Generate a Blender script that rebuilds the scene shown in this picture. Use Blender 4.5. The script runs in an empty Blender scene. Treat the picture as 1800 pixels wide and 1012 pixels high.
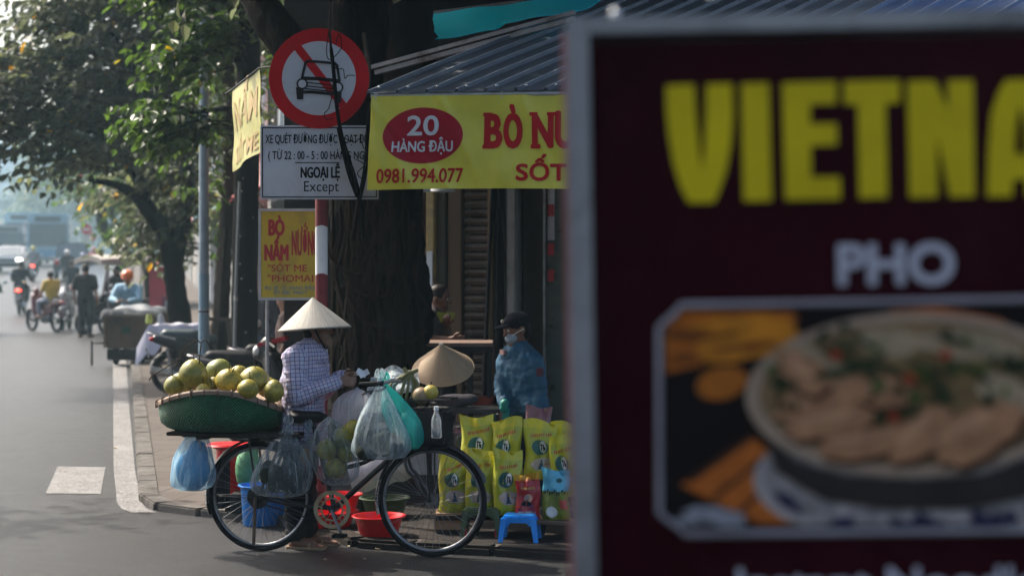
import bpy, bmesh, math, random
import numpy as np
from mathutils import Vector, Matrix
R = math.radians
V = Vector
sc = bpy.context.scene
COL = sc.collection
random.seed(7)
# ------------------------------------------------------------------ camera, sky, sun, exposure
F, H, HY = 3200.0, 1.93, 445.0           # focal length in photo pixels, eye height, horizon row
cd = bpy.data.cameras.new('camera'); cam = bpy.data.objects.new('camera', cd); COL.objects.link(cam)
cam.location = (0, 0, H); cam.rotation_euler = (R(90), 0, 0)
cd.sensor_width = 36; cd.lens = 64; cd.shift_y = -(506 - HY) / 1800; cd.clip_start = .05; cd.clip_end = 3000
cd.dof.use_dof = True; cd.dof.focus_distance = 11.9; cd.dof.aperture_fstop = 2.05
sc.camera = cam
SUN_AZ = (-.80, .60); SUN_EL = R(48)
w = bpy.data.worlds.new('World'); sc.world = w; w.use_nodes = True
nt = w.node_tree; bg = nt.nodes['Background']
sky = nt.nodes.new('ShaderNodeTexSky'); sky.sky_type = 'NISHITA'; sky.sun_disc = False
sky.sun_elevation = SUN_EL; sky.sun_rotation = math.atan2(SUN_AZ[0], SUN_AZ[1])
sky.air_density = 1.0; sky.dust_density = 7.0; sky.ozone_density = 1.5
nt.links.new(sky.outputs[0], bg.inputs[0]); bg.inputs[1].default_value = .15
sl = bpy.data.lights.new('sun', 'SUN'); so = bpy.data.objects.new('sun', sl); COL.objects.link(so)
sl.energy = 3.5; sl.angle = R(.6); sl.color = (1, .93, .82)
sdir = V((SUN_AZ[0] * math.cos(SUN_EL), SUN_AZ[1] * math.cos(SUN_EL), math.sin(SUN_EL)))
so.rotation_euler = sdir.to_track_quat('Z', 'Y').to_euler(); so.location = (-20, 20, 40)
sc.view_settings.view_transform = 'Standard'; sc.view_settings.look = 'None'
sc.view_settings.exposure = 1.1; sc.view_settings.gamma = 1
sc.render.engine = 'CYCLES'
cy = sc.cycles; cy.use_denoising = True; cy.max_bounces = 8; cy.transparent_max_bounces = 24
cy.diffuse_bounces = 3; cy.glossy_bounces = 3; cy.volume_bounces = 1; cy.caustics_reflective = False; cy.caustics_refractive = False
cy.sample_clamp_indirect = 6
# ------------------------------------------------------------------ helpers
def P(px, py, Y): return V(((px - 900) * Y / F, Y, H - (py - HY) * Y / F))
def gz(Y):
    t = min(1, max(0, (Y - 45) / 75)); return 1.15 * t * t * (3 - 2 * t)
def G(px, Y, z=0): return V(((px - 900) * Y / F, Y, gz(Y) + z))
PAVE = .05
MATS = {}
def nd(nt, t, **k):
    n = nt.nodes.new('ShaderNode' + t)
    for a, b in k.items(): setattr(n, a, b)
    return n
def newmat(name):
    m = bpy.data.materials.new(name); m.use_nodes = True; nt = m.node_tree
    return m, nt, nt.nodes['Principled BSDF'], nt.nodes['Material Output']
def mixcol(nt, fac, a, b):
    n = nd(nt, 'Mix', data_type='RGBA')
    if hasattr(fac, 'links'): nt.links.new(fac, n.inputs[0])
    else: n.inputs[0].default_value = fac
    for s, i in ((a, 6), (b, 7)):
        if hasattr(s, 'links'): nt.links.new(s, n.inputs[i])
        else: n.inputs[i].default_value = (*s, 1)
    return n.outputs[2]
def ramp(nt, src, p0, p1, c0=(0, 0, 0), c1=(1, 1, 1)):
    r = nd(nt, 'ValToRGB'); e = r.color_ramp.elements
    e[0].position, e[1].position = p0, p1; e[0].color = (*c0, 1); e[1].color = (*c1, 1)
    nt.links.new(src, r.inputs[0]); return r.outputs[0]
def noise(nt, scale, detail=5, rough=.6, vec=None, dist=0):
    n = nd(nt, 'TexNoise'); n.inputs['Scale'].default_value = scale; n.inputs['Detail'].default_value = detail
    n.inputs['Roughness'].default_value = rough; n.inputs['Distortion'].default_value = dist
    if vec is None:
        vec = nd(nt, 'TexCoord').outputs['Object']
    nt.links.new(vec, n.inputs['Vector']); return n.outputs['Fac']
def stretch(nt, s):
    t = nd(nt, 'TexCoord'); mp = nd(nt, 'Mapping'); mp.inputs['Scale'].default_value = s
    nt.links.new(t.outputs['Object'], mp.inputs[0]); return mp.outputs[0]
def bump(nt, src, p, strength, dist=.01):
    b = nd(nt, 'Bump'); b.inputs['Strength'].default_value = strength; b.inputs['Distance'].default_value = dist
    nt.links.new(src, b.inputs['Height']); nt.links.new(b.outputs[0], p.inputs['Normal'])
def M(name, c=(.5, .5, .5), rough=.6, var=.25, scale=7, metal=0, bmp=0, bscale=40, spec=.5, dirt=None, st=None, emit=0):
    """cached material: base colour with two scales of noise, uneven gloss, optional dirt and bump"""
    if name in MATS: return MATS[name]
    m, nt, p, out = newmat(name)
    if spec == .5 and max(c) < .08 and rough > .45: spec = .12
    vec = stretch(nt, st) if st else None
    a = noise(nt, scale, 6, .65, vec)
    f = ramp(nt, a, .3, .72)
    dk = tuple(x * (1 - var) for x in c); lt = tuple(min(1, x * (1 + var * .6)) for x in c)
    col = mixcol(nt, f, dk, lt)
    if dirt:
        d = ramp(nt, noise(nt, scale * .45 + .7, 8, .7, vec, .4), .5, .68)
        col = mixcol(nt, d, col, dirt)
    nt.links.new(col, p.inputs['Base Color'])
    rr = nd(nt, 'MapRange'); rr.inputs[3].default_value = max(.03, rough - .12); rr.inputs[4].default_value = min(1, rough + .12)
    nt.links.new(a, rr.inputs[0]); nt.links.new(rr.outputs[0], p.inputs['Roughness'])
    p.inputs['Metallic'].default_value = metal; p.inputs['Specular IOR Level'].default_value = spec
    if bmp: bump(nt, noise(nt, bscale, 6, .65, vec), p, bmp)
    if emit:
        p.inputs['Emission Color'].default_value = (*c, 1); p.inputs['Emission Strength'].default_value = emit
    MATS[name] = m; return m
class MB:
    """collects shapes, links them as one mesh object"""
    def __init__(s): s.v = []; s.f = []; s.m = []; s.cur = 0; s.T = Matrix()
    def add(s, vs, fs):
        o = len(s.v); T = s.T
        s.v += [T @ V(v) for v in vs]; s.f += [tuple(i + o for i in f) for f in fs]; s.m += [s.cur] * len(fs); return s
    def box(s, c, d, rot=None):
        x, y, z = (k / 2 for k in d); vs = [V((a * x, b * y, e * z)) for a in (-1, 1) for b in (-1, 1) for e in (-1, 1)]
        if rot is not None: vs = [rot @ v for v in vs]
        return s.add([v + V(c) for v in vs], [(0, 1, 3, 2), (4, 6, 7, 5), (0, 4, 5, 1), (2, 3, 7, 6), (0, 2, 6, 4), (1, 5, 7, 3)])
    def bar(s, a, b, w, h=None, up=(0, 0, 1)):
        a, b = V(a), V(b); d = b - a; L = d.length; x = d / L; u = V(up)
        if abs(x.dot(u)) > .98: u = V((0, 1, 0))
        y = u.cross(x).normalized(); z = x.cross(y)
        return s.box((a + b) / 2, (L, w, h or w), Matrix((x, y, z)).transposed())
    def tube(s, path, r, n=8, cap=True, closed=False):
        path = [V(p) for p in path]; k = len(path)
        rr = r if hasattr(r, '__len__') else [r] * k
        vs = []; prev = None
        for i, p in enumerate(path):
            if closed: t = path[(i + 1) % k] - path[i - 1]
            else: t = path[min(i + 1, k - 1)] - path[max(i - 1, 0)]
            if t.length < 1e-9: t = V((0, 0, 1))
            t.normalize()
            if prev is None:
                u = V((0, 0, 1)) if abs(t.z) < .9 else V((1, 0, 0)); a = t.cross(u).normalized()
            else:
                a = prev - t * prev.dot(t); a.normalize()
            prev = a; b = t.cross(a)
            for j in range(n):
                th = 2 * math.pi * j / n; vs.append(p + (a * math.cos(th) + b * math.sin(th)) * rr[i])
        fs = []
        for i in range(k if closed else k - 1):
            i2 = (i + 1) % k
            for j in range(n):
                j2 = (j + 1) % n; fs.append((i * n + j, i * n + j2, i2 * n + j2, i2 * n + j))
        if cap and not closed:
            fs.append(tuple(range(n))[::-1]); fs.append(tuple((k - 1) * n + j for j in range(n)))
        return s.add(vs, fs)
    def lathe(s, prof, c=(0, 0, 0), n=24, mat=None, mod=None, sy=1):
        vs = []; c = V(c)
        for (r, z) in prof:
            for j in range(n):
                th = 2 * math.pi * j / n; q = r * (mod(th, z) if mod else 1)
                v = V((q * math.cos(th), q * math.sin(th) * sy, z)); vs.append((mat @ v if mat is not None else v) + c)
        fs = [(i * n + j, i * n + (j + 1) % n, (i + 1) * n + (j + 1) % n, (i + 1) * n + j) for i in range(len(prof) - 1) for j in range(n)]
        if prof[0][0] > 1e-6: fs.append(tuple(range(n))[::-1])
        if prof[-1][0] > 1e-6: fs.append(tuple((len(prof) - 1) * n + j for j in range(n)))
        return s.add(vs, fs)
    def open_lathe(s, prof, c=(0, 0, 0), n=24, mat=None, mod=None, sy=1):
        k = len(s.f); s.lathe(prof, c, n, mat, mod, sy)
        bad = [i for i in range(k, len(s.f)) if len(s.f[i]) == n and n > 4]
        for i in reversed(bad): del s.f[i]; del s.m[i]
        return s
    def ball(s, c, r, rot=None, nu=14, nv=9):
        r = r if hasattr(r, '__len__') else (r, r, r)
        vs = []; fs = []
        for i in range(nv + 1):
            ph = math.pi * i / nv
            for j in range(nu):
                th = 2 * math.pi * j / nu
                v = V((r[0] * math.sin(ph) * math.cos(th), r[1] * math.sin(ph) * math.sin(th), r[2] * math.cos(ph)))
                vs.append((rot @ v if rot is not None else v) + V(c))
        for i in range(nv):
            for j in range(nu):
                fs.append((i * nu + j, (i + 1) * nu + j, (i + 1) * nu + (j + 1) % nu, i * nu + (j + 1) % nu))
        return s.add(vs, fs)
    def cap(s, a, ra, b, rb, n=10):
        a, b = V(a), V(b); d = (b - a); L = d.length or 1e-6; d = d / L if L > 1e-5 else V((0, 0, 1))
        pts = [a - d * ra * .98, a - d * ra * .8, a - d * ra * .4, a, b, b + d * rb * .4, b + d * rb * .8, b + d * rb * .98]
        return s.tube(pts, [ra * .2, ra * .6, ra * .92, ra, rb, rb * .92, rb * .6, rb * .2], n)
    def disc(s, c, r, nrm, n=24, th=.004):
        nrm = V(nrm).normalized(); return s.tube([V(c) - nrm * th / 2, V(c) + nrm * th / 2], r, n)
    def ring(s, c, r, tr, axis='y', n=40, m=8):
        c = V(c); pts = []
        for i in range(n):
            t = 2 * math.pi * i / n; a, b = r * math.cos(t), r * math.sin(t)
            pts.append(c + (V((a, 0, b)) if axis == 'y' else V((a, b, 0)) if axis == 'z' else V((0, a, b))))
        return s.tube(pts, tr, m, closed=True)
    def prism(s, poly, th, fn):
        """2D outline given thickness; fn(u, v, w) -> point"""
        n = len(poly)
        vs = [fn(u, v, 0) for u, v in poly] + [fn(u, v, th) for u, v in poly]
        fs = [tuple(range(n)), tuple(range(2 * n - 1, n - 1, -1))] + [(i, (i + 1) % n, n + (i + 1) % n, n + i)[::-1] for i in range(n)]
        return s.add(vs, fs)
    def grid(s, fn, nu, nv, closed_u=False):
        vs = [fn(i / (nu if closed_u else nu - 1), j / (nv - 1)) for j in range(nv) for i in range(nu)]
        fs = [(j * nu + i, j * nu + (i + 1) % nu, (j + 1) * nu + (i + 1) % nu, (j + 1) * nu + i) for j in range(nv - 1) for i in range(nu if closed_u else nu - 1)]
        return s.add(vs, fs)
    def sheet(s, fn, nu, nv, th=.004):
        """a grid with thickness; fn(u,v,w)"""
        n = nu * nv
        vs = [V(fn(i / (nu - 1), j / (nv - 1), w)) for w in (0, th) for j in range(nv) for i in range(nu)]
        fs = []
        for j in range(nv - 1):
            for i in range(nu - 1):
                a = (j * nu + i, j * nu + i + 1, (j + 1) * nu + i + 1, (j + 1) * nu + i); fs.append(a); fs.append(tuple(n + q for q in a[::-1]))
        edge = [i for i in range(nu)] + [j * nu + nu - 1 for j in range(1, nv)] + [(nv - 1) * nu + i for i in range(nu - 2, -1, -1)] + [j * nu for j in range(nv - 2, 0, -1)]
        for q in range(len(edge)):
            a, b = edge[q], edge[(q + 1) % len(edge)]; fs.append((b, a, n + a, n + b))
        return s.add(vs, fs)
    def text(s, body, size, fn, bold=0, xs=1, align='CENTER', w=None, fine=0):
        """flat lettering; fn(u, v) -> point. w: fit to this width"""
        vs, fs = glyphs(body)
        if fine: vs, fs = finer(vs, fs, fine / size)
        xs_ = [v[0] for v in vs]; a, b = min(xs_), max(xs_); k = size; e = bold * size
        kx = ((w - 2 * e) / (b - a)) if w else k * xs
        off = {'CENTER': (a + b) / 2, 'LEFT': a - e / kx, 'RIGHT': b + e / kx}[align]
        steps = [(0, 0)] + ([(e * math.cos(i * .7854), e * math.sin(i * .7854)) for i in range(8)] if bold else [])
        for i, (dx, dy) in enumerate(steps):        # emboldened: the strokes laid eight times, a hair apart in depth
            s.add([fn((v[0] - off) * kx + dx, v[1] * k + dy) + V((0, -.00018 * i, 0)) for v in vs], fs)
        return s
    def mesh(s, name, smooth=True, bevel=0, ang=38):
        me = bpy.data.meshes.new(name); me.from_pydata([tuple(v) for v in s.v], [], s.f)
        me.polygons.foreach_set('material_index', s.m)
        if bevel:
            bm = bmesh.new(); bm.from_mesh(me)
            ed = [e for e in bm.edges if len(e.link_faces) == 2 and e.calc_face_angle(0) > R(40)]
            bmesh.ops.bevel(bm, geom=ed, offset=bevel, segments=2, affect='EDGES', clamp_overlap=True)
            bm.to_mesh(me); bm.free()
        if smooth:
            me.polygons.foreach_set('use_smooth', [True] * len(me.polygons)); me.set_sharp_from_angle(angle=R(ang))
        me.update(); return me
    def build(s, name, mats, parent=None, smooth=True, bevel=0, ang=38):
        return link(name, s.mesh(name, smooth, bevel, ang), mats, parent)
def link(name, me, mats, parent=None):
    o = bpy.data.objects.new(name, me); COL.objects.link(o)
    for m in (mats if isinstance(mats, (list, tuple)) else [mats]): me.materials.append(m)
    if parent is not None: o.parent = parent
    return o
def finer(vs, fs, lim):
    """split flat triangles until no edge is longer than lim, so lettering can follow folds"""
    vs = [tuple(v[:2]) for v in vs]; todo = [t for f in fs for t in ([f] if len(f) == 3 else [(f[0], f[i], f[i + 1]) for i in range(1, len(f) - 1)])]; out = []; mid = {}
    def m(a, b):
        k = (min(a, b), max(a, b))
        if k not in mid: mid[k] = len(vs); vs.append(((vs[a][0] + vs[b][0]) / 2, (vs[a][1] + vs[b][1]) / 2))
        return mid[k]
    while todo:
        a, b, c = todo.pop(); e = [(math.dist(vs[a], vs[b]), a, b, c), (math.dist(vs[b], vs[c]), b, c, a), (math.dist(vs[c], vs[a]), c, a, b)]; l, p, q, r = max(e)
        if l > lim: k = m(p, q); todo += [(p, k, r), (k, q, r)]
        else: out.append((a, b, c))
    return vs, out
GL = {}
def glyphs(body, bold=0):
    k = (body, bold)
    if k in GL: return GL[k]
    cu = bpy.data.curves.new('t', 'FONT'); cu.body = body; cu.size = 1; cu.offset = bold; cu.fill_mode = 'FRONT' if False else 'BOTH'
    cu.resolution_u = 4
    o = bpy.data.objects.new('t', cu); COL.objects.link(o)
    dg = bpy.context.evaluated_depsgraph_get(); me = bpy.data.meshes.new_from_object(o.evaluated_get(dg))
    vs = [tuple(v.co) for v in me.vertices]; fs = [tuple(p.vertices) for p in me.polygons]
    bpy.data.objects.remove(o); bpy.data.curves.remove(cu); bpy.data.meshes.remove(me)
    GL[k] = (vs, fs); return GL[k]
def blob(mb, voxel, it=3, fac=.5):
    """one continuous surface round everything in mb"""
    o = bpy.data.objects.new('t', mb.mesh('t', False)); COL.objects.link(o)
    m = o.modifiers.new('r', 'REMESH'); m.mode = 'VOXEL'; m.voxel_size = voxel; m.use_smooth_shade = True
    if it:
        q = o.modifiers.new('s', 'SMOOTH'); q.iterations = it; q.factor = fac
    dg = bpy.context.evaluated_depsgraph_get(); me = bpy.data.meshes.new_from_object(o.evaluated_get(dg))
    old = o.data; bpy.data.objects.remove(o); bpy.data.meshes.remove(old)
    me.materials.clear(); me.polygons.foreach_set('use_smooth', [True] * len(me.polygons)); return me
def tag(o, label, cat, group=None):
    o['label'] = label; o['category'] = cat
    if group: o['group'] = group
    return o
def thing(name, label, cat, loc=(0, 0, 0), rz=0, group=None):
    o = bpy.data.objects.new(name, None); COL.objects.link(o); o.empty_display_size = .1
    o.location = loc; o.rotation_euler = (0, 0, rz); return tag(o, label, cat, group)
def struct(o, kind='structure'): o['kind'] = kind; return o
def arc(c, r, a0, a1, n=16, ax='y'):
    out = []
    for i in range(n + 1):
        t = R(a0 + (a1 - a0) * i / n); out.append(V(c) + (V((r * math.cos(t), 0, r * math.sin(t))) if ax == 'y' else V((r * math.cos(t), r * math.sin(t), 0))))
    return out
def spline(pts, n=6):
    pts = [V(p) for p in pts]; q = [pts[0]] + pts + [pts[-1]]; out = []
    for i in range(len(pts) - 1):
        a, b, c, d = q[i:i + 4]
        for k in range(n):
            t = k / n; out.append(.5 * ((2 * b) + (c - a) * t + (2 * a - 5 * b + 4 * c - d) * t * t + (3 * b - a - 3 * c + d) * t ** 3))
    return out + [pts[-1]]
def lerp(a, b, t): return a + (b - a) * t
# ---- common materials
BLACK = M('black_paint', (.008, .008, .009), .38, .3, spec=.4)
RUBBER = M('rubber', (.010, .010, .011), .75, .3, 20, bmp=.2)
CHROME = M('worn_chrome', (.55, .56, .57), .28, .25, 14, metal=1, dirt=(.12, .09, .06))
STEEL = M('grey_steel', (.30, .31, .33), .45, .25, 10, metal=.6, dirt=(.14, .11, .09))
WHITEP = M('white_paint', (.72, .73, .74), .5, .15, 6)
DARKPL = M('dark_plastic', (.03, .03, .033), .5, .3)
def leafmat(name, c, tr, rough=.38):
    if name in MATS: return MATS[name]
    m, nt, p, out = newmat(name)
    g = nd(nt, 'NewGeometry')
    v = nd(nt, 'ValToRGB'); e = v.color_ramp.elements
    e[0].position = 0; e[0].color = (*[x * .6 for x in c], 1); e[1].position = .9; e[1].color = (*[x * 1.35 for x in c], 1)
    k = e.new(.988); k.color = (c[0] * 1.6, c[1] * 1.5, c[2], 1); k = e.new(1); k.color = (c[0] * 9, c[1] * 4, c[2] * .6, 1)
    nt.links.new(g.outputs['Random Per Island'], v.inputs[0]); nt.links.new(v.outputs[0], p.inputs['Base Color'])
    p.inputs['Roughness'].default_value = rough; p.inputs['Specular IOR Level'].default_value = .55
    t = nd(nt, 'BsdfTranslucent'); hs = nd(nt, 'HueSaturation'); hs.inputs['Value'].default_value = 2.2; hs.inputs['Saturation'].default_value = 1.2
    nt.links.new(v.outputs[0], hs.inputs['Color']); nt.links.new(hs.outputs[0], t.inputs[0])
    mx = nd(nt, 'MixShader'); mx.inputs[0].default_value = tr
    nt.links.new(p.outputs[0], mx.inputs[1]); nt.links.new(t.outputs[0], mx.inputs[2]); nt.links.new(mx.outputs[0], out.inputs[0])
    MATS[name] = m; return m
def film(name, c, base=.2, edge=.6, rough=.22, wr=22):
    """thin polythene: mostly see-through, milky along folds"""
    if name in MATS: return MATS[name]
    m, nt, p, out = newmat(name)
    p.inputs['Base Color'].default_value = (*c, 1); p.inputs['Roughness'].default_value = rough; p.inputs['Specular IOR Level'].default_value = .6
    lw = nd(nt, 'LayerWeight'); lw.inputs[0].default_value = .35
    n = noise(nt, wr * 1.8, 4, .6, stretch(nt, (1, 1, .05)), .5)
    mr = nd(nt, 'MapRange'); mr.inputs[1].default_value = .46; mr.inputs[2].default_value = .68; mr.inputs[3].default_value = 0; mr.inputs[4].default_value = .26
    nt.links.new(n, mr.inputs[0])
    a = nd(nt, 'Math', operation='MULTIPLY_ADD'); nt.links.new(lw.outputs['Facing'], a.inputs[0]); a.inputs[1].default_value = edge; a.inputs[2].default_value = base
    b = nd(nt, 'Math', operation='ADD', use_clamp=True); nt.links.new(a.outputs[0], b.inputs[0]); nt.links.new(mr.outputs[0], b.inputs[1])
    bump(nt, n, p, .5, .02)
    tl = nd(nt, 'BsdfTranslucent'); tl.inputs[0].default_value = (*c, 1)
    m1 = nd(nt, 'MixShader'); m1.inputs[0].default_value = .45
    nt.links.new(p.outputs[0], m1.inputs[1]); nt.links.new(tl.outputs[0], m1.inputs[2])
    tp = nd(nt, 'BsdfTransparent'); tp.inputs[0].default_value = (*[.5 + .5 * x for x in c], 1)
    m2 = nd(nt, 'MixShader'); nt.links.new(b.outputs[0], m2.inputs[0]); nt.links.new(tp.outputs[0], m2.inputs[1]); nt.links.new(m1.outputs[0], m2.inputs[2])
    nt.links.new(m2.outputs[0], out.inputs[0]); MATS[name] = m; return m
# ------------------------------------------------------------------ the setting
def asphalt():
    m, nt, p, out = newmat('asphalt'); tc = nd(nt, 'TexCoord').outputs['Object']
    fine = noise(nt, 130, 3, .7, tc); mid = noise(nt, 5, 8, .65, tc); big = noise(nt, .55, 6, .6, tc, .5)
    col = mixcol(nt, ramp(nt, fine, .3, .75), (.005, .005, .006), (.036, .036, .0385))
    col = mixcol(nt, ramp(nt, mid, .35, .75), col, (.026, .0252, .0256))
    g = ramp(nt, big, .42, .66); mm = nd(nt, 'Math', operation='MULTIPLY'); nt.links.new(g, mm.inputs[0]); mm.inputs[1].default_value = .55
    col = mixcol(nt, mm.outputs[0], col, (.036, .0345, .0345))
    st = ramp(nt, noise(nt, .9, 7, .7, tc, 1.2), .57, .66); sm = nd(nt, 'Math', operation='MULTIPLY'); nt.links.new(st, sm.inputs[0]); sm.inputs[1].default_value = .55; col = mixcol(nt, sm.outputs[0], col, (.016, .0155, .016))
    vo = nd(nt, 'TexVoronoi', feature='DISTANCE_TO_EDGE'); vo.inputs['Scale'].default_value = .38
    wv = nd(nt, 'VectorMath', operation='ADD'); nz = nd(nt, 'TexNoise'); nz.inputs['Scale'].default_value = 1.7; nz.inputs['Detail'].default_value = 6
    nt.links.new(tc, nz.inputs['Vector']); nt.links.new(tc, wv.inputs[0]); nt.links.new(nz.outputs['Color'], wv.inputs[1]); nt.links.new(wv.outputs[0], vo.inputs['Vector'])
    ck = ramp(nt, vo.outputs[0], 0, .009, (1, 1, 1), (0, 0, 0)); cm = nd(nt, 'Math', operation='MULTIPLY'); nt.links.new(ck, cm.inputs[0]); cm.inputs[1].default_value = .75
    col = mixcol(nt, cm.outputs[0], col, (.03, .03, .03))
    nt.links.new(col, p.inputs['Base Color'])
    rr = nd(nt, 'MapRange'); p.inputs['Specular IOR Level'].default_value = .20; rr.inputs[3].default_value = .28; rr.inputs[4].default_value = .45; nt.links.new(mid, rr.inputs[0]); nt.links.new(rr.outputs[0], p.inputs['Roughness'])
    bump(nt, fine, p, 1, .012); return m
mb = MB()
ys = [-30, 0, 10, 20, 30, 40] + list(range(45, 125, 5)) + [150, 200, 330, 420]
mb.v = [V((x, y, gz(y))) for y in ys for x in (-140, -40, 0, 40, 140)]
for j in range(len(ys) - 1):
    for i in range(4):
        mb.f.append((j * 5 + i, j * 5 + i + 1, (j + 1) * 5 + i + 1, (j + 1) * 5 + i)); mb.m.append(0)
struct(mb.build('road', asphalt()))
# kerb line: down the main street, round the corner and along the side street
def kx(Y): return -2.83 - .2131 * (Y - 14.2)
KERB = [(kx(y), y) for y in (330, 220, 160, 114, 90, 70, 60, 50, 45, 40, 34, 28.7, 24, 20, 17, 15, 14.2)] + \
       [(-2.62, 13.72), (-2.26, 13.42), (-1.72, 13.16), (-1.36, 12.66), (-1.0, 12.0), (-.62, 11.84), (-.1, 11.68), (.5, 11.48), (3, 10.65), (12, 7.4)]
def pavemat():
    m, nt, p, out = newmat('pavement_tiles'); tc = nd(nt, 'TexCoord').outputs['Object']
    mp = nd(nt, 'Mapping'); mp.inputs['Rotation'].default_value = (0, 0, R(12)); nt.links.new(tc, mp.inputs[0])
    br = nd(nt, 'TexBrick'); br.inputs['Scale'].default_value = 1; br.inputs['Brick Width'].default_value = .6; br.inputs['Row Height'].default_value = .42
    br.inputs['Mortar Size'].default_value = .012; br.inputs['Color1'].default_value = (.085, .074, .066, 1); br.inputs['Color2'].default_value = (.118, .104, .096, 1); br.inputs['Mortar'].default_value = (.03, .025, .02, 1)
    nt.links.new(mp.outputs[0], br.inputs['Vector'])
    d = ramp(nt, noise(nt, 1.6, 8, .7, tc), .42, .7); col = mixcol(nt, d, br.outputs['Color'], (.085, .07, .06))
    f = ramp(nt, noise(nt, 60, 4, .7, tc), .3, .8); col = mixcol(nt, f, mixcol(nt, .35, col, (.09, .075, .065)), col)
    nt.links.new(col, p.inputs['Base Color']); p.inputs['Roughness'].default_value = .85; p.inputs['Specular IOR Level'].default_value = .12
    bump(nt, br.outputs['Fac'], p, -.4, .01); return m
mb = MB()
for (x0, y0), (x1, y1) in zip(KERB[:16], KERB[1:17]):
    mb.add([(x0, y0, gz(y0) + PAVE), (x1, y1, gz(y1) + PAVE), (x1 + 60, y1, gz(y1) + PAVE), (x0 + 60, y0, gz(y0) + PAVE)], [(0, 1, 2, 3)])
near = KERB[16:]
mb.add([(8, 14.2, PAVE)] + [(x, y, PAVE) for x, y in near] + [(57, 14.2, PAVE)], [(0, i, i + 1) for i in range(1, len(near) + 1)])
struct(mb.build('pavement', pavemat(), smooth=False))
mb = MB(); rnd = random.Random(3)
for k, ((x0, y0), (x1, y1)) in enumerate(zip(KERB[3:], KERB[4:])):
    a, b = V((x0, y0, gz(y0))), V((x1, y1, gz(y1))); n = max(1, int((b - a).length / .8))
    for q in range(n):
        p0, p1 = lerp(a, b, q / n), lerp(a, b, (q + 1) / n); d = (p1 - p0); e = d.normalized() * .006
        mb.bar(p0 + e + V((0, 0, .012 + rnd.uniform(-.004, .004))), p1 - e + V((0, 0, .012 + rnd.uniform(-.004, .004))), .16, .10)
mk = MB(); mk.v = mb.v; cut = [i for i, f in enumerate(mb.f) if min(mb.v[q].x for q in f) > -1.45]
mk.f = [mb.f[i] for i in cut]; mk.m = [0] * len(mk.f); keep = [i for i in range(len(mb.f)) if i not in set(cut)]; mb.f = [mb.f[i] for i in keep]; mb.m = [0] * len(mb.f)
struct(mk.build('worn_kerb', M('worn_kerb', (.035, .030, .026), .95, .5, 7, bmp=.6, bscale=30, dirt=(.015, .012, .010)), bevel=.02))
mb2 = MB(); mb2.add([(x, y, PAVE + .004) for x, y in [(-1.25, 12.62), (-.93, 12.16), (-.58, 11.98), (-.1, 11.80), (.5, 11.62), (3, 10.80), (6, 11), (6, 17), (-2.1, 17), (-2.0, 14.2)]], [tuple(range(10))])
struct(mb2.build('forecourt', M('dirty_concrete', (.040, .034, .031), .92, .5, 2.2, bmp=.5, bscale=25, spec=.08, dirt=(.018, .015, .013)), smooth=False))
struct(mb.build('kerb', M('kerb_concrete', (.125, .117, .108), .85, .5, 5, bmp=.8, spec=.12, dirt=(.03, .025, .021)), bevel=.012))
# painted marks
pm, nt, p, out = newmat('road_paint'); tc = nd(nt, 'TexCoord').outputs['Object']
c = mixcol(nt, ramp(nt, noise(nt, 5, 8, .7, tc), .3, .7), (.17, .165, .16), (.27, .265, .26)); wear = nd(nt, 'Math', operation='MULTIPLY'); nt.links.new(ramp(nt, noise(nt, 42, 7, .8, tc, .6), .47, .56), wear.inputs[0]); nt.links.new(ramp(nt, noise(nt, 2.2, 6, .7, tc), .30, .60, (.25, .25, .25)), wear.inputs[1])
c = mixcol(nt, wear.outputs[0], c, (.045, .043, .043)); nt.links.new(c, p.inputs['Base Color']); p.inputs['Roughness'].default_value = .75; p.inputs['Specular IOR Level'].default_value = .15
mb = MB(); pts = [(13.55, -2.83, .19), (13.75, -2.95, .19), (14.1, -3.06, .19), (14.8, -3.22, .19), (16, -3.5, .19), (22, -4.82, .2), (31.7, -6.95, .23), (45, -9.85, .24), (70, -15.3, .26)]
for (ya, xa, wa), (yb, xb, wb) in zip(pts, pts[1:]):
    mb.add([(xa, ya, gz(ya) + .004), (xa + wa, ya, gz(ya) + .004), (xb + wb, yb, gz(yb) + .004), (xb, yb, gz(yb) + .004)], [(0, 1, 2, 3)])
struct(mb.build('edge_line', pm, smooth=False))
mb = MB(); mb.add([(-3.745, 14.62, .004), (-3.30, 14.60, .004), (-3.665, 16.42, .004), (-4.11, 16.47, .004)], [(0, 1, 2, 3)])
struct(mb.build('dash_mark', pm, smooth=False))
for i, (px, py, s) in enumerate([(665, 966, .016), (612, 962, .012), (258, 790, .02), (570, 985, .012), (310, 700, .02), (700, 992, .012), (203, 788, .022), (880, 975, .014), (640, 984, .012)]):
    Y = 1.93 * F / (py - HY); o = MB(); c = P(px, py, Y)
    o.sheet(lambda u, v, w: ((u - .5) * s * 3 * (1 - .5 * abs(v - .5)), (v - .5) * s * 1.6, .006 + .012 * abs(u - .5) + w), 4, 4, .001)
    o = o.build('dry_leaf', M('dry_leaf', (.42, .34, .22), .8)); o.location = (c.x, c.y, 0); o.rotation_euler.z = i * 1.3
    tag(o, 'small dry curled leaf lying on the asphalt', 'fallen leaf', 'dry leaves on the road')
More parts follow.
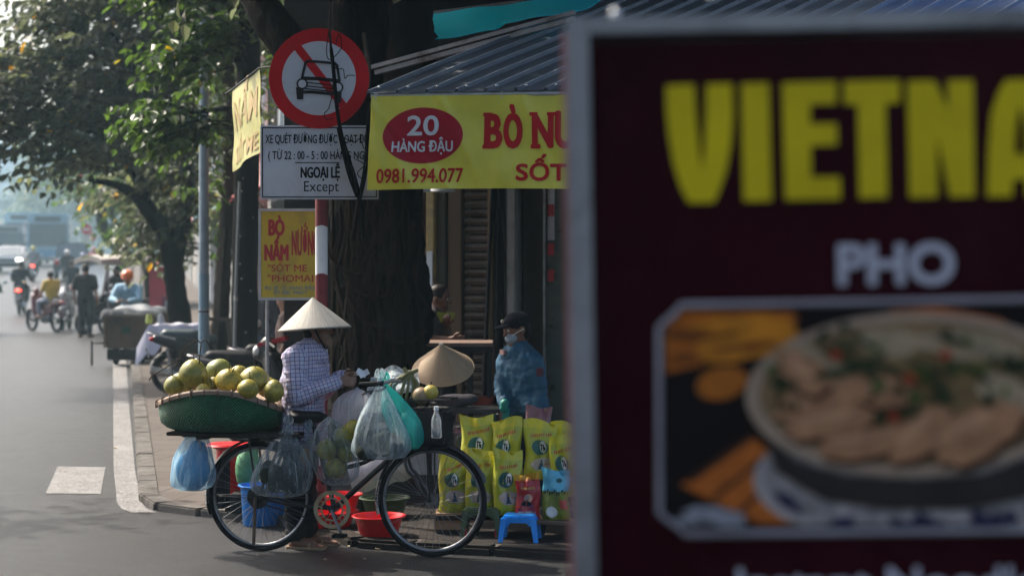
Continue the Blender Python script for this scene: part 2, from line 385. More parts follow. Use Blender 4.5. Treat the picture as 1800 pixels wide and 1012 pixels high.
# haze
o = MB().box((0, 191, 11), (300, 470, 26)).build('haze', None or M('unused_haze'), smooth=False); o.data.materials.clear()
m = bpy.data.materials.new('haze'); m.use_nodes = True; m.node_tree.nodes.clear(); nt = m.node_tree
pv = nd(nt, 'VolumePrincipled'); pv.inputs['Color'].default_value = (.58, .84, .97, 1); pv.inputs['Density'].default_value = .0011; pv.inputs['Anisotropy'].default_value = .25
nt.links.new(pv.outputs[0], nd(nt, 'OutputMaterial').inputs['Volume']); o.data.materials.append(m); struct(o, 'stuff')
bpy.data.materials.remove(MATS.pop('unused_haze'))
# ------------------------------------------------------------------ trees
def barkmat(name, c, dirt):
    if name in MATS: return MATS[name]
    m, nt, p, out = newmat(name); vec = stretch(nt, (1, 1, .22))
    n = noise(nt, 16, 8, .7, vec, .8); b = noise(nt, 2.2, 5, .6)
    col = mixcol(nt, ramp(nt, n, .35, .7), tuple(x * .4 for x in c), tuple(x * 1.4 for x in c)); col = mixcol(nt, ramp(nt, b, .5, .7), col, dirt)
    nt.links.new(col, p.inputs['Base Color']); p.inputs['Roughness'].default_value = .9; p.inputs['Specular IOR Level'].default_value = .05; bump(nt, n, p, 1, .05); MATS[name] = m; return m
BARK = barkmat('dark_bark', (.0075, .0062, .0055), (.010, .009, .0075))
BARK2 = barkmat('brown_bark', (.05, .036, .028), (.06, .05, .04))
def leaves(rng, tips, L=.12, Wd=.05, per=14, length=.7, droop=.35, spread=.9):
    """tips: list of (start, direction). Returns mesh arrays of folded leaves set along drooping twigs."""
    vs = []; fs = []
    for (p, d) in tips:
        d = V(d).normalized(); n = int(per * rng.uniform(.7, 1.3)); ln = length * rng.uniform(.6, 1.3)
        side = d.cross(V((0, 0, 1)))
        if side.length < .1: side = V((1, 0, 0))
        side.normalize()
        for k in range(n):
            t = (k + rng.random()) / n; q = V(p) + d * ln * t + V((0, 0, -droop * ln * t * t)) + V((rng.gauss(0, .03), rng.gauss(0, .03), rng.gauss(0, .03)))
            sg = 1 if k % 2 else -1
            ax = (d * rng.uniform(.1, .9) + side * sg * spread * rng.uniform(.5, 1) + V((rng.gauss(0, .25), rng.gauss(0, .25), -rng.uniform(.1, .9)))).normalized()
            nm = (V((0, 0, 1)) + V((rng.gauss(0, .45), rng.gauss(0, .45), 0))); b = ax.cross(nm)
            if b.length < .05: b = side
            b.normalize(); nm = b.cross(ax); l = L * rng.uniform(.7, 1.25); wd = Wd * rng.uniform(.7, 1.2); o = len(vs)
            f = nm * wd * .35
            vs += [q, q + ax * l * .35 + b * wd + f, q + ax * l * .72 + b * wd * .75 + f * .7, q + ax * l - nm * l * .12, q + ax * l * .72 - b * wd * .75 + f * .7, q + ax * l * .35 - b * wd + f]
            fs += [(o, o + 1, o + 2, o + 3), (o + 3, o + 4, o + 5, o)]
    me = bpy.data.meshes.new('leaves'); me.from_pydata([tuple(v) for v in vs], [], fs); me.update(); return me
def clump_tips(rng, clumps, n, dirs=None):
    """clumps: (centre, radius3). Twigs start inside, fan outward; returns tips and twig roots"""
    tips = []; tot = sum(c[1][0] * c[1][2] for c in clumps)
    for c, r in clumps:
        for _ in range(max(3, int(n * r[0] * r[2] / tot))):
            while 1:
                u = V((rng.uniform(-1, 1), rng.uniform(-1, 1), rng.uniform(-1, 1)))
                if u.length < 1: break
            p = V(c) + V((u.x * r[0], u.y * r[1], u.z * r[2]))
            d = V((u.x, u.y, u.z * .5 + .05)) + V((rng.gauss(0, .4), rng.gauss(0, .4), rng.gauss(0, .2)))
            if dirs is not None: d = d * .5 + V(dirs)
            tips.append((p, d))
    return tips
def limb(mb, pts, r0, r1, n=10, sub=6, rng=None, knot=.1):
    pp = spline(pts, sub); k = len(pp)
    rr = [lerp(r0, r1, i / (k - 1)) * (1 + (rng.uniform(-knot, knot) if rng else 0)) for i in range(k)]
    mb.tube(pp, rr, n)
def twigs(mb, tips, rng, share=.3, ln=.5, r=.006):
    for p, d in tips:
        if rng.random() < share:
            d = V(d).normalized(); mb.tube([V(p) - d * ln * .6, V(p) + d * ln * .3, V(p) + d * ln + V((0, 0, -.1))], [r, r * .8, r * .4], 4)
LEAF = leafmat('leaf_dark', (.066, .076, .046), .42, .5)
LEAF2 = leafmat('leaf_mid', (.048, .078, .022), .38)
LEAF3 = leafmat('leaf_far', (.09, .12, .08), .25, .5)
# --- spreading street tree over the left of the road
rng = random.Random(11)
T = thing('street_tree', 'broad leafy tree arching over the road behind the grey lamp pole, dark forked trunk', 'tree', G(322, 30, PAVE), 0, 'street trees along the pavement'); base = T.location.copy()
L = lambda px, py, Y: P(px, py, Y) - base
mb = MB()
limb(mb, [(0, 0, -.1), (-.03, 0, .6), L(308, 500, 30), L(300, 440, 30), L(280, 395, 29.8), L(255, 360, 29.5)], .21, .13, 12, 6, rng)
limb(mb, [L(305, 470, 30), L(318, 400, 30), L(330, 320, 30), L(325, 200, 30.3), L(330, 60, 30.5)], .15, .09, 10, 6, rng)
limb(mb, [L(262, 372, 29.6), L(225, 335, 29), L(190, 322, 28.5), L(160, 318, 28)], .11, .03, 9, 6, rng)
limb(mb, [L(258, 365, 29.5), L(245, 320, 29.5), L(225, 290, 29.2), L(200, 265, 29), L(140, 200, 28.5), L(70, 150, 28)], .12, .03, 9, 6, rng)
limb(mb, [L(250, 350, 29.5), L(270, 300, 30), L(300, 250, 30), L(310, 150, 30), L(270, 40, 30)], .10, .03, 9, 6, rng)
limb(mb, [L(215, 280, 29.2), L(230, 200, 29), L(235, 120, 29), L(180, 40, 29)], .07, .025, 8, 6, rng)
limb(mb, [L(235, 120, 29), L(150, 90, 28.5), L(60, 60, 28)], .05, .02, 8, 6, rng)
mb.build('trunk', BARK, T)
cl = []
for px, py, rx, rz, Y in [(75, 110, 38, 34, 28), (140, 60, 55, 45, 28.5), (215, 30, 75, 45, 29), (310, 30, 75, 50, 29.5), (380, 45, 45, 50, 29.5), (90, 140, 75, 38, 28), (190, 120, 80, 48, 28.5), (290, 120, 70, 50, 29), (365, 130, 45, 50, 29), (45, 195, 45, 34, 27.5), (120, 200, 60, 36, 28), (210, 200, 70, 40, 28.5), (300, 205, 60, 42, 29),
                          (60, 235, 30, 18, 27.5), (150, 255, 50, 30, 28), (230, 265, 55, 32, 28.5), (310, 285, 50, 36, 29.5), (165, 300, 28, 20, 28), (135, 318, 14, 14, 28), (385, 230, 40, 45, 29.5), (270, 330, 35, 28, 30.5), (165, -20, 70, 36, 28.5), (260, -40, 130, 40, 29), (30, 270, 18, 16, 27.6), (375, 330, 25, 60, 30.5), (305, 395, 32, 48, 30.6), (10, 175, 38, 40, 27), (8, 235, 26, 30, 27), (38, 135, 36, 26, 27.3), (12, 290, 16, 20, 27), (325, 420, 20, 45, 31.2)]:
    k = Y / F; cl.append((L(px, py, Y), (rx * k, 1.1, rz * k)))
tips = clump_tips(rng, cl, 930, (-.75, -.2, .12))
tw = MB(); twigs(tw, tips, rng, .4, .6, .012); tw.build('twigs', BARK2, T)
link('crown', leaves(rng, tips, .20, .052, 11, .85, .35), LEAF, T)
# --- big banyan on the corner: roots grown down the trunk, limbs past the signs, crown above the picture
rng = random.Random(5)
T = thing('banyan_tree', 'huge near black banyan trunk on the corner behind the round red sign, hung with roots', 'tree', G(664, 15.0, PAVE), 0, 'street trees along the pavement'); base = T.location.copy()
mb = MB()
def bulge(k): return 1 + .10 * math.sin(k * 3.1) + .06 * math.sin(k * 7)
limb(mb, [L(668, 860, 15), L(666, 740, 15), L(664, 640, 15), L(664, 540, 15), L(655, 430, 15), L(645, 330, 15), L(636, 220, 15), L(632, 100, 15), L(634, -40, 15), L(640, -200, 15)], .46, .19, 18, 8, rng, .05)
limb(mb, [L(690, 700, 14.9), L(692, 540, 14.9), L(690, 430, 14.9), L(690, 330, 14.9), L(700, 230, 14.8), L(722, 120, 14.6), L(722, 20, 14.6), L(700, -150, 14.6)], .30, .16, 14, 8, rng, .07)
limb(mb, [L(610, 760, 14.9), L(618, 600, 14.9), L(615, 470, 14.9), L(612, 330, 14.9), L(618, 200, 15), L(620, 50, 15)], .17, .12, 12, 8, rng, .08)
limb(mb, [L(630, 330, 15.1), L(585, 210, 15.2), L(520, 95, 15.4), L(465, 20, 15.6), L(425, -70, 15.8), L(330, -220, 15.6)], .20, .13, 12, 8, rng, .06)
limb(mb, [L(664, 400, 15), L(668, 250, 14.9), L(675, 110, 14.9), L(680, -50, 14.9)], .06, .05, 8, 8, rng)
limb(mb, [L(735, 600, 14.9), L(745, 560, 14.9), L(742, 500, 15), L(725, 430, 15)], .09, .07, 9, 6, rng, .2)
limb(mb, [L(718, 90, 14.7), L(745, 50, 14.7), L(760, 80, 14.7), L(745, 100, 14.7)], .06, .04, 8, 6, rng, .2)
for k in range(7):
    a = k / 7 * 6.28 + .3; mb.tube(spline([(.28 * math.cos(a), .28 * math.sin(a), .75), (.42 * math.cos(a), .4 * math.sin(a), .3), (.62 * math.cos(a), .55 * math.sin(a), -.03)], 5), [.12] * 4 + [.10] * 3 + [.07] * 4, 8)
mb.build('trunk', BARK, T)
RT = barkmat('root_bark', (.028, .021, .017), (.02, .016, .013))
mb = MB()
for k in range(46):
    x0 = rng.uniform(592, 742); y0 = rng.uniform(330, 420); pts = []
    for i in range(8):
        t = i / 7; x0 += rng.gauss(0, 9); u = (x0 - 667) / 95; d = math.sqrt(max(.05, 1 - u * u)) * .46
        pts.append(L(max(585, min(750, x0)), y0 + t * rng.uniform(260, 330), 14.98 - d))
    mb.tube(spline(pts, 4), [rng.uniform(.006, .026)] * (7 * 4 + 1), 5)
for ya, xa in ((560, 652), (590, 690), (510, 640), (470, 610)):
    mb.tube(spline([L(xa - 40, ya - 40, 14.55), L(xa - 15, ya, 14.48), L(xa + 25, ya + 12, 14.5), L(xa + 60, ya - 10, 14.58)], 6), .014, 6)
mb.build('surface_roots', RT, T)
mb = MB(); VY = 12.72
mb.tube(spline([L(581, -60, 14.4), L(581, 0, 13.4), L(580, 60, VY), L(586, 120, VY), L(592, 185, VY), L(600, 235, VY), L(615, 285, VY), L(630, 340, VY), L(640, 420, 13.4)], 8), [.009] * 20 + [.014] * 30 + [.016] * 15, 7)
mb.tube(spline([L(640, 60, 14.2), L(650, 140, 13), L(648, 220, VY), L(642, 300, VY), L(632, 350, 12.9), L(620, 420, 13.6)], 8), .018, 7)
mb.tube(spline([L(595, 225, VY), L(612, 300, VY), L(628, 345, VY)], 8), .016, 6)
mb.tube(spline([L(652, 170, 12.9), L(658, 240, 12.75), L(655, 330, 12.75)], 8), .015, 6)
for pts in ([(578, 55), (574, 90), (580, 105), (600, 85), (596, 60), (590, 80)], [(584, 90), (590, 120), (603, 122), (606, 138), (612, 133), (624, 133)], [(586, 160), (578, 190), (570, 200), (574, 210), (586, 208)], [(600, 240), (622, 250), (632, 245), (640, 262)], [(625, 280), (640, 290), (628, 305), (640, 318)]):
    mb.tube(spline([L(x, y, VY - .01) for x, y in pts], 8), .0035, 5)
mb.build('aerial_roots', BARK, T)
cl = []
for x, y, z, r in [(-1.9, 14.6, 5.3, 1.1), (-.6, 14, 5.4, 1.3), (.8, 14.2, 5.6, 1.3), (-1.2, 15.8, 5.9, 1.4), (.2, 16, 6.4, 1.5), (-.4, 13.0, 5.9, 1.2), (1.6, 13.4, 6.2, 1.3), (-1.9, 16.6, 6.6, 1.2), (-2.0, 13.4, 5.9, .9), (-.5, 15, 7.3, 1.6), (2.3, 14.6, 6.6, 1.3)]:
    cl.append((V((x, y, z)) - base, (r, r, r * .6)))
tips = clump_tips(rng, cl, 1300)
bm_ = MB()
for c, r in cl: limb(bm_, [L(636, -150, 15), lerp(L(636, -150, 15), c, .5) + V((0, 0, .2)), c], .09, .03, 7, 5, rng)
bm_.build('branches', BARK, T)
link('crown', leaves(rng, tips, .15, .045, 16, .7, .3), LEAF, T)
# --- dark trunk with fairy lights on the pavement
rng = random.Random(9)
T = thing('street_tree', 'straight dark trunk dotted with tiny white string lights, left of the yellow board', 'tree', G(430, 22.6, PAVE), 0, 'street trees along the pavement'); base = T.location.copy()
mb = MB(); limb(mb, [(0, 0, -.1), (0, 0, .4), L(430, 520, 22.6), L(432, 400, 22.6), L(434, 280, 22.6), L(438, 150, 22.6), L(434, 20, 22.6), L(430, -90, 22.6)], .175, .14, 14, 7, rng, .04)
limb(mb, [L(434, 130, 22.6), L(400, 60, 22.2), L(350, -30, 22)], .10, .05, 9, 6, rng)
limb(mb, [L(436, 60, 22.6), L(480, -40, 22.4), L(520, -120, 22)], .10, .05, 9, 6, rng)
mb.build('trunk', BARK, T)
cl = []
for px, py, rx, rz, Y in [(330, 215, 45, 30, 21), (300, 205, 38, 22, 20.8), (365, 225, 40, 32, 21.2), (320, 90, 30, 20, 21), (355, 110, 40, 24, 21.3), (390, 60, 50, 45, 21.6), (420, -30, 90, 35, 22), (330, -40, 60, 35, 21.6), (520, 40, 40, 28, 23.5), (500, 95, 28, 20, 24)]:
    k = Y / F; cl.append((L(px, py, Y), (rx * k, .5, rz * k)))
tips = clump_tips(rng, cl, 300, (-.6, -.3, .0)); tw = MB(); twigs(tw, tips, rng, .5, .5, .008)
limb(tw, [L(434, 200, 22.6), L(405, 190, 22), L(365, 195, 21.4), L(320, 200, 21)], .05, .015, 7, 6, rng)
limb(tw, [L(434, 120, 22.6), L(395, 95, 22), L(350, 95, 21.4), L(310, 90, 21)], .05, .012, 7, 6, rng); tw.build('twigs', BARK, T)
link('crown', leaves(rng, tips, .15, .045, 10, .5, .35), LEAF2, T)
mb = MB()
for k in range(16):
    a = rng.uniform(-2.6, -.5); z = .75 + k * .17 + rng.uniform(-.05, .05); r = .172 - z * .008
    mb.ball((r * math.cos(a) + .01, r * math.sin(a), z), .008, nu=6, nv=4)
mb.build('string_lights', M('tiny_bulb', (.85, .88, .9), .3), T)
# --- pale propped trunk just left of it
T = thing('street_tree', 'slim brown trunk propped by a wooden frame, left of the trunk with lights', 'tree', G(388, 25, PAVE), 0, 'street trees along the pavement'); base = T.location.copy()
mb = MB(); limb(mb, [L(380, 690, 25), L(382, 640, 25), L(388, 560, 25), L(392, 480, 25), L(397, 400, 25), L(405, 300, 25), L(408, 200, 25), L(398, 90, 25), L(405, -60, 25)], .13, .085, 12, 6, rng, .1)
mb.build('trunk', BARK2, T)
mb = MB(); W1 = M('weathered_timber', (.10, .07, .05), .85, .4, 6, st=(1, 1, .2))
for a, b in (((357, 560), (420, 562)), ((357, 625), (420, 622))): mb.bar(L(*a, 24.8), L(*b, 24.8), .05)
for a, b in (((372, 700), (392, 400)), ((418, 700), (400, 560))): mb.bar(L(*a, 24.85), L(*b, 24.85), .06)
mb.build('tree_prop', W1, T)
tips = clump_tips(rng, [(L(400, 40, 25), (.6, .5, .4)), (L(395, 330, 25), (.12, .3, .35)), (L(390, 180, 25), (.3, .4, .5))], 120); link('crown', leaves(rng, tips, .12, .04, 12, .5), LEAF2, T)
# --- curved tree further up the street and its neighbours
def tree(label, px, Y, trunk, r0, r1, clumps, n, L_, mat, bark=BARK2, seed=1, per=12, dep=1.5):
    rng = random.Random(seed); T = thing('street_tree', label, 'tree', G(px, Y), 0, 'street trees along the pavement'); b = T.location.copy(); mb = MB()
    q = lambda x, y, yy=Y: P(x, y, yy) - b
    for pts, a, c in trunk: limb(mb, [q(*p) for p in pts], a, c, 9, 6, rng)
    mb.build('trunk', bark, T); cl = [(q(x, y, Y + dy), (rx * Y / F, dep, rz * Y / F)) for x, y, rx, rz, dy in clumps]
    tips = clump_tips(rng, cl, n); link('crown', leaves(rng, tips, L_, L_ * .36, per, L_ * 5), mat, T); return T
tree('bent grey trunk curving left then up beyond the three wheeler', 222, 62, [([(224, 470), (212, 442), (192, 422), (180, 395), (178, 365), (186, 335), (180, 300)], .22, .14), ([(228, 440), (205, 400), (196, 360), (205, 310)], .10, .07)], 0, 0, [(190, 320, 40, 35, 0), (230, 350, 30, 40, 1), (170, 290, 50, 30, 0), (245, 400, 14, 35, -1)], 260, .2, LEAF2, seed=21)
tree('tall tree with hanging yellow green sprays beside the red stall', 262, 46, [([(262, 600), (262, 500), (255, 420), (250, 350), (250, 250)], .16, .1)], 0, 0, [(225, 400, 16, 26, 0), (250, 330, 45, 35, 0), (280, 360, 30, 40, 1), (230, 300, 40, 30, 0), (200, 350, 14, 25, 0), (300, 330, 40, 60, 2), (345, 380, 30, 60, 2)], 420, .16, LEAF2, seed=22)
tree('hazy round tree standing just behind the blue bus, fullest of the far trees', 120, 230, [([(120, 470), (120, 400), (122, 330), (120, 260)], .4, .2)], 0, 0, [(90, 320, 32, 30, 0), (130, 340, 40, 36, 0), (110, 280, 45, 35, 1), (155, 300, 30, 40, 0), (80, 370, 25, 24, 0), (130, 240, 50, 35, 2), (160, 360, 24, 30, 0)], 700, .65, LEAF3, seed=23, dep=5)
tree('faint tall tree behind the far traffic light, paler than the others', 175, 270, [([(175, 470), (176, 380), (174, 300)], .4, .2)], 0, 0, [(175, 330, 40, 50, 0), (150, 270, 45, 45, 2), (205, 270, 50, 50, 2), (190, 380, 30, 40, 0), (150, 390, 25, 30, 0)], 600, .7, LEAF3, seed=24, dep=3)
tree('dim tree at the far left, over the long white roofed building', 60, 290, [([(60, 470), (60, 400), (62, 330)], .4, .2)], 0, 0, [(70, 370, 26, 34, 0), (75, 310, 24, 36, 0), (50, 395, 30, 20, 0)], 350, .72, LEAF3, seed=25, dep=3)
# --- unseen left roadside tree: leaf shadow on the road, crown extended to shade near air
rng = random.Random(31); T = thing('street_tree', 'unseen leafy tree at the left roadside, its shadow on the asphalt, crown extended for shade', 'tree', (-8.6, 10.5, 0), 0, 'street trees along the pavement'); base = T.location.copy()
mb = MB(); limb(mb, [(0, 0, -.1), (.1, 0, 1.5), (.4, 0, 3.2), (1.2, -.4, 4.8)], .24, .16, 12, 6, rng)
cl = [(V(c) - base, (r, r, r * .55)) for *c, r in [(-5.5, 8, 5.8, 1.4), (-3.6, 9.5, 6, 1.4), (-2.2, 11, 6.2, 1.3), (-4.4, 11.4, 6.2, 1.3), (-2.8, 7.6, 6, 1.2), (-6.4, 10.5, 6.4, 1.4), (-1.4, 9.2, 6.4, 1.1), (-3.6, 5.6, 6, 1.3), (-4.2, 3.6, 6, 1.3), (-2.4, 4.6, 6.2, 1.2), (-3.4, 1.9, 6, 1.3), (-1.6, 6.6, 6.4, 1.1), (-7.9, 16.5, 6.1, .55)]]
for c, r in cl: limb(mb, [(1.2, -.4, 4.8), lerp(V((1.2, -.4, 4.8)), c, .5) + V((0, 0, .3)), c], .10, .03, 7, 5, rng)
mb.build('trunk', BARK2, T); tips = clump_tips(rng, cl, 1500); link('crown', leaves(rng, tips, .16, .05, 14, .7), LEAF, T)
# ------------------------------------------------------------------ buildings
GLASS = M('dark_glass', (.03, .04, .045), .12, .3, 3, spec=.6)
def shophouse(label, p0, p1, h, c, door, seed, storeys=3, bays=2, awn=None):
    rng = random.Random(seed); p0 = V(p0); p1 = V(p1); d = p1 - p0; L = d.length; rz = math.atan2(d.y, d.x)
    T = thing('shophouse', label, 'building', (p0.x, p0.y, gz(p0.y)), rz, 'shophouses along the main street')
    wl = M('plaster_%d' % seed, c, .85, .25, 1.2, bmp=.15, dirt=tuple(x * .5 for x in c)); mb = MB()
    mb.box((L / 2, -3.5, h / 2), (L - .02, 7, h)); mb.box((L / 2, .10, h - .15), (L - .04, .26, .22)); mb.box((L / 2, .06, 3.35), (L - .04, .18, .16)); mb.build('wall', wl, T, bevel=.01)
    mb = MB(); dm = M('shutter_%d' % seed, door, .55, .2, 5)
    for k in range(int(2.6 / .1)): mb.box((L / 2, .035 + .008 * (k % 2), .1 + k * .1), (L * .8, .03, .097))
    mb.build('shutter', dm, T, smooth=False)
    if awn:
        mb = MB(); mb.sheet(lambda u, v, w_: (u * L * .94 + .03 * L, .12 + v * 1.5, 3.2 - v * .55 - .03 * math.sin(u * 22) * v + w_), 24, 4, .02); mb.build('awning', M('awn_%d' % seed, awn, .7, .2), T)
    sh = (h - 3.6) / storeys
    for s in range(storeys):
        for b in range(bays):
            x = L * (b + .5) / bays; z = 3.75 + sh * (s + .45); ww, wh = L / bays * .55, sh * .6
            f = MB()
            f.box((x - ww / 2, .04, z), (.07, .09, wh + .07)); f.box((x + ww / 2, .04, z), (.07, .09, wh + .07)); f.box((x, .042, z + wh / 2), (ww - .07, .09, .07)); f.box((x, .05, z - wh / 2), (ww - .07, .12, .07)); f.box((x, .035, z), (.04, .07, wh - .08))
            fo = f.build('window', WHITEP if rng.random() < .5 else W1, T, smooth=False)
            MB().box((x, .012, z), (ww - .06, .02, wh - .06)).build('pane', GLASS, fo, smooth=False)
    if rng.random() < .7:
        mb = MB(); mb.box((L / 2, .5, 3.75 + sh), (L * .8, .9, .1))
        for k in range(int(L * .8 / .14)): mb.box((L * .1 + .05 + k * .14, .92, 4.25 + sh), (.02, .02, .9))
        mb.box((L / 2, .92, 4.72 + sh), (L * .8, .04, .05)); mb.build('balcony', M('balcony_iron', (.12, .13, .13), .6), T, smooth=False)
    return T
fx = lambda Y: kx(Y) + 2.9
segs = [(19.0, 23.5, 11, (.42, .27, .25), (.16, .13, .12), None), (23.5, 28, 9.5, (.50, .36, .30), (.30, .12, .13), (.45, .10, .10)), (28, 33, 12, (.45, .42, .36), (.10, .16, .17), None), (33, 39, 10, (.38, .40, .40), (.20, .20, .21), (.10, .25, .30)),
        (39, 46, 13, (.50, .30, .28), (.25, .08, .08), (.45, .08, .08)), (46, 55, 11, (.46, .44, .40), (.2, .2, .2), None), (55, 66, 14, (.40, .36, .30), (.12, .14, .2), (.12, .2, .4)), (66, 80, 12, (.44, .46, .46), (.2, .2, .2), None), (80, 98, 13, (.5, .45, .4), (.2, .2, .2), None), (98, 125, 14, (.42, .42, .44), (.2, .2, .2), None)]
wd = ['pink plastered shophouse nearest the corner, behind the yellow board', 'salmon shophouse with a red awning, second from the corner along the street', 'cream shophouse with dark green shutter behind the pale propped trunk', 'grey shophouse with teal awning behind the lamp pole', 'tall pink shophouse with red awning behind the red stall', 'pale shophouse behind the curved tree, with no awning',
      'tall tan shophouse with blue awning, far up the street', 'pale blue grey shophouse far up the street before the no entry signs', 'beige shophouse in the haze beyond the no entry signs', 'last grey shophouse of the row, faintest in the haze']
for k, (a, b, h, c, d, aw) in enumerate(segs): shophouse(wd[k], (fx(a), a, 0), (fx(b), b, 0), h, c, d, 40 + k, 3 if h > 10 else 2, 2, aw)
# wait-line across the far end: hazy buildings
def far_block(name, label, px0, px1, Y, dpt, h, c, floors):
    x0, x1 = (px0 - 900) * Y / F, (px1 - 900) * Y / F; T = thing(name, label, 'building', ((x0 + x1) / 2, Y, gz(Y))); W_ = x1 - x0
    wl = M(name + str(int(Y)), c, .85, .2, .6); MB().box((0, dpt / 2, h / 2), (W_, dpt, h)).build('wall', wl, T, smooth=False)
    return T, W_
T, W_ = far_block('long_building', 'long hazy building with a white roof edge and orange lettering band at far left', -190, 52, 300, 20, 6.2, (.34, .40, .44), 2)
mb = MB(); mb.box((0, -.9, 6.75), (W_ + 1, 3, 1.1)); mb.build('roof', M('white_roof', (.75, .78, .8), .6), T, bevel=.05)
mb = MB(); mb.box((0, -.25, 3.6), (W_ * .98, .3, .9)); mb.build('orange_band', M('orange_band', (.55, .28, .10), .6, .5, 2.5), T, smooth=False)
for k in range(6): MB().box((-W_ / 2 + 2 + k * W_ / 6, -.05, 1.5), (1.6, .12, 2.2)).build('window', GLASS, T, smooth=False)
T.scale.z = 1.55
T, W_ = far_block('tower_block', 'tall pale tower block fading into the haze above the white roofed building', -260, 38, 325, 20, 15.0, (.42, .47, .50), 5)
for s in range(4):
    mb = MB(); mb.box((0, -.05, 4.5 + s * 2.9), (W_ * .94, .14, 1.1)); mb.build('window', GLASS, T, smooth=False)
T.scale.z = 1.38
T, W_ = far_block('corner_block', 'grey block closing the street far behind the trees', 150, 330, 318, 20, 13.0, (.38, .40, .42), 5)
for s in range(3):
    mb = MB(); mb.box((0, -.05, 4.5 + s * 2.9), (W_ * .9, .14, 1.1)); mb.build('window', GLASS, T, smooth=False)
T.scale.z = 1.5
# ---- corner shop: its front stands under the metal awning
e = V((.97, -.243, 0)); A = V((-.70, 17.1, 0)); rz = math.atan2(e.y, e.x)
T = thing('corner_shop', 'dark corner shop front with roller shutter and columns behind the stall', 'building', (A.x, A.y, PAVE), rz)
def U(px):          # distance along the shop front at photo column px
    k = (px - 900) / F; return (k * A.y - A.x) / (e.x - k * e.y)
def front(mb, px0, px1, z0, z1, y0, y1):
    a, b = U(px0), U(px1); mb.box(((a + b) / 2, -(y0 + y1) / 2, (z0 + z1) / 2), (b - a, abs(y1 - y0), z1 - z0)); return mb
Dw = M('shop_dark_wall', (.018, .014, .013), .85, .4, 3, bmp=.2); mb = MB()
front(mb, 735, 1500, 0, 12, -7, -.3); mb.box((U(735) - 1.0, 3.6, 6.0), (1.0, 6.4, 12)); mb.build('wall', Dw, T)
Yp = M('yellow_column_paint', (.50, .38, .16), .7, .3, 4, dirt=(.2, .15, .1)); mb = MB(); front(mb, 755, 770, 0, 3, -.28, .12); mb.build('column', Yp, T, bevel=.01)
mb = MB(); front(mb, 757, 767, 1.35, 1.9, .124, .135); mb.build('poster', M('paper', (.72, .76, .8), .7, .1), T, smooth=False)
mb = MB(); front(mb, 771, 786, 0, 3, -.25, .06); mb.build('column', M('olive_column', (.09, .08, .05), .7), T, bevel=.01)
mb = MB(); front(mb, 790, 814, 0, 3, -.28, .05); mb.build('wood_panel', M('brown_panel', (.13, .075, .035), .6, .4, 5, st=(1, 1, .15)), T, bevel=.008)
mb = MB(); Sh = M('shutter_slats', (.17, .13, .105), .65, .35, 4, dirt=(.07, .05, .04))
a, b = U(817), U(861)
for k in range(34): mb.add([(a, .02, .3 + k * .08), (b, .02, .3 + k * .08), (b, -.03, .34 + k * .08), (a, -.03, .34 + k * .08), (a, .02, .372 + k * .08), (b, .02, .372 + k * .08)], [(0, 1, 2, 3), (3, 2, 5, 4)])
mb.build('roller_shutter', Sh, T, smooth=False)
mb = MB(); front(mb, 862, 872, 0, 3, -.2, .12); mb.build('column', M('tan_column', (.22, .14, .07), .7), T, bevel=.01)
mb = MB(); a, b = U(872), U(896); mb.sheet(lambda u, v, w_: (lerp(a, b, u) - .12 * (1 - v) * (1 - u), -.1 - .05 * math.sin(u * 14) - w_, .5 + v * 2.5), 16, 6, .01); mb.build('hanging_cloth', M('dark_cloth', (.035, .03, .032), .9), T)
mb = MB(); front(mb, 897, 914, 0, 3, -.2, .16); mb.build('column', M('pale_column', (.26, .25, .24), .75, .3, 3, dirt=(.1, .09, .08)), T, bevel=.012)
mb = MB(); front(mb, 918, 956, 0, 3, -.25, -.02); mb.build('wood_panel', M('dark_panel', (.05, .036, .03), .6), T, bevel=.01)
mb = MB(); front(mb, 960, 1010, 0.05, 3, -.2, .02); fo = mb.build('door', M('green_glass_door', (.055, .075, .07), .3, .3), T, bevel=.01)
mb = MB(); front(mb, 957, 961, 0, 3, -.2, .06); mb.build('door_frame', STEEL, fo, smooth=False)
mb = MB(); front(mb, 964, 976, 2.0, 2.62, .025, .032); mb.build('sticker', M('paper2', (.5, .5, .55), .6), fo, smooth=False)
mb = MB()
for z in (1.86, 2.22, 1.62): mb = MB(); front(mb, 964.5, 975.5, z, z + .11, .034, .040); mb.build('sticker', M('red_sticker', (.42, .03, .04), .5), fo, smooth=False)
mb = MB(); front(mb, 700, 1000, 3.0, 3.16, -.3, .2); mb.build('lintel', M('pale_beam', (.25, .21, .17), .8), T, bevel=.01)
mb = MB(); front(mb, 660, 980, 4.4, 8, -.25, .05); mb.build('upper_cladding', M('maroon_cladding', (.075, .018, .024), .7), T)
mb = MB(); front(mb, 655, 712, 3.9, 8, .06, .2); mb.build('panel', M('pinkish_panel', (.38, .22, .17), .75, .2, 2), T)
# lamp dishes under the lintel
for px in (738, 775):
    o = MB().lathe([(.015, .12), (.02, .05), (.11, .02), (.13, -.02), (0, -.03)], n=20).build('ceiling_lamp', M('milk_glass', (.55, .55, .56), .4)); o.location = P(px, 333, 16.3)
    tag(o, 'unlit white dish lamp under the shop lintel, ' + ('left one near the tree' if px < 750 else 'right one above the yellow column'), 'lamp', 'dish lamps under the lintel')
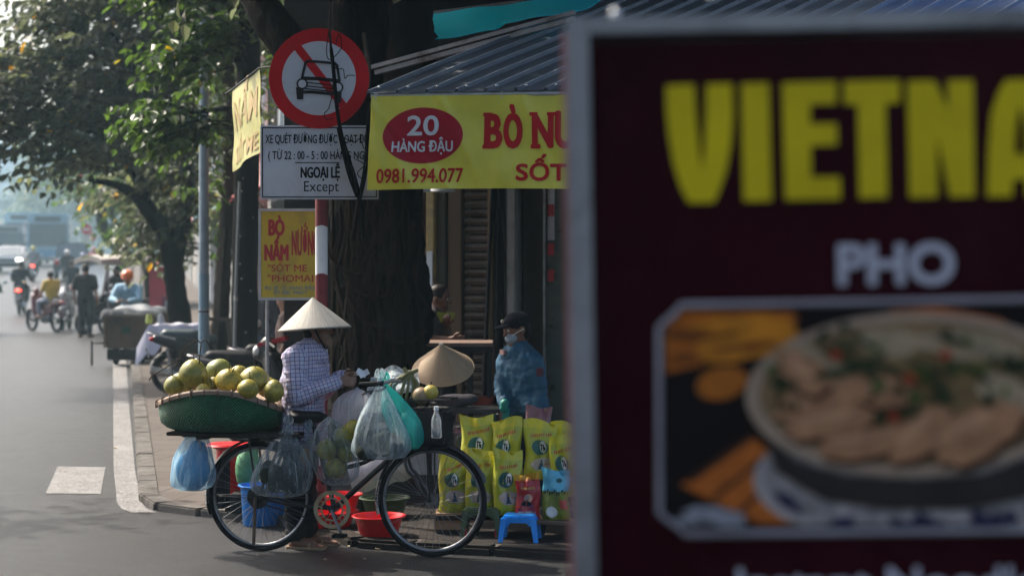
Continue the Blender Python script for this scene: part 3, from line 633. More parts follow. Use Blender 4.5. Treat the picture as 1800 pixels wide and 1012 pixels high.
# ---- metal awning on the corner
E0 = P(655, 163, 12.5); E1 = V((E0.x + 5.2, E0.y - 5.2 * .16, E0.z)); n_ = V((.555, .83, 0)); RISE = .8 / 2.5
T = thing('awning', 'blue corrugated metal awning sloping up behind the yellow banner', 'awning', (E0.x, E0.y, 0)); ed = (E1 - E0); el = ed.length; ed = ed / el
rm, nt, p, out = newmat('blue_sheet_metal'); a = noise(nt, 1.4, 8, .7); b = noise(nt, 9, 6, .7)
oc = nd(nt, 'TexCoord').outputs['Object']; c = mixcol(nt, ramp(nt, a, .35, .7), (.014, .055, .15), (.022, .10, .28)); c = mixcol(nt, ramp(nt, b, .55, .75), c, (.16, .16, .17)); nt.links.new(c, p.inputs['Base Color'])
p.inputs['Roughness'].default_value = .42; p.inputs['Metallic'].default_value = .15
def roofpt(s, t, w_): return V((0, 0, E0.z)) + ed * s + (n_ + V((0, 0, RISE))) * t + V((0, 0, w_))
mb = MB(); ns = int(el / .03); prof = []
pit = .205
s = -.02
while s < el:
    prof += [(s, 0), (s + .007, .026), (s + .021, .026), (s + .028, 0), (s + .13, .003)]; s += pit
crest = {i for i in range(len(prof)) if i % 5 == 1}; k = len(prof); ts = [-.04, .5, 1, 1.5, 2, 2.6, 3.2, 4.0, 4.6]  # rib crests coloured paler, their shine put into the colour
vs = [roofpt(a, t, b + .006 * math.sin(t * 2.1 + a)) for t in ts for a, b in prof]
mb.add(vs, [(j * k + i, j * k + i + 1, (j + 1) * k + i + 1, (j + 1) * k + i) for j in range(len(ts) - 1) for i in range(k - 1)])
mb.m = [1 if (q % (k - 1)) in crest else (2 if (q % (k - 1)) < 60 else 0) for q in range(len(mb.f))]; mb.build('roof', [rm, M('crest_highlight', (.40, .42, .46), .4, .35, 6, dirt=(.12, .14, .18)), M('slate_tone', (.060, .075, .095), .45, .35, 2, dirt=(.11, .115, .12))], T, ang=20)  # left part slate, the rest blue
mb = MB(); s = .02
while s < el - .3:      # screw caps along the eave
    MB().ball(roofpt(s + .012, .02, .030), .012, nu=8, nv=5).build('roof_screw', CHROME, T)
    s += pit
mb = MB(); a_, b_ = V((0, 0, E0.z - .02)) - ed * .01, V((0, 0, E0.z - .02)) + ed * el
mb.tube([a_, b_], .022, 10); fr = mb.build('eave_pipe', M('silver_pipe', (.55, .57, .60), .35, .2, 9, metal=.5), T)
mb = MB()
for s in (0.02, 1.7, 3.4, 5.1): mb.bar(roofpt(s, 0, -.05), roofpt(s, 4.5, -.05), .04)
for t in (1.5, 3.0, 4.5): mb.bar(roofpt(0, t, -.09), roofpt(el, t, -.09), .04)
mb.build('rafters', STEEL, T, smooth=False)
for s, t in ((3.3, .05), (5.15, .05)):
    q = roofpt(s, t, -.1); MB().tube([(q.x, q.y, 0), q], .03, 10).build('post', STEEL, T)
# ---- teal tarpaulin above it
T = thing('tarpaulin', 'taut teal plastic tarpaulin stretched above the metal awning', 'tarpaulin', (0, 14.6, 0))
TARP = leafmat('teal_tarp_sheet', (.012, .62, .70), .55, .35); TARP.node_tree.nodes['Color Ramp'].color_ramp.elements.remove(TARP.node_tree.nodes['Color Ramp'].color_ramp.elements[3]); TARP.node_tree.nodes['Color Ramp'].color_ramp.elements.remove(TARP.node_tree.nodes['Color Ramp'].color_ramp.elements[2])
def tp(u, v, w_):
    a = lerp(P(640, 96, 15.0), P(640, 62, 15.3), v); b = lerp(P(1030, 22, 13.6), P(1060, -14, 14.4), v); c0 = lerp(a, b, u)
    lo, hi = P(lerp(640, 1010, u), lerp(92, 30, u) - (10 if u > .62 else 0), lerp(15.0, 13.8, u)), P(lerp(640, 1070, u), lerp(40, -14, u), lerp(15.7, 14.6, u))
    q = lerp(lo, hi, v); q.z += .006 * math.sin(u * 25 + v * 3) - .05 * math.sin(math.pi * v) + w_; return q - V((0, 14.6, 0))
MB().sheet(tp, 40, 8, .004).build('sheet', TARP, T)
mb = MB(); mb.bar(P(640, 122, 14.4) - V((0, 14.6, 0)), P(1010, 22, 13.7) - V((0, 14.6, 0)), .03); mb.bar(P(660, 128, 14.4) - V((0, 14.6, 0)), P(1010, 34, 13.7) - V((0, 14.6, 0)), .035); mb.bar(P(640, 40, 15.8) - V((0, 14.6, 0)), P(1070, -14, 14.7) - V((0, 14.6, 0)), .04)
mb.build('support_pole', STEEL, T, smooth=False)
# ---- banners
YB = M('yellow_vinyl', (.66, .60, .055), .33, .14, 3, bmp=.3, bscale=5, spec=.5); RED = M('print_red', (.46, .012, .016), .5, .15, spec=.12); DRED = M('print_dark_red', (.36, .006, .022), .45, .12, spec=.15); WHT = M('print_white', (.62, .64, .68), .45, .08)
T = thing('banner', 'yellow vinyl banner with red lettering hung along the awning edge, facing the street', 'banner', (0, 0, 0), 0, 'yellow food banners')
BW = 3.4; b0 = E0 + V((0, -.028, -.03)); k_ = 12.5 / F                   # metres per photo pixel at the left edge
T.location = b0
def bn(u, v, w_=0):          # u to the right in metres from the left edge, v downward in metres
    f = sum(a_ * math.exp(-((u - u0 - (v - .3) * sl) / wd) ** 2) for u0, sl, wd, a_ in ((.12, .55, .035, .013), (.24, .95, .03, .010), (.62, .5, .03, .009), (.95, -.3, .05, .007), (1.15, .4, .03, .008), (1.35, .15, .03, .006), (.05, .2, .03, .008)))
    f += .012 * math.sin(u * 4.2 + v * 3) + .010 * math.sin((u - v * 1.4) * 9) * (.4 + v) + .008 * math.sin(u * 1.3 + 2)
    x = u - v * .055 * max(0, 1 - u / 1.2)
    return ed * x + V((ed.y, -ed.x, 0)) * (f + w_) + V((0, 0, -v + .012 * math.sin(u * 2.2) * v))
MB().sheet(lambda u, v, w_: bn(u * BW, v * .64, -w_), 220, 30, .002).build('cloth', YB, T)
def bt(txt, px, py, size, mat, name, bold=.0, align='LEFT', w=None, sub=None, lift=.005, serif=None):
    u0, v0 = (px - 655) * k_, (py - 165) * k_; m_ = MB(); ht = size * k_
    m_.text(txt, ht, lambda a, b: bn(u0 + a, v0 - b, lift), bold, 1, align, w * k_ if w else None, .03); return m_.build(name, mat, T, smooth=False)
m_ = MB(); cx_, cy_ = (749 - 655) * k_, (235 - 165) * k_
def disc(m_, cx, cy, rx, ry, fn, rings=12, n=56):
    vs = [fn(cx, cy)] + [fn(cx + rx * q / rings * math.cos(t * 2 * math.pi / n), cy + ry * q / rings * math.sin(t * 2 * math.pi / n)) for q in range(1, rings + 1) for t in range(n)]
    fs = [(0, 1 + t, 1 + (t + 1) % n) for t in range(n)] + [(1 + (q - 1) * n + t, 1 + q * n + t, 1 + q * n + (t + 1) % n, 1 + (q - 1) * n + (t + 1) % n) for q in range(1, rings) for t in range(n)]
    return m_.add(vs, fs)
disc(m_, cx_, cy_, 70 * k_, 49 * k_, lambda a, b: bn(a, b, .004)); m_.build('oval', DRED, T, smooth=False)
bt('20', 749, 234, 48, WHT, 'lettering', .02, 'CENTER', 56, lift=.009); bt('HÀNG ĐẬU', 749, 263, 26, WHT, 'lettering', .02, 'CENTER', 106, lift=.009)
bt('0981.994.077', 671, 317, 35, RED, 'lettering', .015, 'LEFT', 149)
for ch, x_, w_b in (('B', 855, 32), ('Ò', 888, 34), ('N', 938, 38), ('Ư', 978, 42), ('Ớ', 1022, 40), ('N', 1066, 38), ('G', 1108, 36)): bt(ch, x_, 256, 82, RED, 'letter', .035, 'LEFT', w_b)
m_ = MB()
for x0, x1, y0, y1 in ((853, 868, 252, 259), (853, 868, 196, 202), (936, 953, 252, 259), (934, 948, 196, 202), (964, 980, 196, 202)): MB().add([bn((a - 655) * k_, (b - 165) * k_, .0065) for a, b in ((x0, y1), (x1, y1), (x1, y0), (x0, y0))], [(0, 1, 2, 3)]).build('serif', RED, T, smooth=False)
for u in (.03, .9, 1.8, 2.7): MB().tube([bn(u, .02, .004), bn(u, -.02, .03), bn(u + .015, -.012, -.03)], .004, 5).build('tie', WHT, T)
bt('SỐT ME PHOMAI', 911, 314, 40, RED, 'lettering', .03, 'LEFT', 360)
# second banner, on the main-street side
a0, a1 = P(456, 122, 14.25), P(408, 160, 14.95); T = thing('banner', 'small faded yellow banner seen edge on, left of the round road sign', 'banner', a0, 0, 'yellow food banners'); dv = a1 - a0
def bn2(u, v, w_=0): return dv * u + V((0, 0, -.645 * v - .02 * u * v)) + V((.014 * math.sin(u * 7 + v * 2) * (.3 + v) + .006 * math.sin(v * 9 + u * 3), 0, 0)) + V((dv.y, -dv.x, 0)).normalized() * w_
MB().sheet(lambda u, v, w_: bn2(u, v, w_), 20, 16, .002).build('cloth', M('faded_yellow_vinyl', (.50, .48, .18), .4, .25, 4), T)
pk = M('faded_red_print', (.52, .38, .17), .5, .3, 12)
for txt, v0, hh in (('NẤM', .52, .50), ('SỐT ME', .93, .30)):
    m_ = MB(); vs, fs = glyphs(txt, .02); xa, xb = min(q[0] for q in vs), max(q[0] for q in vs)
    m_.add([bn2(.9 - .8 * (q[0] - xa) / (xb - xa), v0 - q[1] * hh, -.006) for q in vs], fs); m_.build('lettering', pk, T, smooth=False)
MB().tube([V((.2, -.1, .02)), V((0, 0, .01)), dv + V((0, 0, .01)), dv * 1.25 + V((0, 0, .02))], .008, 6).build('cord', DARKPL, T)
# ------------------------------------------------------------------ road sign on its red and white post
SY = 12.95; T = thing('sign_post', 'red and white banded post with a round no cars sign above a white plate', 'road sign', G(565, SY, PAVE)); base = T.location.copy(); k_ = SY / F
def ss(px, py, d=0): return P(px, py, SY) - base + V((0, -d, 0))
SR = M('sign_red', (.52, .006, .012), .45, .15, 4, spec=.12); SW = M('sign_white', (.52, .54, .60), .42, .12, 3, dirt=(.40, .40, .42)); SK = M('sign_black', (.010, .010, .011), .5)
mb = MB(); PR = M('post_red', (.16, .010, .016), .5, .3, 6); PW = M('post_white', (.66, .70, .74), .5, .15, 5)
bands = [(62, 398, 0), (398, 482, 1), (482, 566, 0), (566, 650, 1), (650, 734, 0), (734, 818, 1), (818, 905, 0)]
for a, b, c in bands:
    mb.cur = c; za, zb = ss(565, a).z, ss(565, b).z; n = 20; r = .044
    vs = []
    for z, wv in ((za, 0 if a < 99 else 1), (zb, 1 if b < 900 else 0)):
        for j in range(n):
            t = 6.283 * j / n; zz = z + (.008 * math.sin(2 * t + 4.5) if wv else 0); vs.append((r * math.cos(t), r * math.sin(t), zz))
    mb.add(vs, [(j, (j + 1) % n, n + (j + 1) % n, n + j) for j in range(n)])
mb.build('post', [PR, PW], T)
c = ss(563, 140, .075); rr = 87.5 * k_
def cdisc(name, r, d, mat, par, th=.006): m_ = MB(); m_.tube([c + V((0, -d, 0)), c + V((0, -d - th, 0))], r, 64); return m_.build(name, mat, par)
rs = cdisc('round_sign', rr, 0, SR, T, .012); cdisc('white_disc', 64.5 * k_, .0125, SW, rs, .003)
m_ = MB(); m_.prism([(-47, 55), (-36, 64), (48, -44), (37, -53)], .003, lambda u, v, w_: c + V((u * k_, -.0165 - w_, v * k_))); m_.build('red_bar', SR, rs, smooth=False)
m_ = MB(); ck = lambda u, v, w_: c + V(((u + 0) * k_, -.021 - w_, v * k_))        # the car, drawn in photo pixels from the sign centre
def stroke(pts, wd):
    for (x0, y0), (x1, y1) in zip(pts, pts[1:]):
        dx, dy = x1 - x0, y1 - y0; l = math.hypot(dx, dy); nx, ny = -dy / l * wd / 2, dx / l * wd / 2; ex, ey = dx / l * wd * .3, dy / l * wd * .3
        m_.prism([(x0 - ex + nx, y0 - ey + ny), (x1 + ex + nx, y1 + ey + ny), (x1 + ex - nx, y1 + ey - ny), (x0 - ex - nx, y0 - ey - ny)], .0025, ck)
stroke([(-29, 1), (-23, 27), (-19, 30), (28, 26), (32, 22), (36, -4)], 4.5)
stroke([(-29, 0), (0, -1), (36, -5)], 6); stroke([(-26, -7), (30, -13)], 2); stroke([(-26, -13), (28, -19)], 2); stroke([(-36, -24), (-14, -24), (28, -28), (36, -27)], 5); stroke([(-26, -18), (28, -24)], 2)
def cir(x, y, r, n=20): return [(x + r * math.cos(6.283 * i / n), y + r * math.sin(6.283 * i / n)) for i in range(n)]
m_.prism(cir(-29, -10, 10), .0025, ck); m_.prism(cir(33, -16, 10), .0025, ck)
m_.prism([(-40, -16), (-27, -16), (-27, -37), (-38, -37)], .0027, ck); m_.prism([(27, -20), (40, -20), (39, -43), (27, -43)], .0027, ck)
m_.build('car_symbol', SK, rs, smooth=False)
m_ = MB(); m_.prism(cir(-29, -10, 7), .001, lambda u, v, w_: ck(u, v, w_ + .0029)); m_.prism(cir(33, -16, 7), .001, lambda u, v, w_: ck(u, v, w_ + .0029)); m_.build('lamp_symbol', SW, rs, smooth=False)
# plate
a, b = ss(460, 222, .07), ss(667, 351, .07); m_ = MB(); m_.box(((a + b) / 2), (b.x - a.x, .012, a.z - b.z)); pl = m_.build('plate', SW, T, bevel=.003)
m_ = MB(); i = 4 * k_; wd = 1.8 * k_
for x in (a.x + i, b.x - i): m_.box((x, a.y - .0075, (a.z + b.z) / 2), (wd, .002, a.z - b.z - 2 * i + wd))
for z in (a.z - i, b.z + i): m_.box(((a.x + b.x) / 2, a.y - .0075, z), (b.x - a.x - 2 * i - wd, .002, wd))
def pt(txt, px, py, hh, w, bold, al='CENTER', mat=SK):
    o = ss(px, py, .0785); q = MB(); q.text(txt, hh * k_, lambda u, v: o + V((u, 0, v)), bold, 1, al, w * k_ if w else None); return q.build('lettering', mat, pl, smooth=False)
m_.box((ss(560, 287).x, a.y - .0075, ss(560, 287).z), (78 * k_, .002, 1.6 * k_)); m_.build('border', SK, pl, smooth=False)
pt('XE QUÉT ĐƯỜNG ĐƯỢC HOẠT ĐỘNG', 469, 253, 21, 197, .011, 'LEFT'); pt('( TỪ 22 : 00 - 5 : 00 HÀNG NGÀY )', 474, 281, 20, 192, .011, 'LEFT')
pt('NGOẠI LỆ', 565, 313, 26, 69, .03); pt('Except', 567, 337, 26, 61, 0)
m_ = MB()
for py in (180, 100): m_.box(ss(565, py, .05), (.12, .04, .04))
for py in (250, 330): m_.box(ss(565, py, .045), (.12, .05, .03))
m_.build('bracket', STEEL, T)
# ------------------------------------------------------------------ yellow food board on legs
BY = 13.9; T = thing('food_board', 'yellow food board with red lettering in a thin grey frame, behind the banded post', 'sign board', G(512, BY, PAVE)); base = T.location.copy(); k_ = BY / F
bb = lambda px, py, d=0: P(px, py, BY) - base + V((0, -d, 0))
a, b = bb(457, 369), bb(568, 525); MB().box((a + b) / 2, (b.x - a.x, .03, a.z - b.z)).build('panel', M('board_yellow', (.52, .40, .03), .5, .15, 3, dirt=(.28, .23, .05)), T)
m_ = MB()
for x in (a.x, b.x): m_.box((x, 0, (a.z + b.z) / 2), (.02, .044, a.z - b.z + .02))
for z in (a.z, b.z): m_.box(((a.x + b.x) / 2, 0, z), (b.x - a.x - .02, .043, .02))
m_.build('frame', M('alu_frame', (.42, .44, .47), .4, .2, 9, metal=.4), T)
m_ = MB(); m_.tube([bb(470, 525), bb(470, 525) - V((0, 0, bb(470, 525).z))], .014, 8); m_.build('leg', STEEL, T); m_ = MB(); m_.tube([bb(556, 525), bb(556, 525) - V((0, 0, bb(556, 525).z))], .014, 8); m_.build('leg', STEEL, T)
BR = M('board_red', (.36, .02, .025), .5, .15); BB = M('board_blue', (.05, .20, .30), .5)
def bt2(txt, px, py, hh, w, bold, al='LEFT', mat=BR, sy=1):
    o = bb(px, py, .0165); q = MB(); q.text(txt, hh * k_, lambda u, v: o + V((u, 0, v * sy)), bold, 1, al, w * k_ if w else None); q.build('lettering', mat, T, smooth=False)
bt2('BÒ', 472, 413, 38, 29, .04); bt2('NẤM', 465, 457, 38, 43, .04); bt2('NƯỚNG', 513, 448, 60, 47, .012); bt2('"SỐT ME', 471, 477, 17, 69, .012); bt2('"PHOMAI', 471, 495, 17, 80, .012)
bt2('ĐC 20 - 21 HÀNG ĐẬU', 466, 509, 9, 88, .01, mat=BB); bt2('ĐT 0981 994077', 482, 517, 9, 58, .01, mat=BB)
# ------------------------------------------------------------------ big board in the foreground
FY = 3.0; k_ = FY / F; roll = R(.85); ca, sa = math.cos(roll), math.sin(roll); C0 = P(994, 34, FY)
T = thing('menu_board', 'big blurred maroon board with yellow letters and a bowl picture', 'sign board', (0, 0, 0)); T.rotation_euler = (0, -roll, R(-2.0)); T.location = C0 - T.rotation_euler.to_matrix() @ V((0, 0, C0.z))
cz = C0.z
def fb(px, py, d=0):         # photo pixel on the board's front -> the board's own axes
    dx, dz = (px - 994) * k_, (34 - py) * k_; return V((dx * ca + dz * sa, -d, -dx * sa + dz * ca + cz))
BWd, BHt = 1.12, 1.42; fw = .0385
MAR = M('maroon_face', (.027, .0012, .0040), .5, .4, 3, spec=.05, bmp=.1, dirt=(.034, .004, .008)); FR = M('board_frame', (.28, .277, .275), .4, .25, 5, metal=.25, spec=.35, dirt=(.13, .125, .12))
MB().box((BWd / 2, .05, cz - BHt / 2), (BWd - 2 * fw, .10, BHt - 2 * fw)).build('face', MAR, T, smooth=False)
m_ = MB()
m_.box((fw / 2, .043, cz - BHt / 2), (fw, .13, BHt)); m_.box((BWd - fw / 2, .043, cz - BHt / 2), (fw, .13, BHt))
m_.box((BWd / 2, .043, cz - fw * .36), (BWd - 2 * fw, .129, fw * .72)); m_.box((BWd / 2, .043, cz - BHt + fw * .36), (BWd - 2 * fw, .129, fw * .72)); m_.build('frame', FR, T, bevel=.002)
m_ = MB(); m_.box((-.003, .062, cz - BHt / 2 - .01), (.006, .09, BHt - .02)); m_.build('side_strip', M('sunlit_pink_side', (.50, .17, .15), .5, .3, 6), T)  # pale pink puts sunlight on the maroon side into the colour
MB().ball((.082, .02, cz + .008), (.008, .008, .011)).build('bolt', CHROME, T)
for x in (.06, BWd - .06): MB().box((x, .05, (cz - BHt) / 2), (.045, .045, cz - BHt)).build('leg', FR, T)
YL = M('letter_yellow', (.60, .47, .004), .5, .15, 6, spec=.15); LG = M('letter_grey', (.44, .43, .48), .5, .1)
def L2(polys, name='letter', mat=None, d=.002):
    q = MB()
    for po in polys: q.prism(po, .004, lambda u, v, w_: fb(u, v, d + w_))
    return q.build(name, mat or YL, T, smooth=False)
# hand cut capitals, photo pixels
L2([[(1170, 152), (1219, 150), (1222, 210), (1228, 268), (1233, 305), (1237, 268), (1240, 210), (1241, 150), (1285, 149), (1287, 200), (1283, 255), (1275, 300), (1262, 338), (1254, 356), (1210, 357), (1196, 330), (1184, 290), (1175, 240), (1171, 195)]])
L2([[(1302, 149), (1349, 148), (1354, 353), (1306, 354)]])
L2([[(1373, 148), (1466, 146), (1467, 184), (1421, 185), (1421, 220), (1467, 219), (1468, 256), (1422, 257), (1423, 313), (1473, 312), (1474, 350), (1378, 352)]])
L2([[(1480, 146), (1577, 144), (1577, 183), (1552, 184), (1555, 348), (1507, 349), (1504, 185), (1481, 186)]])
L2([[(1590, 146), (1637, 145), (1650, 172), (1661, 196), (1660, 145), (1703, 144), (1706, 346), (1664, 347), (1652, 290), (1641, 240), (1642, 347), (1594, 348)]])
L2([[(1728, 347), (1730, 270), (1736, 200), (1748, 165), (1760, 144), (1806, 143), (1818, 165), (1830, 200), (1836, 270), (1838, 345), (1796, 345), (1796, 316), (1772, 317), (1771, 346)], ][:1])
L2([[(1776, 272), (1778, 225), (1785, 190), (1792, 225), (1794, 272)]], 'letter_gap', MAR, .0065)
L2([[(1856, 344), (1853, 143), (1900, 142), (1916, 220), (1930, 142), (1976, 141), (1978, 342), (1938, 343), (1938, 250), (1922, 320), (1908, 320), (1894, 250), (1896, 343)]])
def ft(txt, px, py, hh, w, bold, mat=LG):
    o = fb(px, py, .004); q = MB(); q.text(txt, hh * k_, lambda u, v: o + V((u, 0, v)), bold, 1, 'CENTER', w * k_); return q.build('lettering', mat, T, smooth=False)
ft('PHO', 1571, 497, 97, 204, .035); ft('Instant Noodles', 1572, 1046, 78, 556, .02)
# the printed picture of a soup bowl: flat print on the board
PB = M('print_dark', (.010, .006, .006), .5, .4, 3)
q = MB(); x0, x1, y0, y1 = 1158, 1984, 536, 936; cc = 30
outl = lambda o_: [(x0 + o_, y0 + cc + 8), (x0 + 14, y0 + cc - 4), (x0 + cc, y0 + 12), (x0 + cc + 8, y0 + o_), (x1 - cc - 8, y0 + o_ - 14), (x1 - cc, y0), (x1 - 14, y0 + cc - 16), (x1 - o_, y0 + cc - 4), (x1 - o_, y1 - cc - 20), (x1 - 14, y1 - cc - 8), (x1 - cc, y1 - 22), (x1 - cc - 8, y1 - 12 - o_), (x0 + cc + 14, y1 - o_), (x0 + cc + 4, y1 - 12), (x0 + 16, y1 - cc + 6), (x0 + o_, y1 - cc - 6)]
q.prism(outl(0), .002, lambda u, v, w_: fb(u, v, .001 + w_)); pic = q.build('picture', PB, T, smooth=False)
q = MB(); ol = [fb(u, v, .006) for u, v in outl(0)]; q.tube(ol, .0058, 6, closed=True); q.build('picture_border', M('border_grey', (.26, .24, .26), .5), T)
PM = {}
def pr(n, c, v=.35, s=14): return M('print_' + n, (c[0] * 1.45, c[1] * 1.3, c[2] * 1.1), .55, v, s, spec=.25)
LAY = [.0034]; rg0 = random.Random(12)
def pp(polys, mat):
    q = MB(); LAY[0] += .00022
    for po in polys: q.add([fb(u, v, LAY[0]) for u, v in po], [tuple(range(len(po)))])
    q.build('print_patch', mat, pic, smooth=False)
def ell(cx, cy, rx, ry, rot=0, n=40, jag=0, seed=0):
    rg = random.Random(seed); c_, s_ = math.cos(rot), math.sin(rot); out = []
    for i in range(n):
        t = 6.283 * i / n; j = 1 + (rg.uniform(-jag, jag) if jag else 0); a, b = rx * j * math.cos(t), ry * j * math.sin(t); out.append((cx + a * c_ - b * s_, cy + a * s_ + b * c_))
    return out
def clipx(po): return [(min(max(u, 1170), 1972), min(max(v, 546), 918)) for u, v in po]
pp([clipx([(1168, 560), (1200, 545), (1390, 540), (1402, 560), (1300, 590), (1168, 612)])], pr('orange', (.26, .075, .004)))
pp([ell(1285, 595, 118, 40, -.12, 40, .05, 1)], pr('orange2', (.36, .14, .006)))
pp([clipx([(1168, 600), (1215, 590), (1235, 640), (1168, 655)])], pr('orange', (.26, .075, .004)))
pp([ell(1268, 672, 46, 28, -.25)], pr('orange3', (.26, .085, .006)))
for i in range(9): pp([clipx(ell(rg0.uniform(1190, 1390), rg0.uniform(555, 640), rg0.uniform(18, 46), rg0.uniform(4, 9), -.15, 14, .25, i))], pr('orange_shade', (.12, .035, .003)))
pp([[(1560, 545), (1640, 538), (1750, 560), (1840, 620), (1972, 660), (1972, 700), (1800, 640), (1600, 580)]], pr('orange4', (.32, .08, .008)))
pp([[(1195, 850), (1320, 765), (1360, 800), (1400, 915), (1330, 917)]], pr('mat', (.30, .085, .010), .3, 30))
for i in range(3): pp([[(1205 + i * 42, 842 + i * 28), (1318 + i * 18, 762 + i * 38), (1325 + i * 18, 768 + i * 38), (1213 + i * 42, 849 + i * 28)]], pr('mat_dark', (.05, .016, .004)))
pp([clipx(ell(1610, 840, 288, 118))], pr('plate_rim', (.26, .26, .29))); pp([clipx(ell(1610, 834, 272, 104))], pr('plate', (.22, .22, .25), .7, 26))
rg = random.Random(4)
for i in range(26):
    t = rg.uniform(.4, 2.9); pp([clipx(ell(1610 + 250 * math.cos(t), 846 + 82 * math.sin(t) * rg.uniform(.8, 1), rg.uniform(10, 24), rg.uniform(6, 13), rg.uniform(0, 3), 10, .3, i))], pr('plate_blue', (.012, .013, .05)))
pp([clipx([(1318, 690), (1340, 760), (1400, 808), (1480, 830), (1600, 838), (1720, 828), (1820, 790), (1880, 700), (1795, 868), (1690, 888), (1560, 890), (1445, 875), (1362, 825)])], pr('bowl_side', (.016, .013, .012), .5, 12))
pp([ell(1600, 690, 292, 143, -.02, 60)], pr('bowl_rim', (.24, .19, .155), .25)); pp([ell(1602, 688, 272, 127, -.02, 60)], pr('bowl_in', (.15, .105, .06), .35))
pp([ell(1606, 700, 250, 108, -.02, 60)], pr('broth', (.13, .09, .042), .6, 20))
for x, y, a, b, r_, n in [(1420, 640, 70, 30, .3, 1), (1560, 600, 60, 24, 0, 2), (1700, 606, 90, 26, .1, 3), (1760, 690, 60, 30, .4, 4), (1620, 780, 90, 16, 0, 5)]: pp([ell(x, y, a, b, r_, 24, .15, n)], pr('noodle', (.24, .20, .14), .5, 30))
for x, y, a, b, r_ in [(1450, 690, 96, 40, -.38), (1460, 738, 88, 26, -.22), (1530, 772, 104, 26, -.15), (1405, 652, 52, 34, .6), (1610, 758, 66, 34, -.75), (1705, 755, 84, 46, -.5), (1548, 684, 52, 30, .1)]:
    pp([ell(x + 5, y + 9, a, b, r_, 28, .13, int(x))], pr('meat_dark', (.045, .018, .007))); pp([ell(x, y, a, b * .92, r_, 28, .13, int(x))], pr('meat', (.28, .15, .085), .5, 16)); pp([ell(x - a * .15, y - b * .3, a * .6, b * .28, r_, 20, .15, int(x) + 3)], pr('meat_light', (.31, .18, .11), .5, 20))
for x, y, a, b, r_ in [(1590, 640, 160, 14, -.05), (1700, 650, 120, 12, .1), (1460, 590, 30, 22, 0), (1380, 690, 26, 30, 0), (1545, 672, 34, 26, .4), (1610, 690, 60, 26, .2), (1570, 710, 40, 22, -.3), (1660, 600, 40, 18, .5), (1740, 660, 22, 40, .2), (1500, 600, 40, 12, .2), (1360, 660, 20, 20, 0), (1640, 640, 30, 14, .4)]:
    
    for q_ in range(5): pp([ell(x + rg.uniform(-a, a) * .8, y + rg.uniform(-b, b), max(8, a * .3) * rg.uniform(.6, 1.2), max(6, b * .35) * rg.uniform(.6, 1.2), r_ + rg.uniform(-.6, .6), 14, .3, int(x * y) + q_)], pr('herb_light' if q_ == 2 else 'herb', (.05, .085, .018) if q_ == 2 else (.014, .026, .008), .6, 26))
for x, y in [(1560, 728), (1460, 620), (1650, 618), (1590, 660)]: pp([ell(x, y, 11, 8, .3, 12, .2, x)], pr('chilli', (.24, .025, .008)))
for i in range(10): pp([clipx(ell(rg.uniform(1200, 1290), rg.uniform(890, 915), 18, 8, 0, 10, .3, i))], pr('garlic', (.18, .20, .26)))
# ------------------------------------------------------------------ poles
Y_ = 23.0; b0 = G(358.5, Y_, PAVE); T = thing('lamp_pole', 'tall smooth grey blue steel lamp pole standing on the pavement behind the pomelo basket', 'lamp pole', b0)
mb = MB(); mb.tube([(0, 0, 0), (0, 0, 4), (-.01, 0, 8.5)], [.068, .060, .05], 20); mb.build('pole', M('pole_paint', (.27, .34, .40), .42, .18, 3, dirt=(.15, .18, .20)), T)
mb = MB(); mb.tube([(0, 0, 0), (0, 0, .05)], .14, 20); mb.build('base_plate', STEEL, T)
mb = MB(); mb.tube([(0, 0, 1.135), (0, 0, 1.155)], .070, 20); mb.build('band', DARKPL, T)
mb = MB(); ckm, nt, p, out = newmat('checker_tape'); ch = nd(nt, 'TexChecker'); ch.inputs['Scale'].default_value = 38; ch.inputs['Color1'].default_value = (.10, .20, .28, 1); ch.inputs['Color2'].default_value = (.24, .32, .38, 1)
nt.links.new(nd(nt, 'TexCoord').outputs['Object'], ch.inputs[0]); nt.links.new(ch.outputs[0], p.inputs['Base Color']); p.inputs['Roughness'].default_value = .6
mb.tube([(0, 0, .35), (0, 0, 1.12)], .0685, 20, cap=False); mb.tube([(0, 0, 1.19), (0, 0, 1.62)], .0675, 20, cap=False); mb.build('sticker_wrap', ckm, T)
mb = MB(); mb.tube(spline([(0, 0, 8.4), (-.3, -.1, 8.9), (-1.3, -.3, 9.1)], 6), .03, 8); mb.build('arm', STEEL, T); mb = MB(); mb.ball((-1.6, -.36, 9.08), (.35, .14, .08)); mb.build('lamp_head', STEEL, T)
T = thing('pipe_pole', 'thin grey pipe standing close in front of the trunk with string lights', 'pole', G(410, 22.2, PAVE)); mb = MB()
mb.tube([(0, 0, 0), (.03, 0, 1.4), (.08, 0, 2.75)], .019, 10); mb.build('pipe', M('grey_pipe', (.20, .23, .25), .5, .2), T); mb = MB(); mb.tube([(0.028, 0, 1.3), (.03, 0, 1.36)], .026, 10); mb.build('clip', CHROME, T)
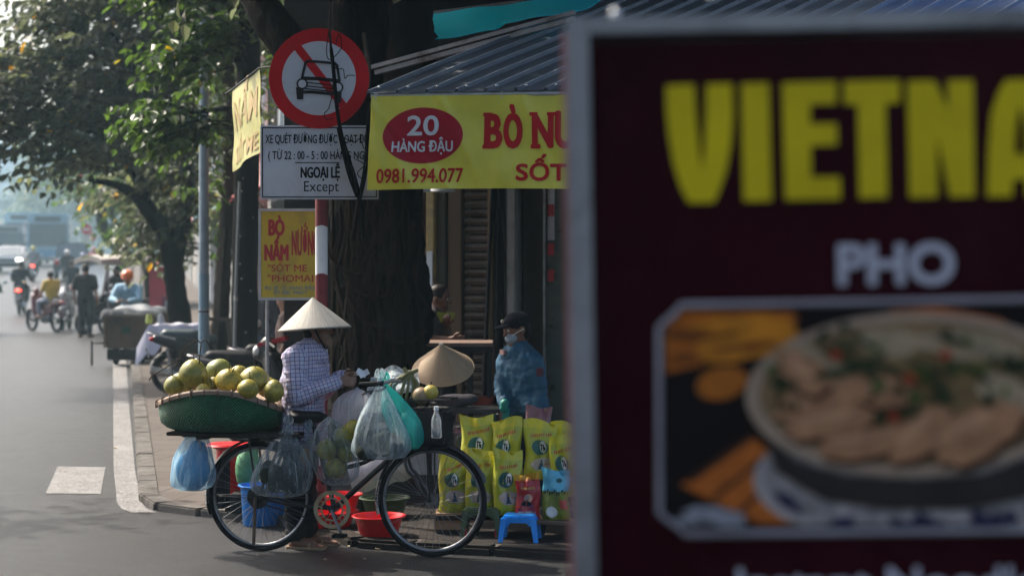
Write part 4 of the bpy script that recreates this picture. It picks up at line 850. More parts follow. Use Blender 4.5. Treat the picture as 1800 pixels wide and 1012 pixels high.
# traffic light and no-entry signs far up the street
Yt = 105; T = thing('traffic_light', 'red traffic light on a thin pole, high in the haze above the bus', 'traffic light', G(150, Yt)); b = T.location.copy(); c = P(136, 308, Yt) - b
mb = MB(); mb.tube([(0, 0, 0), (0, 0, c.z + 1)], .07, 8); mb.tube([(0, 0, c.z + .9), (c.x, 0, c.z + .7)], .05, 8); mb.build('pole', STEEL, T)
mb = MB(); mb.box((c.x, .1, c.z - .35), (.36, .2, 1.1)); mb.build('housing', BLACK, T, bevel=.02)
mb = MB(); mb.tube([(c.x, -.01, c.z), (c.x, -.04, c.z)], .14, 16); lm = M('red_light', (1, .06, .05), .5, 0, emit=9); mb.build('red_lamp', lm, T)
for i, (px, py, r, Yn, lb) in enumerate([(152, 403, .26, 92, 'no entry sign on a post, the higher and larger of two up the street'), (163, 416, .2, 96, 'no entry sign on a post, the lower and smaller of two up the street')]):
    T = thing('no_entry_sign', lb, 'road sign', G(px, Yn), 0, 'far no entry signs'); c = P(px, py, Yn) - T.location
    mb = MB(); mb.tube([(0, .06, 0), (0, .06, c.z + .3)], .04, 8); mb.build('post', STEEL, T); mb = MB(); mb.tube([c, c + V((0, -.02, 0))], r, 24); o = mb.build('disc', M('far_sign_red', (.5, .02, .03), .5), T)
    mb = MB(); mb.box(c + V((0, -.027, 0)), (r * 1.3, .01, r * .3)); mb.build('bar', WHT, o, smooth=False)
# ------------------------------------------------------------------ people
SKIN = M('skin', (.30, .16, .10), .5, .18, 6); SKIN_D = M('skin_tanned', (.20, .10, .065), .5, .2, 6); HAIR = M('black_hair', (.012, .010, .010), .5, .3, 30)
def hand_caps(w_, d, s, curl=.5, k=1.0):
    d = V(d).normalized(); s = (V(s) - d * V(s).dot(d)).normalized(); n = d.cross(s); out = []; w_ = V(w_)
    for i, (off, Ln) in enumerate(((.030, .066), (.010, .074), (-.010, .069), (-.028, .052))):
        a = w_ + s * off * .6 * k; b = w_ + d * .082 * k + s * off * k; cu = curl * (1 + .12 * i)
        d1 = d * math.cos(cu * .7) + n * math.sin(cu * .7); d2 = d * math.cos(cu * 1.6) + n * math.sin(cu * 1.6); d3 = d * math.cos(cu * 2.3) + n * math.sin(cu * 2.3)
        p1 = b + d1 * Ln * .45 * k; p2 = p1 + d2 * Ln * .33 * k; p3 = p2 + d3 * Ln * .24 * k
        out += [(a, .0135 * k, b, .0108 * k), (b, .0098 * k, p1, .009 * k), (p1, .009 * k, p2, .0082 * k), (p2, .0082 * k, p3, .0072 * k)]
    t0 = w_ + d * .028 * k + s * .024 * k; t1 = t0 + (d * .55 + s * .75 + n * .2).normalized() * .036 * k; t2 = t1 + (d * .85 + s * .2 + n * .45).normalized() * .032 * k
    return out + [(w_, .017 * k, t0, .014 * k), (t0, .0135 * k, t1, .011 * k), (t1, .011 * k, t2, .0085 * k)]
DEF = dict(pel=(0, 0, .88), ch=(.01, 0, 1.17), nk=(0, 0, 1.33), hd=(.025, 0, 1.475), sl=(0, .165, 1.29), sr=(0, -.165, 1.29), el=(-.02, .21, 1.03), er=(-.02, -.21, 1.03), wl=(.06, .22, .80), wr=(.06, -.22, .80),
           hl=(0, .085, .85), hr=(0, -.085, .85), kl=(.02, .09, .46), kr=(.02, -.09, .46), al=(-.02, .095, .085), ar=(-.02, -.095, .085), tl=(.15, .11, .03), tr=(.15, -.11, .03), face=(1, 0, 0), up=(0, 0, 1))
from mathutils import noise as mnoise
def folds(me, a, b):
    """cloth creases pressed into a garment"""
    nm = [v.normal.copy() for v in me.vertices]
    for v, n in zip(me.vertices, nm):
        c = v.co; v.co = c + n * (a * mnoise.noise(V((c.x * 9, c.y * 9, c.z * 15 + c.x * 6))) + b * (abs(mnoise.noise(V((c.x * 16 + 7, c.y * 16, c.z * 22)))) - .25))
    me.update()
def human(label, loc, rz, J=None, k=1.0, skin=SKIN, top=None, bottom=None, sleeve='long', hair='short', vox=.011, near=False, shoe=None, group=None, curl=.6, hdl=None, hdr=None, thl=None, thr=None, loose=.018, hem=None, pants='long', it=3):
    j = {a: V(b) for a, b in DEF.items()}
    for a, b in (J or {}).items(): j[a] = V(b)
    j = {a: (b if a in ('face', 'up') else b * k) for a, b in j.items()}
    T = thing('person', label, 'person', loc, rz, group)
    f = j['face'].normalized(); up = (j['up'] - f * j['up'].dot(f)).normalized(); lf = up.cross(f); Rm = Matrix((f, lf, up)).transposed()
    tor = []
    for s, (S, Hh) in ((1, ('sl', 'hl')), (-1, ('sr', 'hr'))):
        a = lerp(j['nk'], j[S], .62) - V((0, 0, .045 * k)); m_ = j['ch'] + (j[S] - j['nk']) * .42 - (j['nk'] - j['ch']) * .05; p = j['pel'] + (j[Hh] - j['pel']) * .75
        tor += [(a, .072 * k, m_, .098 * k), (m_, .098 * k, lerp(m_, p, .55), .085 * k), (lerp(m_, p, .55), .085 * k, p, .098 * k), (j['nk'] - V((0, 0, .02)) * k, .05 * k, lerp(j['nk'], j[S], .9), .055 * k)]
    tor += [(j['ch'], .10 * k, j['pel'], .10 * k)]
    arms = {}; legs = {}
    for s in 'lr':
        arms[s] = [(j['s' + s], .056 * k, j['e' + s], .042 * k), (j['e' + s], .042 * k, j['w' + s], .027 * k)]
        legs[s] = [(j['h' + s], .085 * k, j['k' + s], .058 * k), (j['k' + s], .056 * k, lerp(j['k' + s], j['a' + s], .35), .055 * k), (lerp(j['k' + s], j['a' + s], .35), .055 * k, j['a' + s], .036 * k)]
    B = MB(); h = j['hd']
    B.ball(h + Rm @ V((-.005, 0, .02)) * k, (.098 * k, .077 * k, .10 * k), Rm); B.ball(h + Rm @ V((.018, 0, -.055)) * k, (.068 * k, .058 * k, .062 * k), Rm)
    B.cap(j['nk'] - (j['hd'] - j['nk']) * .2, .054 * k, h + Rm @ V((-.02, 0, -.05)) * k, .052 * k)
    B.cap(h + Rm @ V((.088, 0, .012)) * k, .010 * k, h + Rm @ V((.106, 0, -.018)) * k, .015 * k, 8)      # nose
    B.cap(h + Rm @ V((.076, -.018, -.055)) * k, .011 * k, h + Rm @ V((.076, .018, -.055)) * k, .011 * k, 8)   # lips
    B.ball(h + Rm @ V((.066, 0, -.098)) * k, .026 * k)                                                    # chin
    for s in (-1, 1):
        B.ball(h + Rm @ V((-.01, s * .078, -.005)) * k, (.022 * k, .010 * k, .033 * k), Rm); B.cap(h + Rm @ V((.083, s * .014, .03)) * k, .011 * k, h + Rm @ V((.075, s * .045, .032)) * k, .011 * k, 8)
    sh = .012 * k
    for c in tor: B.cap(c[0], c[1] - sh, c[2], c[3] - sh, 12)
    for s in 'lr':
        for c in arms[s]: B.cap(*c)
        for c in legs[s]: B.cap(*c)
        d = (hdl if s == 'l' else hdr); d = V(d) if d else (j['w' + s] - j['e' + s]); sd = (thl if s == 'l' else thr); sd = V(sd) if sd else (V((1, 0, 0)) if abs(d.normalized().x) < .8 else V((0, 0, 1)))
        for c in hand_caps(j['w' + s], d, sd, curl if s == 'l' else -curl, k): B.cap(*c, 8)
        fd = (j['t' + s] - j['a' + s]); fd.z = 0; fd.normalize(); lat = V((-fd.y, fd.x, 0))
        B.cap(j['a' + s], .036 * k, j['a' + s] - fd * .03 * k - V((0, 0, .05)) * k, .030 * k); B.cap(j['a' + s] - V((0, 0, .03)) * k, .034 * k, j['t' + s] - fd * .05 * k + V((0, 0, .012)) * k, .028 * k)
        for q in range(5): B.cap(j['t' + s] - fd * .07 * k + lat * (q - 2) * .012 * k, .015 * k, j['t' + s] + fd * (.028 - .008 * abs(q - 1)) * k + lat * (q - 2) * .017 * k - V((0, 0, .005)) * k, .010 * k, 8)
    body = link('body', blob(B, min(vox, .0065) if near else vox, 2), skin, T)
    if near:
        for s in (-1, 1):
            e = MB(); e.ball(h + Rm @ V((.085, s * .03, .012)) * k, .013 * k); eo = e.build('eye', M('eye_white', (.5, .48, .45), .25), T); e = MB(); e.ball(h + Rm @ V((.0925, s * .03, .012)) * k, .0075 * k); e.build('iris', BLACK, eo)
    ex = loose * k
    if top:
        C = MB()
        for c in tor: C.cap(c[0], c[1] + ex, c[2], c[3] + ex, 14)
        C.cap(j['nk'] - V((0, 0, .06)) * k, .085 * k + ex, j['nk'] - V((0, 0, .015)) * k, .064 * k + ex * .6, 14)
        if hem is not None:
            for s in ('hl', 'hr'):
                p = j['pel'] + (j[s] - j['pel']) * .8; C.cap(p, .105 * k + ex, V((p.x, p.y, hem * k)), .112 * k + ex, 14)
        for s in 'lr':
            a, b = arms[s]
            if sleeve == 'long': C.cap(a[0], a[1] + ex, a[2], a[3] + ex * 1.05, 12); C.cap(b[0], b[1] + ex * 1.05, lerp(b[0], b[2], .93), b[3] + ex * .9, 12)
            else: C.cap(a[0], a[1] + ex, lerp(a[0], a[2], .72), a[3] + ex * 1.5, 12)
        me = blob(C, vox, it)
        if near: folds(me, .010, .016)
        if near: bone_uv(me, [c for c in tor[:0]] + [(j['ch'] + V((0, 0, .2)), 0, j['pel'] - V((0, 0, .3)), 0)] + arms['l'] + arms['r'])
        link('shirt', me, top, T)
    if bottom:
        C = MB(); C.cap(j['hl'] + V((0, 0, .03)), .095 * k, j['hr'] + V((0, 0, .03)), .095 * k)
        for s in 'lr':
            l = legs[s]
            C.cap(l[0][0], l[0][1] + ex, l[0][2], l[0][3] + ex, 12)
            if pants == 'long': C.cap(l[1][0], l[1][1] + ex, l[2][0], l[2][1] + ex * .8, 12); C.cap(l[2][0], l[2][1] + ex * .8, lerp(l[2][0], l[2][2], .84), l[2][3] + ex * 1.1, 12)
        mt = blob(C, vox, 3); folds(mt, .010, .014); link('trousers', mt, bottom, T)
    if shoe:
        for s in 'lr':
            C = MB(); a, t = j['a' + s], j['t' + s]; fd = (t - a); fd.z = 0; fd.normalize()
            C.cap(a - fd * .03 * k - V((0, 0, .04)) * k, .043 * k, t - V((0, 0, -.008)) * k, .040 * k, 12); C.cap(a - V((0, 0, .01)) * k, .044 * k, a - V((0, 0, .04)) * k, .046 * k)
            link('shoe', blob(C, max(vox, .009), 2), shoe, T)
    if hair:
        C = MB(); C.ball(h + Rm @ V((-.018, 0, .035)) * k, (.100 * k, .086 * k, .095 * k), Rm)
        if hair == 'bun': C.ball(h + Rm @ V((-.10, 0, -.02)) * k, .045 * k)
        if hair == 'nape': C.ball(h + Rm @ V((-.055, 0, -.03)) * k, (.055 * k, .072 * k, .075 * k), Rm)
        link('hair', blob(C, max(vox, .009), 2), HAIR, T)
    T['_'] = 0; del T['_']
    return T, j, Rm
def bone_uv(me, bones):
    n = len(me.vertices); co = np.empty(n * 3); me.vertices.foreach_get('co', co); co = co.reshape(n, 3); best = np.full(n, 1e9); out = np.zeros((n, 3))
    for i, (a, ra, b, rb) in enumerate(bones):
        a, b = np.array(a), np.array(b); d = b - a; L = np.linalg.norm(d); d /= L; t = np.clip((co - a) @ d, 0, L); q = co - (a + t[:, None] * d); ds = np.linalg.norm(q, axis=1) - (.15 if i == 0 else .06)
        ref = np.array((0, 1., 0)) if abs(d[1]) < .8 else np.array((1., 0, 0)); u = np.cross(d, ref); u /= np.linalg.norm(u); v = np.cross(d, u)
        ang = np.arctan2(q @ v, q @ u); rr = .15 if i == 0 else .062
        m_ = ds < best; best[m_] = ds[m_]; out[m_, 0] = ang[m_] * rr; out[m_, 1] = (co - a)[m_] @ d
    at = me.attributes.new('fuv', 'FLOAT_VECTOR', 'POINT'); at.data.foreach_set('vector', out.ravel())
def plaid():
    m, nt, p, out = newmat('plaid_cotton'); at = nd(nt, 'Attribute', attribute_name='fuv'); sp = nd(nt, 'SeparateXYZ'); nt.links.new(at.outputs['Vector'], sp.inputs[0])
    def lines(o, pitch, wd, off=0):
        a = nd(nt, 'Math', operation='MULTIPLY_ADD'); a.inputs[1].default_value = 1 / pitch; a.inputs[2].default_value = 10 + off; nt.links.new(o, a.inputs[0]); b = nd(nt, 'Math', operation='FRACT'); nt.links.new(a.outputs[0], b.inputs[0])
        c = nd(nt, 'Math', operation='LESS_THAN'); c.inputs[1].default_value = wd; nt.links.new(b.outputs[0], c.inputs[0]); return c.outputs[0]
    col = (.50, .48, .60)
    def lay(col, f, c, k):
        m1 = nd(nt, 'Math', operation='MULTIPLY'); nt.links.new(f, m1.inputs[0]); m1.inputs[1].default_value = k; return mixcol(nt, m1.outputs[0], col, c)
    c = lay(col, lines(sp.outputs[0], .052, .5), (.50, .36, .46), .45); c = lay(c, lines(sp.outputs[1], .052, .5), (.36, .38, .58), .4)
    for o in (0, 1): c = lay(c, lines(sp.outputs[o], .026, .17), (.045, .055, .15), .8)
    nt.links.new(c, p.inputs['Base Color']); p.inputs['Roughness'].default_value = .85; p.inputs['Specular IOR Level'].default_value = .2
    bump(nt, noise(nt, 13, 4, .6, None, 1.0), p, .55, .03); return m
NAVY = M('black_cotton', (.013, .013, .016), .85, .3, 9, bmp=.3, bscale=16, spec=.2)
# conical palm leaf hat
def hatmat(name, c, st_):
    m, nt, p, out = newmat(name); tc = nd(nt, 'TexCoord').outputs['Object']; sp = nd(nt, 'SeparateXYZ'); nt.links.new(tc, sp.inputs[0])
    at = nd(nt, 'Math', operation='ARCTAN2'); nt.links.new(sp.outputs[1], at.inputs[0]); nt.links.new(sp.outputs[0], at.inputs[1])
    cx = nd(nt, 'CombineXYZ'); nt.links.new(at.outputs[0], cx.inputs[0]); nt.links.new(sp.outputs[2], cx.inputs[1]); mp = nd(nt, 'Mapping'); mp.inputs['Scale'].default_value = (st_, 1.5, 1); nt.links.new(cx.outputs[0], mp.inputs[0])
    n = noise(nt, 3, 4, .6, mp.outputs[0]); wv = nd(nt, 'Math', operation='MULTIPLY'); nt.links.new(sp.outputs[2], wv.inputs[0]); wv.inputs[1].default_value = 60; fr = nd(nt, 'Math', operation='FRACT'); nt.links.new(wv.outputs[0], fr.inputs[0])
    rg = ramp(nt, fr.outputs[0], .0, .18, (.0, .0, .0), (1, 1, 1)); col = mixcol(nt, ramp(nt, n, .3, .7), tuple(x * .5 for x in c), tuple(x * 1.25 for x in c)); col = mixcol(nt, rg, tuple(x * .72 for x in c), col)
    bl = ramp(nt, noise(nt, 7, 6, .7, tc), .5, .75); col = mixcol(nt, bl, col, tuple(x * .7 for x in c)); nt.links.new(col, p.inputs['Base Color']); p.inputs['Roughness'].default_value = .7
    hh = nd(nt, 'Math', operation='ADD'); nt.links.new(n, hh.inputs[0]); nt.links.new(fr.outputs[0], hh.inputs[1]); bump(nt, hh.outputs[0], p, .3, .006); return m
def hat_mesh(r, h):
    mb = MB(); pr_ = [(r * q, h * (1 - q) ** .97 + .004) for q in (1, .97, .9, .8, .7, .6, .5, .4, .3, .2, .1, .03, 0)]; inn = [(r * q * .985, h * (1 - q) ** .97 - .004) for q in (0, .03, .1, .3, .5, .7, .9, 1)]
    mb.lathe(pr_ + inn, n=64); mb.ring((0, 0, .002), r * .995, .005, 'z', 64, 6); return mb
# ------------------------------------------------------------------ the vendor's bicycle
BO = V((-1.631, 11.81, 0)); BRZ = math.atan2(-.22, 1.124); bex = V((math.cos(BRZ), math.sin(BRZ), 0)); bey = V((-math.sin(BRZ), math.cos(BRZ), 0))
def Bw(px, py, dy=0):        # photo pixel on the bicycle's own plane, dy metres to its far side -> world
    k = (px - 900) / F; Y = (dy + BO.dot(bey)) / (k * bey.x + bey.y); return P(px, py, Y)
def Bl(px, py, dy=0):
    q = Bw(px, py, dy) - BO; return V((q.dot(bex), q.dot(bey), q.z))
BT = thing('bicycle', 'old black bicycle loaded with a fruit basket and hanging plastic bags', 'bicycle', BO, BRZ)
WR = .356; WB = 1.145
FRM = M('bike_black', (.010, .010, .011), .4, .4, 8, dirt=(.05, .035, .025)); RIM = M('dull_rim', (.22, .23, .24), .38, .3, 12, metal=.7, dirt=(.07, .05, .04))
for x0 in (0, WB):
    mb = MB(); mb.ring((x0, 0, WR), .318, .0125, 'y', 64, 8); mb.tube([(x0, -.05, WR), (x0, .05, WR)], .016, 12)
    for s in (-1, 1): mb.tube([(x0, s * .028, WR), (x0, s * .033, WR)], .034, 16)
    for i in range(36):
        a = i / 36 * 6.2832; b = a + (.55 if (i // 2) % 2 else -.55); s = 1 if i % 2 else -1
        mb.tube([(x0 + .032 * math.cos(b), s * .03, WR + .032 * math.sin(b)), (x0 + .312 * math.cos(a), 0, WR + .312 * math.sin(a))], .0016, 4, cap=False)
    wh = mb.build('wheel', [RIM], BT); mb = MB(); mb.ring((x0, 0, WR), WR - .019, .019, 'y', 80, 10); mb.build('tyre', RUBBER, wh)
bbk = Bl(588, 893); hb, ht = Bl(713, 795), Bl(694, 690); sc_ = Bl(548, 733)
mb = MB()
mb.tube([bbk, hb + (ht - hb) * .12], .019, 12); mb.tube([hb, ht], .021, 12); mb.tube([bbk, lerp(bbk, sc_, .97)], .016, 12)
mb.tube(spline([hb + (ht - hb) * .6, lerp(bbk, hb, .55) + V((-.02, 0, .12)), lerp(bbk, sc_, .42)], 8), .015, 10)
for s in (-1, 1):
    mb.tube([bbk + V((0, s * .03, 0)), (.2, s * .055, .315), (0, s * .06, WR)], .010, 8); mb.tube([lerp(bbk, sc_, .78) + V((0, s * .02, 0)), (.12, s * .055, .62), (0, s * .06, WR)], .008, 8)
mb.tube([bbk + V((0, -.05, 0)), bbk + V((0, .05, 0))], .024, 14); mb.build('frame', FRM, BT)
mb = MB(); fc = hb + V((.012, 0, -.03))
for s in (-1, 1): mb.tube(spline([hb + V((0, s * .035, .02)), fc + V((.01, s * .052, -.07)), (WB - .10, s * .055, .50), (WB - .055, s * .055, .41), (WB, s * .055, WR)], 6), .011, 8)
mb.tube([hb + V((0, -.045, .015)), hb + V((0, .045, .015))], .018, 10); mb.build('fork', FRM, BT)
mb = MB(); st_ = ht + (ht - hb).normalized() * .05; mb.tube([ht, st_, st_ + V((.03, 0, .02))], .013, 10); hs = st_ + V((.03, 0, .02))
gr = Bl(655, 675, -.27); gl = Bl(668, 668, .27)
for s, g in ((-1, gr), (1, gl)): mb.tube(spline([hs, hs + V((.03, s * .08, .01)), hs + V((.01, s * .19, .02)), g + V((.05, -s * .01, .004)), g + V((-.02, 0, 0))], 6), .011, 10)
hbo = mb.build('handlebar', M('bar_chrome', (.30, .30, .31), .35, .3, metal=.8), BT)
for g in (gr, gl): mb = MB(); mb.tube([g + V((.07, 0, .005)), g + V((-.085, 0, -.004))], [.017, .0165], 12); mb.build('grip', RUBBER, hbo)
for g in (gr, gl): mb = MB(); mb.tube(spline([g + V((.085, 0, -.01)), g + V((.06, 0, -.035)), g + V((-.02, 0, -.045)), g + V((-.07, 0, -.065))], 5), .006, 7); mb.build('brake_lever', DARKPL, hbo)
mb = MB(); sx, sz = sc_.x - .012, sc_.z
def sad(u, v):
    t = u * 6.2832; w_ = [0, .012, .025, .03, .045, .07, .10, .115, .11, .08, 0]; i = v * 10; a = int(min(9, i)); wd = lerp(w_[a], w_[a + 1], i - a)
    return V((sx + .13 - v * .27, wd * math.cos(t), sz + .012 + .02 * math.sin(v * 5) * 0 + (.028 if math.sin(t) > 0 else .05) * math.sin(t) * min(1, wd / .03) + .02 * (v > .7) * (v - .7)))
mb.grid(sad, 20, 22, True); so_ = mb.build('saddle', M('saddle_vinyl', (.012, .012, .013), .5, .3), BT)
mb = MB(); mb.tube([lerp(bbk, sc_, .9), (sx, 0, sz - .01)], .012, 8)
for q in (0, .6, 1.2): mb.ring((sx - .07, -.03, sz - .05 + q * .02), .018, .003, 'z', 14, 5); mb.ring((sx - .07, .03, sz - .05 + q * .02), .018, .003, 'z', 14, 5)
mb.build('seat_post', STEEL, so_)
for x0, a0, a1, nm in ((0, 35, 200, 'rear'), (WB, 20, 195, 'front')):
    mb = MB(); pr_ = arc((x0, 0, WR), .378, a0, a1, 30); vs = []
    for p in pr_:
        d = (p - V((x0, 0, WR))).normalized()
        for q in range(7):
            t = (q - 3) / 3; vs.append(p + V((0, t * .029, 0)) - d * (.016 * t * t))
    mb.cur = 0; mb.add(vs, [(i * 7 + q, i * 7 + q + 1, (i + 1) * 7 + q + 1, (i + 1) * 7 + q) for i in range(30) for q in range(6)])
    if x0 == 0: mb.m = [1 if 22 <= (i // 6) <= 27 else 0 for i in range(len(mb.f))]
    else: mb.m = [1 if (i // 6) >= 24 else 0 for i in range(len(mb.f))]
    for s in (-1, 1): mb.tube([(x0, s * .062, WR), V((x0, s * .03, WR)) + V((.372 * math.cos(R(a1 - 20)), 0, .372 * math.sin(R(a1 - 20))))], .0025, 5)
    mb.build('mudguard', [FRM, CHROME], BT)
mb = MB(); GOLD = M('tarnished_gold', (.36, .29, .17), .5, .3, 12, metal=0, dirt=(.16, .12, .07)); cw = bbk + V((0, -.055, 0))
mb.lathe([(.096, -.002), (.120, -.002), (.120, .002), (.096, .002)], (0, 0, 0), 48, mod=lambda t, z: 1); mb.v = [cw + V((v.x, v.z, v.y)) for v in mb.v]; mb.f = mb.f + [(3 * 48 + j, 3 * 48 + (j + 1) % 48, (j + 1) % 48, j) for j in range(48)]; mb.m += [0] * 48
mb.f = [f for f in mb.f if len(f) == 4]; mb.m = [0] * len(mb.f)
mb.ring(cw, .119, .004, 'y', 48, 6); mb.ring(cw, .098, .003, 'y', 48, 6); mb.ring(cw, .07, .006, 'y', 40, 6)
for i in range(15): a = i / 15 * 6.283; mb.tube([cw + V((.07 * math.cos(a), 0, .07 * math.sin(a))), cw + V((.1 * math.cos(a), 0, .1 * math.sin(a)))], .0045, 5)
co = mb.build('chainwheel', GOLD, BT)
mb = MB()
for i in range(5): a = i / 5 * 6.283 + .3; mb.bar(cw + V((0, -.004, 0)), cw + V((.07 * math.cos(a), -.004, .07 * math.sin(a))), .014, .006)
mb.tube([cw + V((0, -.012, 0)), cw + V((0, .02, 0))], .022, 14); mb.build('spider', DARKPL, co)
cr = V((.072, 0, -.154)); mb = MB(); mb.bar(cw + V((0, -.02, 0)), cw + cr + V((0, -.03, 0)), .022, .014); ck_ = mb.build('crank', STEEL, BT, bevel=.004)
mb = MB(); pc = cw + cr + V((0, -.075, 0)); mb.box(pc, (.085, .075, .022)); mb.tube([pc + V((0, .05, 0)), pc], .006, 6); mb.build('pedal', RUBBER, ck_, bevel=.004)
c2 = bbk + V((0, .06, 0)) - cr; mb = MB(); mb.bar(bbk + V((0, .06, 0)), c2, .022, .014); ck2 = mb.build('crank', STEEL, BT, bevel=.004); mb = MB(); mb.box(c2 + V((0, .055, 0)), (.085, .075, .022)); mb.build('pedal', RUBBER, ck2, bevel=.004)
mb = MB(); mb.tube([bbk + V((0, -.045, .105)), (0.0, -.045, WR + .035)], .005, 6); mb.tube([bbk + V((0, -.045, -.105)), (.0, -.045, WR - .035)], .005, 6); mb.tube([(0, -.052, WR), (0, -.04, WR)], .04, 20); mb.build('chain', M('oily_chain', (.02, .017, .015), .5), BT)
mb = MB(); mb.tube([(0, -.045, WR), (0, -.05, WR)], .075, 20); mb.build('hub_cover', BLACK, BT)
mb = MB(); mb.tube([(-.012, -.07, WR), (-.02, -.08, .055)], .012, 8); mb.build('kickstand', M('rusty_stand', (.09, .055, .035), .7, .3, 14), BT)
# carrier with boards
mb = MB(); rz0 = .745
for y in (-.09, .09): mb.tube([(.30, y, rz0), (-.50, y, rz0)], .008, 7)
for x in (.28, .1, -.1, -.3, -.48): mb.tube([(x, -.09, rz0), (x, .09, rz0)], .007, 7)
for s in (-1, 1): mb.tube([(0, s * .07, WR), (-.05, s * .09, rz0)], .007, 7); mb.tube([(0, s * .07, WR), (.18, s * .09, rz0)], .007, 7)
cr_ = mb.build('rear_carrier', FRM, BT)
mb = MB()
for y in (-.14, .0, .14): mb.box((-.14, y, rz0 + .022), (.86, .11, .022))
mb.box((-.33, 0, rz0 + .0005), (.07, .42, .018)); mb.box((.1, 0, rz0 + .0005), (.07, .42, .018)); mb.build('carrier_board', M('dark_board', (.035, .028, .022), .8, .4, 6, st=(.3, 1, 1)), cr_, bevel=.003)
# front wire basket
mb = MB(); c0 = Bl(757, 742); bx, bz = c0.x, c0.z; w2, d2, h2 = .145, .13, .15; WIRE = M('dark_wire', (.03, .03, .032), .5)
for z, k in ((-h2, .86), (-h2 * .4, .92), (h2 * .3, .97), (h2, 1)):
    mb.tube([(bx - w2 * k, -d2 * k, bz + z), (bx + w2 * k, -d2 * k, bz + z), (bx + w2 * k, d2 * k, bz + z), (bx - w2 * k, d2 * k, bz + z)], .003 if z < h2 else .006, 5, closed=True)
for i in range(9):
    t = i / 8 * 2 - 1
    for s in (-1, 1):
        mb.tube([(bx + t * w2 * .86, s * d2 * .86, bz - h2), (bx + t * w2, s * d2, bz + h2)], .002, 4); mb.tube([(bx + s * w2 * .86, t * d2 * .86, bz - h2), (bx + s * w2, t * d2, bz + h2)], .002, 4)
    mb.tube([(bx + t * w2 * .86, -d2 * .86, bz - h2), (bx + t * w2 * .86, d2 * .86, bz - h2)], .002, 4)
for s in (-1, 1): mb.tube([(WB, s * .06, WR), (bx, s * .11, bz - h2)], .006, 6)
mb.build('front_basket', WIRE, BT)
mb = MB(); mb.box((bx, 0, bz - .02), (.25, .225, .23)); bl_ = mb.build('basket_lining', M('grimy_sack', (.045, .040, .038), .85, .4, 9, bmp=.4), BT, bevel=.02)
# ------------------------------------------------------------------ the vendor
wo = G(540, 11.96, 0); s_ = .00375 / .95
q = lambda px, py, y=0: ((px - 540) * s_, y, (1.93 - (py - 445) * .00375) / .95)
PL = plaid()
WT, wj, wR = human('street vendor in conical hat and plaid shirt behind the bicycle', wo, R(-7), dict(pel=q(537, 735), ch=q(538, 655), nk=q(548, 606), hd=q(560, 576), face=(1, -.12, -.10), sl=q(545, 622, .155), sr=q(527, 626, -.165), er=q(533, 692, -.205), wr=q(602, 668, -.10), el=q(556, 690, .19), wl=q(600, 660, .055),
    hl=q(536, 740, .085), hr=q(530, 740, -.085), kl=q(530, 850, .09), kr=q(522, 850, -.08), al=q(536, 941, .12), ar=q(524, 941, -.05), tl=q(582, 953, .11), tr=q(568, 954, -.07)), .95, SKIN_D, PL, NAVY, 'long', 'nape', .011, True, None, None, .85, hdl=(1, -.2, -.05), hdr=(1, .10, .02), thl=(0, -.3, 1), thr=(0, .3, 1), loose=.030, hem=.775, it=2)
HAT = hatmat('palm_leaf', (.42, .39, .34), 7)
ho = hat_mesh(.238, .205).build('conical_hat', HAT, WT); hp = P(553, 578, 11.96) - wo; ho.location = Matrix.Rotation(R(7), 3, 'Z') @ hp; ho.rotation_euler = (R(-2), R(-4), 0)
mb = MB(); hc = wj['hd']
for s in (-1, 1): mb.tube(spline([ho.location + V((0, s * .10, .06)), hc + V((.02, s * .083, -.05)), hc + V((.05, s * .03, -.125)), hc + V((.05, 0, -.132))], 5), .006, 5)
mb.build('chin_strap', NAVY, WT)
for a, b in (('al', 'tl'), ('ar', 'tr')):
    mb = MB(); fa, ta = wj[a], wj[b]; d = ta - fa; d.z = 0; d.normalize(); pf = []
    l_ = V((-d.y, d.x, 0))
    for t, wd in ((-.07, .02), (-.06, .034), (0, .036), (.08, .040), (.15, .046), (.19, .038), (.205, .02)): pf.append((t, wd))
    o_ = [fa + d * t + l_ * wd for t, wd in pf] + [fa + d * t - l_ * wd for t, wd in pf[::-1]]
    mb.prism([(v.x, v.y) for v in o_], .014, lambda u, v, w_: V((u, v, .001 + w_)))
    mb.tube(spline([fa + d * .10 + l_ * .042 + V((0, 0, -.07)), fa + d * .10 + l_ * .02 + V((0, 0, -.03)), fa + d * .10 - l_ * .02 + V((0, 0, -.03)), fa + d * .10 - l_ * .042 + V((0, 0, -.07))], 5), .007, 6)
    mb.build('sandal', M('tan_sandal', (.30, .21, .12), .6, .2), WT)
nb = P(634, 657, 11.93); o = thing('banknotes', 'few folded white paper slips held in the hands of the hat wearing vendor', 'paper', nb); PAP = M('paper_white', (.68, .69, .74), .7, .1)
for i, (a, dx, dz) in enumerate(((.1, 0, 0), (.45, .01, .012), (-.5, .035, .006))):
    m_ = MB(); Rr = Matrix.Rotation(a, 3, 'Y') @ Matrix.Rotation(.9 + i * .3, 3, 'X'); m_.sheet(lambda u, v, w_: Rr @ V(((u - .5) * .10, (v - .5) * .055, .014 * math.sin(u * 5 + i) + w_)) + V((dx, -.01 * i, dz)), 8, 4, .0012); m_.build('slip', PAP, o)
o.scale = (.68, .68, .68)
